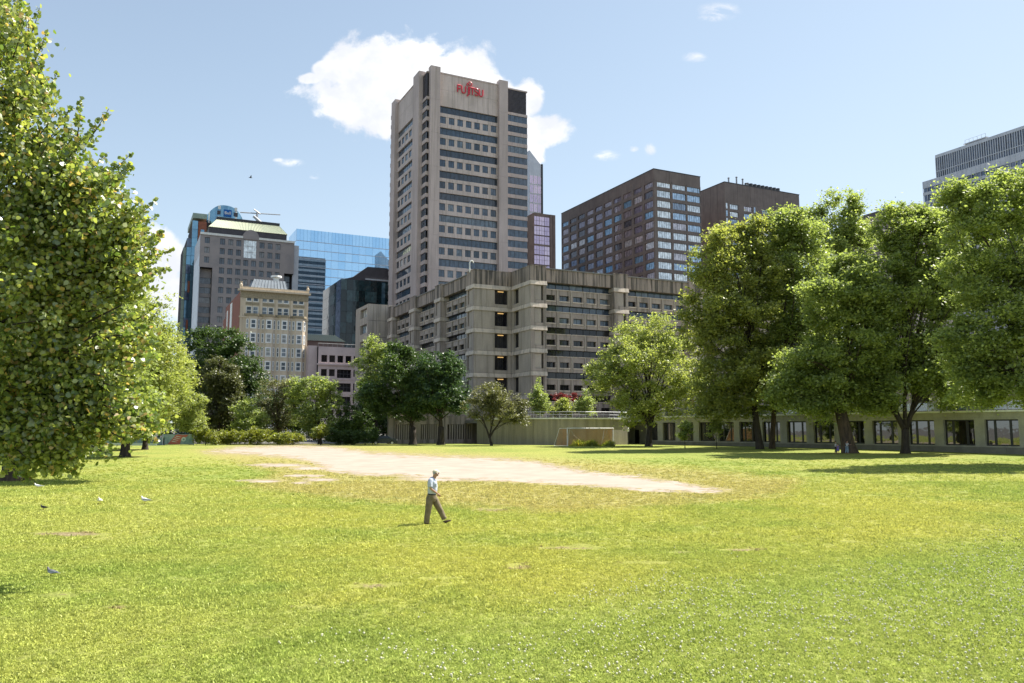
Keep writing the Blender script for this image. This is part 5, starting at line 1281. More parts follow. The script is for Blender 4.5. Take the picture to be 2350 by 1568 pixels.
tree('tall_tree', 'largest bright green tree filling the right edge of the picture', tuple(pt(2430, 985, 66))[:2] + (float(gz(0, 66)),),
     [(2235, 500, 62, 75), (2300, 460, 70, 62), (2330, 590, 90, 95), (2235, 640, 72, 85), (2310, 740, 95, 85), (2225, 790, 60, 70), (2240, 880, 72, 52), (2340, 890, 80, 52), (2200, 450, 36, 36), (2350, 420, 60, 40), (2440, 560, 110, 150), (2450, 780, 110, 130), (2300, 830, 90, 70), (2380, 700, 90, 120)],
     105000, 'mid', .23, 17, .6, limbs=54, clump=.85, per=75, gapamp=.25, group=tg_, fork=[(-4.5, 0, 9, .6), (-2, 0, 15, .6), (1, 0, 14, .5)], lean=(0, 0, 3))
# young saplings with thin stems
for i, (px, py, bx_) in enumerate(((1572, 1029, [(1574, 985, 15, 18), (1568, 1000, 12, 10)]), (1645, 1030, [(1645, 975, 14, 16), (1642, 992, 17, 14), (1650, 962, 8, 12)]))):
    tree('sapling', ('smaller' if i == 0 else 'taller and paler') + ' of the two young staked saplings before the pavilion windows', base(px, py), bx_, 1500, 'mid' if i == 0 else 'light', .2, 30 + i, .05, limbs=8, clump=.35, per=25, group='saplings before the pavilion')
# middle ground, in front of the office block
gm = 'dark trees before the office block'
def at(px, Y): p = pt(px, 985, Y); return (p.x, p.y, float(gz(p.x, p.y)))
tree('broad_tree', 'rounded blue-green tree just left of the small olive tree', at(1012, 124), [(1010, 900, 60, 62), (1000, 850, 48, 48), (1040, 900, 40, 60), (975, 920, 40, 50), (1030, 845, 28, 32)], 32000, 'blue', .28, 41, .5, clump=.75, limbs=18, group=gm)
tree('broad_tree', 'brownish dark tree in the middle of the dark group', at(948, 126), [(905, 890, 55, 65), (950, 860, 45, 60), (870, 920, 45, 50), (920, 820, 35, 32), (945, 930, 50, 45)], 34000, 'dark', .28, 42, .5, clump=.75, limbs=20, group=gm)
tree('broad_tree', 'green tree top rising at the left end of the dark group', at(862, 134), [(860, 810, 32, 36), (850, 860, 35, 45), (880, 840, 30, 40), (842, 920, 28, 55)], 12000, 'mid', .28, 43, .4, clump=.75, limbs=12, group=gm)
tree('hawthorn_tree', 'small greyish olive tree with two thin crooked stems before the curved wall', at(1128, 118), [(1120, 915, 42, 30), (1160, 930, 45, 35), (1100, 940, 38, 32), (1190, 950, 30, 28), (1140, 955, 60, 22), (1125, 895, 25, 18)], 17000, 'olive', .2, 44, .17, clump=.6, limbs=24, lean=(-.3, 0, 1.4), fork=[(-1.4, 0, 4.3, .7), (1.9, 0, 4.6, .7), (.4, 0, 5, .6)])
q = MB(); 
# left background
gl_ = 'trees at the far left end of the lawn'
tree('broad_tree', 'tall dark green tree in front of the granite building', at(520, 142), [(490, 795, 55, 48), (550, 830, 48, 55), (470, 850, 35, 60), (575, 880, 32, 60), (520, 790, 35, 35), (530, 920, 60, 70)], 30000, 'dark', .32, 51, .5, clump=.85, limbs=16, group=gl_)
tree('broad_tree', 'olive-brown domed tree before the tall dark green one', at(503, 134), [(500, 870, 42, 48), (495, 930, 52, 55), (520, 900, 38, 48), (490, 980, 50, 30)], 27000, 'brown', .27, 52, .4, clump=.7, limbs=12, group=gl_)
tree('broad_tree', 'thin grey-green tree with bare twigs left of the bright round one', at(640, 132), [(630, 910, 38, 42), (660, 900, 30, 35), (620, 960, 42, 40), (655, 950, 35, 35)], 9500, 'olive', .24, 53, .25, clump=.75, limbs=36, gapamp=.3, group=gl_, bark='bark2')
tree('broad_tree', 'full green tree before the pink stone building', at(735, 130), [(730, 890, 36, 32), (705, 920, 42, 42), (755, 930, 30, 45), (700, 960, 35, 30), (680, 900, 25, 30), (740, 970, 38, 28)], 17000, 'mid', .25, 54, .3, clump=.65, limbs=16, group=gl_)
tree('broad_tree', 'low bushy tree between the brown dome and the thin grey tree', at(575, 129), [(575, 965, 38, 30), (560, 940, 25, 25), (600, 985, 35, 22), (545, 985, 30, 22)], 9000, 'mid', .22, 55, .2, clump=.6, limbs=10, group=gl_)
tree('broad_tree', 'dark low tree under the pink stone building', at(815, 131), [(810, 960, 35, 30), (790, 985, 35, 20), (840, 975, 25, 28)], 7000, 'dark', .24, 56, .2, clump=.6, limbs=10, group=gl_)
tree('broad_tree', 'dark undergrowth tree filling the gap behind the thin grey tree', at(650, 139), [(620, 950, 60, 55), (690, 960, 60, 50), (640, 990, 80, 28), (560, 970, 50, 45)], 16000, 'dark', .3, 58, .3, clump=.8, limbs=10, group=gl_)
tree('broad_tree', 'dark tree between the pink stone building and the dark group', at(800, 137), [(800, 985, 45, 34), (850, 960, 40, 55), (880, 985, 40, 30), (760, 995, 40, 24)], 13000, 'dark', .3, 59, .3, clump=.8, limbs=10, group=gl_)
tree('broad_tree', 'dark tree between mural board and the olive-brown dome', at(440, 138), [(440, 920, 50, 80), (470, 970, 45, 45), (410, 975, 45, 40)], 13000, 'dark', .3, 60, .3, clump=.8, limbs=10, group=gl_)
tree('young_tree', 'small bright yellow-green tree standing before the hedge', at(737, 121), [(735, 992, 17, 15), (742, 983, 11, 10), (729, 1000, 13, 9)], 2600, 'hedge', .17, 57, .07, clump=.4, limbs=8, per=30)
# light green trees behind the near linden
ly_ = 'pale green trees along the left side'
tree('pale_tree', 'tall pale yellow-green tree beyond the near linden', at(290, 78), [(330, 720, 60, 62), (270, 760, 90, 90), (370, 790, 55, 62), (330, 860, 85, 80), (250, 880, 80, 85), (390, 870, 42, 48), (310, 960, 85, 45), (240, 960, 60, 55), (200, 820, 80, 120)], 62000, 'light', .19, 61, .4, clump=.62, limbs=30, gapamp=.6, group=ly_, per=60)
tree('pale_tree', 'lower pale green tree whose leaves touch the mural board', at(440, 124), [(415, 935, 52, 45), (440, 965, 34, 32), (390, 960, 50, 40), (400, 900, 32, 34)], 24000, 'light', .2, 62, .25, clump=.55, limbs=14, gapamp=.5, group=ly_, z0=2.75)
tree('pale_tree', 'bushy pale tree closing the gap between the linden and the mural board', at(335, 97), [(330, 900, 75, 80), (285, 960, 70, 55), (340, 950, 30, 48), (320, 820, 60, 60), (400, 860, 40, 50)], 42000, 'light', .24, 68, .3, clump=.6, limbs=14, group=ly_)
tree('row_tree', 'stout dark trunk nearest on the left, its crown merged with the linden', tuple(G(33, 1104)), [(20, 820, 170, 150), (210, 800, 100, 110), (250, 700, 60, 70), (300, 930, 55, 50), (235, 960, 85, 50), (310, 860, 55, 60), (150, 980, 90, 45), (-80, 700, 170, 170), (120, 760, 110, 130), (60, 600, 120, 110), (-150, 850, 120, 130)], 56000, 'mid', .2, 63, .62, clump=.8, limbs=20, bark='bark2', group='row of trunks under the left foliage', lean=(-.2, 0, 3))
tree('row_tree', 'second trunk of the left row, short and thick', tuple(G(181, 1050)), [(170, 900, 95, 95), (220, 840, 70, 80), (110, 880, 80, 90)], 22000, 'mid', .22, 64, .50, clump=.8, limbs=14, group='row of trunks under the left foliage', lean=(0, 0, 3))
tree('row_tree', 'farthest dark trunk of the left row', tuple(G(205, 1037)), [(200, 930, 65, 70), (150, 920, 60, 75)], 12000, 'mid', .24, 65, .5, clump=.8, limbs=10, group='row of trunks under the left foliage', lean=(0, 0, 3))
tree('row_tree', 'reddish trunk at the end of the left row', tuple(G(228, 1028)), [(235, 945, 50, 60), (190, 960, 50, 55)], 9000, 'light', .24, 66, .45, clump=.8, limbs=8, bark='bark2', group='row of trunks under the left foliage', lean=(0, 0, 3))

# ---------------------------------------------------------------- hedges and shrubs
def shrub(name, label, px0, px1, ytop, Y, lm, n, seed, group=None, size=.17, cat='shrub', wob=.25):
    k = Y / FPX; r = np.random.default_rng(seed); nb = max(2, int((px1 - px0) / 14)); B_ = []
    for i in range(nb):
        px = px0 + (px1 - px0) * (i + .5) / nb; h = 1018 - ytop; hh = h * (1 - wob * r.uniform(0, 1))
        B_.append((px, 1018 - hh * .5, (px1 - px0) / nb * .75, hh * .5, r.normal() * .6))
    return tree(name, label, at((px0 + px1) / 2, Y), B_, n, lm, size, seed, .05, group=group, clump=.42, per=28, limbs=10, cat=cat, gapamp=.8, z0=.8)
hg = 'shrubs of the hedge at the end of the lawn'
for i, (a, b, yt, lm_, n, lab) in enumerate(((446, 500, 985, 'hedge', 4200, 'yellow-green shrub right beside the mural board'), (500, 560, 988, 'hedge', 4500, 'wide yellow-green shrub, second from the mural board'),
        (560, 622, 984, 'hedge', 4500, 'yellow-tipped shrub under the low bushy tree'), (622, 665, 996, 'hedge', 2600, 'low autumn-coloured shrub before the bare twigs'),
        (655, 692, 996, 'hedge', 2400, 'small low shrub left of the bright small tree'), (752, 812, 984, 'dark', 4500, 'dark clipped shrub right of the bright small tree'),
        (815, 862, 988, 'dark', 3600, 'low dark shrub beside the parked car'))):
    shrub('hedge_shrub', lab, a, b, yt - 4, 121 + (i % 3), lm_, int(n * 1.5), 70 + i, hg)
LM['red'] = leafmat('crimson_leaves', (0.13, 0.02, 0.022), (0.26, 0.035, 0.04), trans=.35)
tree('red_leaved_tree', 'low crimson-leaved tree on the terrace between green shrubs', (pt(1295, 985, 134).x, 134, 4.7), [(1280, 912, 18, 9), (1308, 910, 20, 8), (1295, 920, 14, 7)], 1500, 'red', .2, 99, .06, clump=.35, per=24, limbs=8, z0=4.8)
tp = 'planting on the terrace'
for i, (a, b, yt, zb, lm_, n, lab) in enumerate(((1212, 1262, 885, 955, 'mid', 5200, 'green shrub on the terrace left of the red parasols'), (1262, 1320, 918, 955, 'light', 4800, 'pale feathery shrub on the terrace under the red parasols'),
        (1320, 1365, 900, 955, 'mid', 4600, 'bushy shrub on the terrace right of the red parasols'), (1225, 1248, 872, 955, 'mid', 2400, 'thin upright young tree on the terrace'))):
    Y = 129 + (i % 2); w = (b - a) / 2
    tree('terrace_shrub', lab, (pt((a + b) / 2, 985, Y).x, Y, 4.7), [((a + b) / 2 - w * .4, (yt + zb) / 2 + 4, w * .6, (zb - yt) * .42), ((a + b) / 2 + w * .45, (yt + zb) / 2 + 8, w * .6, (zb - yt) * .38), ((a + b) / 2, (yt + zb) / 2 - 4, w * .5, (zb - yt) * .48)],
         n, lm_, .2, 90 + i, .05, clump=.45, per=28, limbs=12, cat='shrub', z0=4.8, group=tp)

# ---------------------------------------------------------------- the near linden, leaf by leaf
NY = 17.0; NK = NY / FPX
rr_ = np.random.default_rng(5)
nb_ = (-15.2, 18.5, 0.0)
root = empty('linden_tree', nb_, 0, label='near linden with broad glossy leaves overhanging the left edge', cat='tree')
EL = [((105, 330, 62, 85), .3), ((60, 230, 60, 110), .3), ((185, 420, 85, 70), .35), ((265, 520, 75, 70), .35), ((-60, 330, 165, 190), 1.0), ((20, 480, 210, 175), 1.2), ((90, 560, 200, 130), 1.0), ((60, 700, 260, 150), 1.3), ((-20, 850, 260, 140), 1.2), ((150, 660, 165, 110), .9), ((-40, 120, 110, 190), .9), ((20, 980, 170, 80), .8), ((150, 860, 140, 90), .7), ((-200, 600, 200, 350), .7), ((215, 560, 90, 80), .5), ((110, 440, 120, 90), .5), ((50, 1030, 80, 60), .35), ((200, 930, 70, 60), .3), ((285, 620, 50, 70), .3), ((240, 770, 80, 90), .5), ((230, 880, 85, 70), .45), ((190, 990, 90, 50), .35), ((130, 1040, 60, 35), .15), ((265, 950, 55, 60), .25)]
PER = 60; tot = sum(w for _, w in EL); NCL = 1650; cl = []
for (e, w) in EL:
    c = np.array(pt(e[0], e[1], NY)); e = (e[0], e[1], e[2] * .9, e[3] * .92); R = np.array((e[2] * NK, min(2.6, max(.9, (e[2] + e[3]) / 2 * NK)), e[3] * NK))
    n = int(NCL * w / tot); d = rr_.normal(size=(n, 3)); d /= np.linalg.norm(d, axis=1)[:, None]
    cl.append(c + d * (rr_.uniform(0, 1, n) ** .42)[:, None] * R * .93)
cl = np.concatenate(cl); cl = cl[pseudo(cl, 1.9) + rr_.normal(size=len(cl)) * .3 > -.05]
idx = np.repeat(np.arange(len(cl)), PER); LP = cl[idx] + rr_.normal(size=(len(idx), 3)) * np.array((.20, .20, .15)) * rr_.uniform(.7, 1.5, len(cl))[idx][:, None]
# shoots that stick out of the outline, with leaves set along them
SH = [((175, 330), (186, 222)), ((185, 345), (250, 250)), ((150, 320), (140, 250)), ((230, 470), (290, 398)), ((250, 540), (362, 458)), ((280, 560), (330, 470)), ((60, 180), (66, 20)), ((80, 260), (100, 175)), ((90, 330), (140, 300)), ((20, 120), (40, 8)),
      ((310, 620), (360, 560)), ((220, 420), (262, 375)), ((110, 1000), (118, 1085)), ((60, 1020), (40, 1090)), ((190, 960), (235, 1005)), ((270, 880), (318, 935)), ((240, 930), (290, 985)), ((140, 1010), (165, 1055)), ((300, 740), (362, 700)), ((300, 800), (340, 835)), ((30, 60), (-10, -20))]
far_ = np.array([c for c in cl if 0 < proj(c[0], c[1], c[2])[0] < 420])
for c in far_[rr_.permutation(len(far_))[:330]]:
    px_, py_ = proj(c[0], c[1], c[2]); d_ = np.array([c[0] + 14.0, (c[1] - 18.5) * .6 - 1.0, (c[2] - 6.5) * .8 + 1.2]); d_ /= np.linalg.norm(d_); L_ = rr_.uniform(.45, 1.15)
    qx, qy = proj(*(c + d_ * L_)); SH.append(((float(px_), float(py_)), (float(qx), float(qy))))
tw_q = MB(); extra = []
for i, (a, b) in enumerate(SH):
    A = pt(*a, NY - .6 + .4 * (i % 4)); B_ = pt(*b, NY - .6 + .4 * (i % 4))
    if B_.z < 2.05: continue
    L = (B_ - A).length; n = int(L / .035)
    tw_q.tube([A - Vector(nb_), A.lerp(B_, .5) + Vector((.02, 0, -.03)) - Vector(nb_), B_ - Vector(nb_)], [.016, .010, .004], M['bark'], 5)
    for k in range(n):
        f = (k + .5) / n
        for s in range(3 if f < .6 else 2): extra.append(np.array(A.lerp(B_, f)) + rr_.normal(size=3) * (.075 * (1.35 - f)))
LP = np.concatenate([LP, np.array(extra)]); isx = np.arange(len(LP)) >= len(idx)
u_, v_ = proj(LP[:, 0], LP[:, 1], LP[:, 2]); ok = (LP[:, 2] > 1.9); LP, isx, u_, v_ = LP[ok], isx[ok], u_[ok], v_[ok]
fr_ = (u_ > 0) & (v_ > 0) & (v_ < 1130)
# the 300 that show largest and freest become leaves of their own; the rest are one mass
score = np.where(fr_, -LP[:, 1] - np.where(isx, 50, 0), 1e9) if False else np.where(fr_, LP[:, 1] - np.where(isx, 50.0, 0), 1e9)
order = np.argsort(score); own = order[:300]; rest_ = order[300:]
Vr = leaf_hearts(LP[rest_], .098, rr_) - np.array(nb_)
me = fastmesh('foliage', Vr, 6, LM['near'], rr_.uniform(0, 1, len(rest_)), [(0, 1, 2, 3), (0, 3, 4, 5)])
o = link('crown', me, root); o['kind'] = 'stuff'
variants = []
for k in range(6):
    V = np.array(HEART) * .095 * np.array((1, .8 + .08 * k, 1.6)); mv = fastmesh('leaf', V, 6, LM['near'], np.array([(.12, .3, .5, .7, .9, .96)[k]]), [(0, 1, 2, 3), (0, 3, 4, 5)]); variants.append(mv)
for i in own:
    o = link('leaf', variants[int(rr_.integers(0, 6))], root, tuple(LP[i] - np.array(nb_)), (rr_.normal() * .7, rr_.normal() * .7, rr_.uniform(0, 6.28)))
    s = rr_.uniform(.75, 1.25); o.scale = (s, s, s)
q = tw_q; m = M['bark']
q.tube([(0, 0, -.2), (0, 0, .3), (.1, 0, 2.2), (.3, .1, 5), (.5, 0, 9), (.6, 0, 13)], [.5, .36, .32, .27, .18, .07], m, 12)
for (px, py, h0, r0) in ((120, 700, 3.5, .10), (250, 500, 5.0, .09), (230, 760, 3.0, .08), (180, 390, 6, .08), (60, 880, 2.4, .07), (320, 600, 4.0, .07), (60, 330, 8, .07), (20, 560, 5, .09), (180, 900, 2.6, .06), (80, 1000, 2.2, .05), (150, 560, 5.5, .07), (30, 200, 9, .06), (280, 700, 3.6, .05)):
    limb_tube(q, (.2, 0, h0), pt(px, py, NY + rr_.normal() * .5) - Vector(nb_), r0, .015, rr_, m, sag=.03, n=7)
for i in range(260):
    c = cl[int(rr_.integers(0, len(cl)))]; v_ = np.array([-14.5, 18.0, 6.0]) - c; c2 = c + v_ / np.linalg.norm(v_) * rr_.uniform(.5, 1.3) + rr_.normal(size=3) * .12; q.tube([Vector(c) - Vector(nb_), Vector(c2) - Vector(nb_)], [.006, .018], m, 4)
q.build('trunk', root, smoothf=True)
# ================================================================ PEOPLE
def skinmat(name, c, rough=.6, c2=None): return mat(name, c, c2 or tuple(v * .85 for v in c), 6.0, rough=rough, coord='obj', grain=.03)
SK = skinmat('skin', (0.42, 0.235, 0.165), .55); HAIR = skinmat('grey_hair', (0.45, 0.44, 0.43)); DHAIR = skinmat('dark_hair', (0.02, 0.015, 0.012))
SHIRT = skinmat('pale_blue_shirt', (0.52, 0.56, 0.66), .85, (0.38, 0.43, 0.55)); PANTS = skinmat('khaki_trousers', (0.20, 0.16, 0.105), .9, (0.15, 0.12, 0.078))
CAP = skinmat('cream_cap_cloth', (0.66, 0.60, 0.46), .85); BELT = skinmat('black_leather', (0.02, 0.018, 0.016), .5); SHOE = skinmat('brown_shoe_leather', (0.06, 0.03, 0.022), .5)
def skin_mesh(name, verts, edges, radii, m, parent=None, sub=2, root=0, loc=(0, 0, 0), rot=(0, 0, 0)):
    """grow a smooth surface round a skeleton and keep the finished mesh"""
    me = D.meshes.new(name); me.from_pydata([tuple(v) for v in verts], edges, []); o = D.objects.new(name, me); COL.objects.link(o)
    md = o.modifiers.new('s', 'SKIN'); md.branch_smoothing = .6
    sv = me.skin_vertices[0].data
    for i, rd in enumerate(radii): sv[i].radius = rd if hasattr(rd, '__len__') else (rd, rd); sv[i].use_root = (i == root)
    ss = o.modifiers.new('b', 'SUBSURF'); ss.levels = sub; ss.render_levels = sub
    dg = bpy.context.evaluated_depsgraph_get(); dg.update(); nm = D.meshes.new_from_object(o.evaluated_get(dg)); D.objects.remove(o)
    nm.materials.clear(); nm.materials.append(m); nm.polygons.foreach_set('use_smooth', [True] * len(nm.polygons)); nm.update()
    return link(name, nm, parent, loc, rot)
def chain(n, off=0): return [(off + i, off + i + 1) for i in range(n - 1)]
S_ = .00166
def mp_(zx, zy, y): return Vector(((zx - 1040) * S_, y, (1312 - zy) * S_))
mb_ = pt(1001, 985, 27.7)
man = empty('person', (mb_.x, 27.7, float(gz(mb_.x, 27.7)) - .01), 0, label='elderly man in cream cap, pale shirt and khaki trousers walking across the lawn', cat='person')
hipN, hipF = mp_(935, 740, -.09), mp_(985, 740, .09)
kN, aN = mp_(905, 1010, -.10), mp_(862, 1285, -.10)
kF, aF = mp_(1120, 985, .10), mp_(1232, 1235, .11)
shN, elN, wrN = mp_(945, 425, -.20), mp_(945, 575, -.24), mp_(1095, 690, -.20)
shF, elF, wrF = mp_(965, 425, .19), mp_(930, 590, .22), mp_(985, 720, .20)
pel, wai, che, nec, hd0, hd1 = mp_(962, 735, 0), mp_(968, 640, 0), mp_(965, 470, 0), mp_(1000, 375, 0), mp_(1030, 325, 0), mp_(1043, 262, 0)
V = [pel, wai, che, nec, hd0, hd1, hipN, kN, aN, hipF, kF, aF, shN, elN, wrN, shF, elF, wrF]
Ed = [(0, 1), (1, 2), (2, 3), (3, 4), (4, 5), (0, 6), (6, 7), (7, 8), (0, 9), (9, 10), (10, 11), (2, 12), (12, 13), (13, 14), (2, 15), (15, 16), (16, 17)]
Rd = [(.14, .12), (.13, .11), (.15, .12), (.062, .06), (.088, .080), (.104, .090), .085, .06, .042, .085, .06, .042, .045, .042, .029, .045, .042, .029]
skin_mesh('body', V, Ed, Rd, SK, man)
def hand(w, d, m, par, side):
    d = d.normalized(); q = MB(); up = Vector((0, side, 0)); s = d.cross(up).normalized()
    q.tube([w, w + d * .035, w + d * .085], [.026, .036, .034], m, 8)
    for k in range(4):
        a = w + d * .08 + s * (.024 - .016 * k); L = (.06, .07, .066, .052)[k]; c = (d * .75 - Vector((0, 0, .0)) + s * -.15 + up * -.35).normalized()
        q.tube([a, a + d * L * .5, a + d * L * .5 + c * L * .5], [.0095, .009, .007], m, 6)
    a = w + d * .03 + s * .03; q.tube([a, a + (d * .5 + s * .8).normalized() * .035, a + (d * .5 + s * .8).normalized() * .035 + d * .03], [.012, .010, .008], m, 6)
    return q
hand(wrN, mp_(1150, 745, -.17) - wrN, SK, man, -1).build('hand', man, smoothf=True); hand(wrF, Vector((.5, 0, -.6)), SK, man, 1).build('hand', man, smoothf=True)
# clothes: rings of cloth lofted round the body, with creases
def loft(name, rings, m, parent, n=28, fold=0.0, seed=0, cap0=True, cap1=True):
    """rings: (centre, half depth along x, half width along y, tilt in x per y)"""
    r = np.random.default_rng(seed); ph = r.uniform(0, 6.28, 6); V = []; k = 0
    P = [np.array(c[0]) for c in rings]; T = []
    fine = []
    for a in range(len(rings) - 1):
        for t in np.linspace(0, 1, 5)[:-1]:
            w0, w1 = rings[a], rings[a + 1]; fine.append((Vector(w0[0]).lerp(Vector(w1[0]), t), w0[1] * (1 - t) + w1[1] * t, w0[2] * (1 - t) + w1[2] * t))
    fine.append((Vector(rings[-1][0]), rings[-1][1], rings[-1][2]))
    for a, (c, rx, ry) in enumerate(fine):
        t = (fine[min(a + 1, len(fine) - 1)][0] - fine[max(a - 1, 0)][0]).normalized(); ax = Vector((1, 0, 0)); ax = (ax - t * ax.dot(t)).normalized(); ay = t.cross(ax)
        for b in range(n):
            w = 2 * math.pi * b / n
            f = 1 + fold * (math.sin(3 * w + ph[0] + a * .9) * .5 + math.sin(5 * w + ph[1] - a * .55) * .35 + math.sin(a * 1.7 + 2 * w + ph[2]) * .5)
            V.append(c + ax * math.cos(w) * rx * f + ay * math.sin(w) * ry * f)
    F = []; na = len(fine)
    for a in range(na - 1):
        for b in range(n): F.append((a * n + b, a * n + (b + 1) % n, (a + 1) * n + (b + 1) % n, (a + 1) * n + b))
    if cap0: F.append(tuple(range(n - 1, -1, -1)))
    if cap1: F.append(tuple((na - 1) * n + b for b in range(n)))
    return V, F
def cloth(name, parts, m, parent):
    q = MB()
    for V, F in parts: q.add(V, F, m)
    return q.build(name, parent, smoothf=True)
torso = loft('t', [(mp_(968, 704, 0), .140, .172), (mp_(970, 680, 0), .150, .182), (mp_(978, 620, 0), .165, .195), (mp_(982, 540, 0), .160, .200), (mp_(978, 460, 0), .150, .205), (mp_(975, 415, 0), .130, .190), (mp_(984, 388, 0), .095, .120), (mp_(994, 370, 0), .068, .070)], SHIRT, man, fold=.025, seed=1)
slN = loft('s', [(mp_(962, 412, -.13), .075, .075), (mp_(945, 425, -.185), .085, .082), (mp_(938, 480, -.225), .086, .078), (mp_(942, 560, -.245), .082, .074)], SHIRT, man, n=16, fold=.04, seed=2)
slF = loft('s', [(mp_(975, 412, .13), .075, .075), (mp_(965, 425, .18), .082, .080), (mp_(945, 490, .215), .082, .076), (mp_(935, 560, .225), .078, .072)], SHIRT, man, n=16, fold=.04, seed=3)
cloth('shirt', [torso, slN, slF], SHIRT, man)
q = MB(); c = mp_(1040, 520, -.165); q.box(c.x - .05, c.x + .05, c.y - .012, c.y + .03, c.z - .06, c.z + .06, SHIRT); q.build('pocket', man)
hips = loft('h', [(mp_(966, 712, 0), .148, .178), (mp_(958, 760, 0), .165, .190), (mp_(955, 815, 0), .165, .185), (mp_(965, 868, 0), .13, .155)], PANTS, man, fold=.02, seed=4)
legN = loft('l', [(mp_(932, 770, -.075), .128, .11), (mp_(920, 880, -.095), .125, .112), (mp_(903, 1000, -.10), .108, .10), (mp_(884, 1130, -.10), .098, .09), (mp_(870, 1230, -.10), .092, .085), (mp_(866, 1282, -.10), .094, .086)], PANTS, man, n=20, fold=.05, seed=5)
legF = loft('l', [(mp_(985, 770, .075), .128, .11), (mp_(1040, 870, .095), .122, .112), (mp_(1105, 985, .10), .106, .10), (mp_(1160, 1090, .105), .095, .09), (mp_(1205, 1180, .11), .088, .083), (mp_(1224, 1222, .11), .090, .083)], PANTS, man, n=20, fold=.06, seed=6)
cloth('trousers', [hips, legN, legF], PANTS, man)
belt = loft('b', [(mp_(967, 716, 0), .153, .183), (mp_(968, 696, 0), .153, .185)], BELT, man, cap0=False, cap1=False)
cloth('belt', [belt], BELT, man)
def shoe(a, pitch_, m):
    V = [(-.075, 0, -.035), (-.02, 0, -.02), (.06, 0, -.045), (.15, 0, -.058), (.20, 0, -.06)]
    ca, sa = math.cos(pitch_), math.sin(pitch_)
    V = [a + Vector((x * ca - z * sa, 0, x * sa + z * ca)) for x, _, z in V]
    skin_mesh('shoe', V, chain(5), [(.045, .042), (.052, .05), (.05, .04), (.044, .03), (.03, .02)], m, man, root=1)
shoe(aN + Vector((.02, 0, .0)), 0.0, SHOE); shoe(aF + Vector((.01, 0, -.03)), math.radians(22), SHOE)
# head details: cap with peak, hair, ear, nose, eyes, mouth
hc = mp_(1045, 268, 0); q = MB()
V_, F_ = [], []
n, k = 16, 6
for i in range(k + 1):
    ph = math.pi / 2 * i / k
    for j in range(n):
        w = 2 * math.pi * j / n; V_.append((hc.x - .006 + .122 * math.cos(ph) * math.cos(w), .104 * math.cos(ph) * math.sin(w), hc.z + .012 + .095 * math.sin(ph)))
for i in range(k):
    for j in range(n): F_.append((i * n + j, i * n + (j + 1) % n, (i + 1) * n + (j + 1) % n, (i + 1) * n + j))
q.add(V_, F_, CAP)
pk_ = [(hc.x + .06, -.075, hc.z + .022), (hc.x + .06, .075, hc.z + .022), (hc.x + .165, .045, hc.z - .008), (hc.x + .178, 0, hc.z - .008), (hc.x + .165, -.045, hc.z - .008)]
q.add(pk_ + [(x, y, z + .012) for x, y, z in pk_], [(4, 3, 2, 1, 0), (5, 6, 7, 8, 9), (0, 1, 6, 5), (1, 2, 7, 6), (2, 3, 8, 7), (3, 4, 9, 8), (4, 0, 5, 9)], CAP); q.build('cap', man, smoothf=True)
q = MB(); q.ball((hc.x - .052, 0, hc.z - .022), (.062, .098, .058), HAIR, 12, 8); q.build('hair', man, smoothf=True)
q = MB(); q.ball((hc.x + .092, 0, hc.z - .035), (.024, .013, .022), SK, 8, 6)
q.ball((hc.x + .035, 0, hc.z - .085), (.055, .058, .04), SK, 10, 6)
for s in (-1, 1): q.ball((hc.x - .005, s * .098, hc.z - .04), (.02, .014, .034), SK, 8, 6)
q.build('nose_and_ears', man, smoothf=True)
q = MB()
for s in (-1, 1): q.ball((hc.x + .084, s * .036, hc.z - .012), (.008, .012, .007), BELT, 8, 6)
q.ball((hc.x + .086, 0, hc.z - .078), (.006, .022, .004), BELT, 8, 4); q.build('eyes_and_mouth', man, smoothf=True)

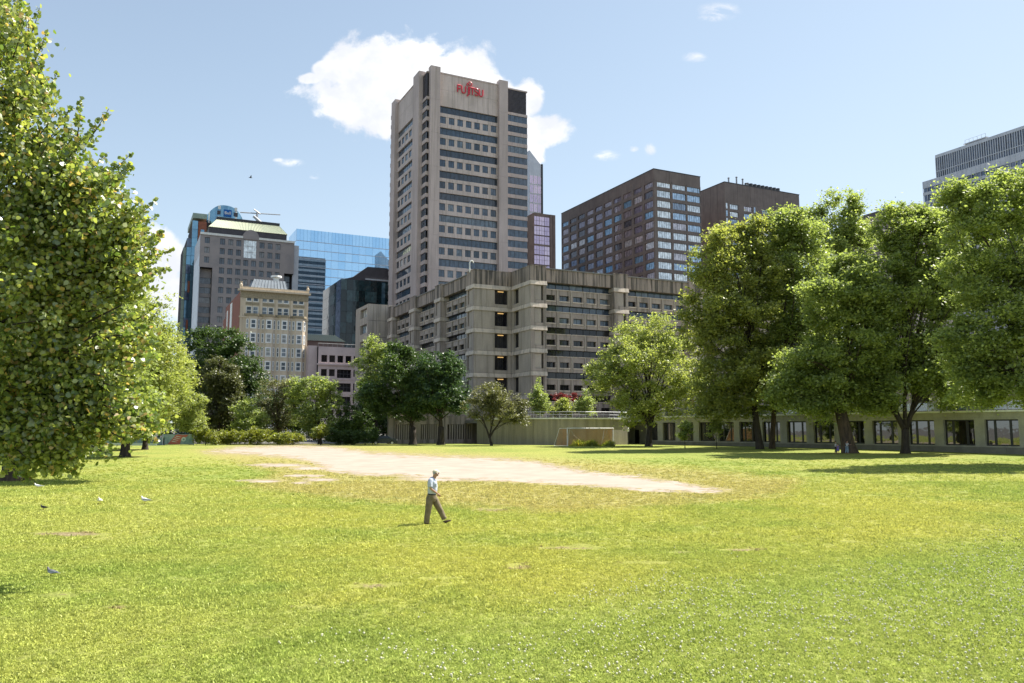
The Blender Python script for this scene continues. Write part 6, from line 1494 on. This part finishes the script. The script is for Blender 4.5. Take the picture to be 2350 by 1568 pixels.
def figure(label, px, Y, z, h, top, bottom, hair, face=0.0, lean=0.0, skirt=False, arms=((.10, -.42), (.14, -.40)), step=.08, name='person', group=None):
    """a small standing figure h metres tall, facing along +x before rotation"""
    p = pt(px, 985, Y); r = empty(name, (p.x, p.y, z), face, label=label, cat='person', group=group)
    q_ = h / 1.7
    def P(x, y, zz): return Vector((x * q_ + lean * zz * q_, y * q_, zz * q_))
    V = [P(0, 0, .93), P(0, 0, 1.12), P(0, 0, 1.36), P(.01, 0, 1.46), P(.02, 0, 1.56), P(.02, 0, 1.64), P(0, -.09, .88), P(step, -.1, .48), P(step * .6, -.1, .07), P(0, .09, .88), P(-step * .5, .1, .48), P(-step * 1.5, .1, .07),
         P(0, -.19, 1.36), P(arms[0][0] * .3, -.23, 1.10), P(arms[0][0] + .1, -.22, 1.3 + arms[0][1]), P(0, .19, 1.36), P(arms[1][0] * .3, .23, 1.10), P(arms[1][0] + .1, .22, 1.3 + arms[1][1]), P(step * .6 + .14, -.1, .04), P(-step * 1.5 + .14, .1, .04)]
    Ed = [(0, 1), (1, 2), (2, 3), (3, 4), (4, 5), (0, 6), (6, 7), (7, 8), (0, 9), (9, 10), (10, 11), (2, 12), (12, 13), (13, 14), (2, 15), (15, 16), (16, 17), (8, 18), (11, 19)]
    Rd = [q_ * x for x in (.12, .11, .13, .05, .085, .085, .08, .055, .04, .08, .055, .04, .05, .038, .03, .05, .038, .03, .035, .035)]
    skin_mesh('body', V, Ed, Rd, SK, r, sub=1)
    skin_mesh('shirt', [P(0, 0, .92), P(0, 0, 1.12), P(0, 0, 1.36), P(0, -.19, 1.36), P(.02, -.23, 1.14), P(0, .19, 1.36), P(.02, .23, 1.14)], [(0, 1), (1, 2), (2, 3), (3, 4), (2, 5), (5, 6)], [q_ * x for x in (.15, .145, .15, .075, .065, .075, .065)], top, r, sub=1, root=1)
    if skirt: q = MB(); q.tube([P(0, 0, 1.0), P(0, 0, .75), P(0, 0, .52)], [.14 * q_, .2 * q_, .27 * q_], bottom, 12); q.build('skirt', r, smoothf=True)
    else: skin_mesh('trousers', [P(0, 0, .95), P(0, -.09, .86), P(step, -.1, .48), P(step * .6, -.1, .12), P(0, .09, .86), P(-step * .5, .1, .48), P(-step * 1.5, .1, .12)], [(0, 1), (1, 2), (2, 3), (0, 4), (4, 5), (5, 6)], [q_ * x for x in (.14, .11, .085, .07, .11, .085, .07)], bottom, r, sub=1)
    c = P(-.015, 0, 1.655); q = MB(); q.ball(c, (.10 * q_, .095 * q_, .10 * q_), hair, 10, 8); q.build('hair', r, smoothf=True)
    return r
PUR = skinmat('purple_cloth', (0.16, 0.12, 0.36)); PALE = skinmat('pale_cloth', (0.55, 0.56, 0.58)); BLU = skinmat('light_blue_denim', (0.30, 0.40, 0.52)); REDC = skinmat('red_cloth', (0.55, 0.04, 0.08)); DKC = skinmat('dark_cloth', (0.04, 0.04, 0.055)); BEI = skinmat('beige_cloth', (0.5, 0.42, 0.32))
zt = float(gz(0, 84))
figure('small child in a purple top and skirt left of the thick-trunked tree', 1921, 83.2, zt, 1.08, PUR, PUR, DHAIR, math.radians(200), skirt=True, group='people under the thick-trunked tree')
figure('dark-haired child in a pale shirt just behind the child in purple', 1916, 84.6, zt, 1.32, PALE, DKC, DHAIR, math.radians(-20), group='people under the thick-trunked tree')
figure('person in pale top and light blue trousers reaching to the thick brown trunk', 1941, 84.2, zt, 1.42, PALE, BLU, DHAIR, math.radians(10), lean=.06, arms=((.35, -.12), (.3, -.2)), group='people under the thick-trunked tree')
rp = loc2w(pv.o, 0, 0)
h_ = pv.hit(1700, 945, x=1.8); c2_, s2_ = math.cos(AZ2), math.sin(AZ2)
wx, wy = pv.o.x + h_[0] * c2_ - h_[1] * s2_, pv.o.y + h_[0] * s2_ + h_[1] * c2_
o = figure('person in a red top standing at the pavilion roof railing', 1700, wy, PT - .02, 1.7, REDC, DKC, DHAIR, math.radians(190)); o.location = (wx, wy, PT - .02)

# ================================================================ BIRDS
GW = mat('white_feathers', (0.75, 0.75, 0.74), rough=.8, coord='obj'); GG = mat('grey_feathers', (0.33, 0.36, 0.40), rough=.8, coord='obj'); PG = mat('pigeon_feathers', (0.085, 0.085, 0.105), (0.15, 0.15, 0.17), 8, rough=.7, coord='obj'); BK_ = mat('black_feathers', (0.015, 0.015, 0.018), rough=.6, coord='obj'); BEAK = mat('yellow_beak', (0.5, 0.33, 0.05), rough=.5, coord='obj')
def bird(name, label, px, py, L, rz, body, wing, head, tail, neck=.55, down=False, group=None):
    g = G(px, py); r = empty(name, g, rz, label=label, cat='bird', group=group); L_ = L
    def v(x, y, z): return (x * L_, y * L_, z * L_)
    hz = .62 if not down else .30; hx = .30 if not down else .42
    skin_mesh('body', [v(-.48, 0, .30), v(-.25, 0, .34), v(.02, 0, .36), v(.20, 0, .42), v(hx - .03, 0, (.42 + hz) / 2 + .03), v(hx, 0, hz), v(hx + .05, 0, hz)], chain(7), [L_ * x for x in (.03, .09, .15, .12, .065, .068, .05)], body, r, sub=2, root=2)
    for s in (-1, 1):
        q = MB(); V = [v(.14, s * .13, .44), v(.12, s * .165, .36), v(-.1, s * .165, .30), v(-.34, s * .09, .31), v(-.56, s * .03, .35), v(-.3, s * .06, .42), v(-.05, s * .1, .47)]
        V2 = [(x, y + s * .02 * L_, z) for x, y, z in V]
        n = 7; q.add(V + V2, [tuple(range(n)), tuple(range(2 * n - 1, n - 1, -1))] + [(i, (i + 1) % n, n + (i + 1) % n, n + i) for i in range(n)], wing); q.build('wing', r)
        q = MB(); q.tube([v(-.02, s * .06, .26), v(.0, s * .06, .12), v(-.01, s * .06, 0)], .012 * L_ * 1.3, BEAK, 5); q.tube([v(-.01, s * .06, .01), v(.09, s * .06, .005)], .014 * L_, BEAK, 5); q.build('leg', r)
    q = MB(); q.tube([v(hx + .07, 0, hz), v(hx + .2, 0, hz - .03)], [.03 * L_, .008 * L_], BEAK, 6); q.build('beak', r)
    q = MB(); q.add([v(-.4, -.05, .33), v(-.4, .05, .33), v(-.68, .09, .31), v(-.68, -.09, .31), v(-.4, -.05, .30), v(-.4, .05, .30), v(-.68, .09, .295), v(-.68, -.09, .295)], BF, tail); q.build('tail', r)
    return r
bg_ = 'gulls on the lawn'
bird('gull', 'gull in the tree shade, farthest left of the three', 86, 1122, .46, math.radians(200), GW, GG, GW, GW, group=bg_)
bird('gull', 'upright white gull facing the camera, between the other two gulls', 228, 1158, .50, math.radians(-80), GW, GW, GW, GW, group=bg_)
bird('gull', 'white gull with grey wings facing left, rightmost of the three', 332, 1157, .52, math.radians(172), GW, GG, GW, BK_, group=bg_)
bird('pigeon', 'small black bird standing below the shaded gull', 99, 1171, .34, math.radians(175), BK_, BK_, BK_, BK_, group='dark birds on the lawn')
bird('pigeon', 'grey pigeon nearest the camera on the left of the lawn', 117, 1325, .33, math.radians(165), PG, GG, PG, PG, group='dark birds on the lawn')
fb_ = pt(575, 408, 90); r = empty('flying_bird', fb_, .6, label='tiny dark bird flying over the old buildings at left', cat='bird')
skin_mesh('body', [(-.22, 0, 0), (0, 0, 0), (.2, 0, .02)], chain(3), [.02, .06, .035], BK_, r, sub=1, root=1)
for s in (-1, 1): q = MB(); V = [(.08, s * .04, .02), (.03, s * .3, .16), (-.1, s * .55, .12), (-.1, s * .25, .08), (-.06, s * .04, .01)]; q.add(V + [(x, y, z + .012) for x, y, z in V], [(0, 1, 2, 3, 4), (9, 8, 7, 6, 5)] + [(i, (i + 1) % 5, 5 + (i + 1) % 5, 5 + i) for i in range(5)], BK_); q.build('wing', r)

# ================================================================ GOAL, MURAL BOARD, CAR, SMALL THINGS
A = pt(1302, 985, 112.5); B_ = pt(1407, 985, 116.0)
gy = lambda y: float(gz(0, y))
gl = empty('football_goal', (A.x, A.y, gy(A.y)), math.atan2(B_.y - A.y, B_.x - A.x), label='white football goal with brown net standing before the curved wall', cat='football goal')
GWd = ((B_.x - A.x) ** 2 + (B_.y - A.y) ** 2) ** .5; GH = 2.5
WP = mat('worn_white_paint', (0.72, 0.70, 0.66), (0.5, 0.36, 0.25), 2.0, lo=.55, hi=.8, rough=.5)
for x in (0, GWd): q = MB(); q.tube([(x, 0, -.05), (x, 0, GH - .09)], .085, WP, 8); q.build('post', gl)
q = MB(); q.tube([(-.06, 0, GH), (GWd + .06, 0, GH)], .085, WP, 8); q.build('crossbar', gl)
for x, s in ((0, -1), (GWd, 1)):
    q = MB(); q.tube([(x, .02, GH), (x + s * .75, .9, GH - .02), (x + s * 1.05, 2.0, .05), (x, .1, .05)], .035, WP, 6); q.build('side_frame', gl)
q = MB(); q.tube([(-.75, .9, GH - .02), (GWd + .75, .9, GH - .02)], .03, WP, 6); q.tube([(-1.05, 2, .05), (GWd + 1.05, 2, .05)], .03, WP, 6); q.build('rear_frame', gl)
for x in (.9, GWd - .9): q = MB(); q.tube([(x, .9, GH), (x + .1 * (1 if x < 2 else -1), 1.6, .05)], .03, WP, 6); q.build('net_strut', gl)
NET = mat('brown_net_cord', (0.55, 0.33, 0.17), rough=.9); q = MB()
i = 0
while -.7 + i * .13 < GWd + .7: x = -.7 + i * .13; q.add([(x, .92, GH), (x + .035, .92, GH), (x + .035, 1.98, .06), (x, 1.98, .06), (x, .95, GH), (x + .035, .95, GH), (x + .035, 2.01, .06), (x, 2.01, .06)], BF, NET); i += 1
for k in range(18): z = .1 + k * .14; y = .92 + (1 - z / GH) * 1.06; q.box(-.75, GWd + .75, y + .01, y + .035, z, z + .035, NET)
for x in (-.02, GWd + .0):
    for k in range(9): q.box(x, x + .02, .1 + k * .13, .13 + k * .13, .05, GH - .1, NET)
q.build('net', gl)
for (x0, z0, x1, z1) in ((.8, 2.3, 2.6, .7), (.85, 2.25, 1.6, 1.4), (GWd - .6, 2.3, GWd - 1.6, .5), (GWd - 1.2, 2.3, GWd - 1.3, .9)):
    q = MB(); q.tube([(x0, .5, z0), ((x0 + x1) / 2, .6, (z0 + z1) / 2 - .15), (x1, .7, z1)], .03, BEI, 5); q.build('loose_cord', gl)
def blades(name, label, xr, yr, n, h, w, m, seed, cat='weeds', cl=0):
    r = np.random.default_rng(seed); x = r.uniform(*xr, n); y = r.uniform(*yr, n); z = gz(x, y); a = r.uniform(0, 6.28, n)
    hh = h * r.uniform(.3, 1.0, n) * (0.55 + .45 * np.sin(x * 2.1) * np.sin(x * .8 + 1)); dx, dy = np.cos(a) * w, np.sin(a) * w; lx_, ly_ = r.normal(size=n) * hh * .3, r.normal(size=n) * hh * .3
    V = np.stack([np.stack([x - dx, y - dy, z - .02], 1), np.stack([x + dx, y + dy, z - .02], 1), np.stack([x + dx * .8 + lx_ * .6, y + dy * .8 + ly_ * .6, z + hh * .65], 1), np.stack([x + lx_, y + ly_, z + hh], 1)], 1).reshape(-1, 3)
    o = link(name, fastmesh(name, V, 4, LM[m], r.uniform(0, 1, n))); tag(o, label, cat, kind='stuff'); return o
blades('tall_weeds', 'tall yellow-green weeds growing inside the football goal', (A.x + .3, B_.x - .2), (112.4, 117.2), 2600, 1.35, .05, 'hedge', 5)
q = MB()
# mural board
MBp = at(410, 120.5); mu = empty('mural_board', MBp, 0, label='long low board painted teal with a red diagonal and a white ring', cat='board')
TE = mat('teal_grey_paint', (0.15, 0.24, 0.22), (0.26, 0.33, 0.31), 1.5, lo=.4, hi=.6); RO = mat('faded_red_paint', (0.42, 0.10, 0.065), (0.34, 0.12, 0.09), 2.0); W2 = mat('faded_white_paint', (0.55, 0.62, 0.55), rough=.7)
w_, h_m = 4.5, 1.62
box('board', -w_ / 2, w_ / 2, 0, .08, .1, h_m, TE, mu)
for x in (-w_ / 2 - .06, w_ / 2 + .06): box('post', x - .06, x + .06, -.03, .1, -.05, h_m + .04, M['metalwht'], mu)
q = MB(); q.prism_xz([(-1.55, .13), (.3, .13), (.45, .9), (1.3, 1.25), (1.5, 1.55), (-.35, 1.55), (-.8, 1.05)], -.012, -.001, RO); q.build('painted_diagonal', mu)
q = MB(); 
for i in range(20):
    a0_, a1_ = 2 * math.pi * i / 20, 2 * math.pi * (i + 1) / 20; c0_ = (.82, .86)
    q.add([(c0_[0] + r_ * math.cos(a), -.02, c0_[1] + r_ * math.sin(a)) for r_, a in ((.15, a0_), (.33, a0_), (.33, a1_), (.15, a1_))], [(0, 1, 2, 3)], W2)
q.build('painted_ring', mu)
for i in range(4): q = MB(); q.prism_xz([(-1.0 + i * .2, .55 + i * .25), (-.2 + i * .2, .42 + i * .25), (-.15 + i * .2, .46 + i * .25), (-.9 + i * .2, .63 + i * .25)], -.02, -.013, W2); q.build('painted_stroke', mu)
# parked car behind the dark trees
CP = mat('dark_green_car_paint', (0.012, 0.022, 0.024), rough=.25, spec=.6, coord='obj'); TY = mat('tyre_rubber', (0.02, 0.02, 0.02), rough=.9); RIM = mat('alloy_rim', (0.5, 0.5, 0.5), rough=.35, metallic=.7); LT = mat('headlight_lens', (0.7, 0.7, 0.66), rough=.1)
cp = at(882, 130); car = empty('parked_car', (cp[0], cp[1], .68), math.radians(8), label='dark hatchback parked behind the hedge beside the ribbed ground floor', cat='car')
prof = [(-2.05, .35), (-2.1, .75), (-1.95, 1.0), (-1.45, 1.05), (-.95, 1.42), (.55, 1.46), (1.25, 1.05), (1.95, .92), (2.1, .65), (2.05, .3)]
V = []
for y, s in ((-.85, 1), (-.78, 1), (.78, 1), (.85, 1)):
    inn = abs(y) > .8
    V.append([(x * (.985 if inn else 1), y * (1 if z < 1.06 else .86), z - (.02 if inn and z > 1 else 0)) for x, z in prof])
n = len(prof); VV = sum(V, []); F = [tuple(range(n)), tuple(range(4 * n - 1, 3 * n - 1, -1))]
for k in range(3):
    for i in range(n): F.append((k * n + i, (k + 1) * n + i, (k + 1) * n + (i + 1) % n, k * n + (i + 1) % n))
mesh_obj('body', VV, F, CP, car)
for s in (-1, 1):
    q = MB(); q.add([(-1.25, s * .80, 1.08), (.95, s * .80, 1.08), (.5, s * .745, 1.38), (-.88, s * .745, 1.36), (-1.25, s * .83, 1.08), (.95, s * .83, 1.08), (.5, s * .765, 1.38), (-.88, s * .765, 1.36)], BF, M['g_dark']); q.build('side_window', car)
    for x in (-1.3, 1.3): q = MB(); q.tube([(x, s * .70, .33), (x, s * .90, .33)], .33, TY, 16); wh = q.build('wheel', car); q = MB(); q.tube([(x, s * .901, .33), (x, s * .915, .33)], .2, RIM, 12); q.build('rim', wh)
    q = MB(); q.ball((2.02, s * .62, .72), (.07, .16, .09), LT, 8, 6); q.build('headlight', car)
    q = MB(); q.box(-2.1, -2.02, s * .62 - .15, s * .62 + .15, .72, .88, REDC); q.build('tail_light', car)
# more small things at the left end
g = G(154, 1061); q = MB(); q.tube([(0, 0, -.05), (0, 0, .42), (0, 0, .46)], [.05, .05, .03], M['white'], 8); o = q.build('marker_post', None, g); tag(o, 'short white marker post in the grass beside the left row of trunks', 'post')
ys_ = empty('yellow_sign', at(346, 124), 0, label='small yellow sign on a post under the pale green tree', cat='sign'); YE = mat('yellow_paint', (0.6, 0.38, 0.03))
box('plate', -.3, .3, -.03, .0, 1.0, 1.9, YE, ys_); box('post', -.03, .03, .003, .06, -.05, 1.9, M['grey'], ys_)
tl = empty('low_teal_wall', at(290, 118), 0, label='low teal-painted kerb wall behind the left trunks', cat='wall'); box('wall', -6, 4.5, 0, .3, -.1, .32, W2, tl); box('back_wall', -9, 4.6, 2.5, 2.8, -.1, 1.1, TE, tl)
lp = empty('wall_lamp', (pt(1441, 985, 124.5).x, 124.5, .8), 0, label='white lantern on a dark post beside the pavilion recess', cat='lamp post'); q = MB(); q.tube([(0, 0, -.1), (0, 0, 2.0)], .07, M['dark'], 8); q.build('post', lp); q = MB(); q.tube([(0, 0, 2.0), (0, 0, 2.5)], [.16, .2], M['white'], 8); q.tube([(0, 0, 2.5), (0, 0, 2.62)], [.24, .1], M['dark'], 8); q.build('lantern', lp)
g = G(2018, 1029); bn = empty('utility_box', (g.x, g.y + 1.2, g.z), AZ2, label='small black box at the foot of the pavilion wall', cat='utility box'); box('cabinet', -.2, .2, -.2, .2, 0, .55, M['dark'], bn); box('lid', -.24, .24, -.24, .24, .551, .6, M['grey'], bn)

# ================================================================ GRASS AND CLOVER
def scatter(name, label, pts, scale, src, cat, seed, mat_attrs=None):
    me = D.meshes.new(name); me.vertices.add(len(pts)); me.vertices.foreach_set('co', pts.astype(np.float32).ravel()); me.update()
    a = me.attributes.new('sc', 'FLOAT', 'POINT'); a.data.foreach_set('value', scale.astype(np.float32))
    for nm, v in (mat_attrs or {}).items(): a = me.attributes.new(nm, 'FLOAT', 'POINT'); a.data.foreach_set('value', v.astype(np.float32))
    o = link(name, me); tag(o, label, cat, kind='stuff')
    ng = D.node_groups.new(name, 'GeometryNodeTree'); ng.interface.new_socket('Geometry', in_out='INPUT', socket_type='NodeSocketGeometry'); ng.interface.new_socket('Geometry', in_out='OUTPUT', socket_type='NodeSocketGeometry')
    gi = ng.nodes.new('NodeGroupInput'); go = ng.nodes.new('NodeGroupOutput')
    ip = ng.nodes.new('GeometryNodeInstanceOnPoints'); ci = ng.nodes.new('GeometryNodeCollectionInfo'); ci.inputs['Collection'].default_value = src; ci.inputs['Separate Children'].default_value = True; ci.inputs['Reset Children'].default_value = True
    mp = ng.nodes.new('GeometryNodeMeshToPoints'); ng.links.new(gi.outputs[0], mp.inputs[0])
    ng.links.new(mp.outputs[0], ip.inputs['Points']); ng.links.new(ci.outputs[0], ip.inputs['Instance']); ip.inputs['Pick Instance'].default_value = True
    rv = ng.nodes.new('FunctionNodeRandomValue'); rv.data_type = 'FLOAT_VECTOR'; rv.inputs['Max'].default_value = (.25, .25, 6.283); rv.inputs['Min'].default_value = (-.25, -.25, 0); rv.inputs['Seed'].default_value = seed
    ng.links.new(rv.outputs[0], ip.inputs['Rotation'])
    na = ng.nodes.new('GeometryNodeInputNamedAttribute'); na.data_type = 'FLOAT'; na.inputs['Name'].default_value = 'sc'; ng.links.new(na.outputs[0], ip.inputs['Scale'])
    ng.links.new(ip.outputs[0], go.inputs[0]); md = o.modifiers.new('scatter', 'NODES'); md.node_group = ng; return o
src = D.collections.new('grass_tufts'); src2 = D.collections.new('clover_heads')
for k in range(5):
    r = np.random.default_rng(200 + k); V = []; n = 16 + 2 * k
    for i in range(n):
        a = r.uniform(0, 6.28); d = r.uniform(0, .10) ; x, y = d * math.cos(a), d * math.sin(a); b = r.uniform(0, 6.28); w = r.uniform(.004, .009) * 1.5; h = r.uniform(.012, .036); l = r.uniform(.01, .045); c = r.uniform(0, 6.28)
        dx, dy = math.cos(b) * w, math.sin(b) * w; ex, ey = math.cos(c) * l, math.sin(c) * l
        V += [(x - dx, y - dy, -.01), (x + dx, y + dy, -.01), (x + dx * .7 + ex * .5, y + dy * .7 + ey * .5, h * .7), (x + ex, y + ey, h)]
    src.objects.link(D.objects.new('tuft', fastmesh('tuft', np.array(V), 4, M['blade'])))
CL = mat('clover_white', (0.66, 0.65, 0.50), (0.50, 0.48, 0.34), 30, rough=.9)
for k in range(2):
    q = MB(); q.ball((0, 0, .045), (.013, .013, .012), CL, 6, 4); q.tube([(0, 0, 0), (0, 0, .036)], .0018, M['blade'], 3)
    me = D.meshes.new('clover'); me.from_pydata(q.V, [], q.F); [me.materials.append(m) for m in q.mats]; me.polygons.foreach_set('material_index', q.I); src2.objects.link(D.objects.new('clover', me))
def field(y0, y1, dens, seed, a=1.0):
    r = np.random.default_rng(seed); n = int(dens * a * (y1 ** 2 - y0 ** 2)); y = np.sqrt(r.uniform(y0 ** 2, y1 ** 2, n)); x = y * r.uniform(-a, a, n); k_ = r.uniform(0, 1, n) > (np.abs(x / y) - .78) / .22; return x[k_], y[k_], r
P_, Sc = [], []
for (y0, y1, dens, sc_) in ((8.5, 14, 230, 1.0), (14, 22, 120, 1.25), (22, 34, 45, 1.6), (34, 48, 18, 2.0), (48, 80, 7, 2.2)):
    x, y, r = field(y0, y1, dens, int(y0)); P_.append(np.stack([x, y, gz(x, y)], 1)); Sc.append(sc_ * r.uniform(.6, 1.3, len(x)) * np.where(np.sin(x * 1.3 + 2 * np.sin(y * .8)) * np.sin(y * 1.1) > .2, 1.15, .9))
P_ = np.concatenate(P_); Sc = np.concatenate(Sc)
mk = lawn_masks(P_[:, 0], P_[:, 1], P_[:, 2])
nb2 = np.sin(P_[:, 0] * 2.3 + 3 * np.sin(P_[:, 1] * .9)) * 4
keep = (mk[0] < -12) & (mk[4] + nb2 * 2.5 < 2) & (np.random.default_rng(3).uniform(0, 1, len(P_)) > (P_[:, 1] - 50) / 28); P_, Sc = P_[keep], Sc[keep]
scatter('grass', 'short mown grass of the near lawn', P_, Sc, src, 'grass', 1, {n_: a_[keep] for n_, a_ in zip(('sand', 'dry', 'yel', 'mead', 'patch'), mk)})
x, y, r = field(8.5, 26, 34, 77); z = gz(x, y); u_, v_ = proj(x, y, z); m_ = lawn_masks(x, y, z)
cl_ = np.sin(x * .9 + 1.3 * np.sin(y * .6)) * np.sin(y * .8 + .5) + .5 * np.sin(x * 3.1) * np.sin(y * 2.7)
keep = (m_[3] + cl_ * 60 + r.normal(size=len(x)) * 30 > 45) & (u_ + cl_ * 300 > 850); 
scatter('clover_flowers', 'white clover flowers scattered over the near lawn', np.stack([x, y, z], 1)[keep], r.uniform(.5, 1.5, keep.sum()), src2, 'clover', 2)
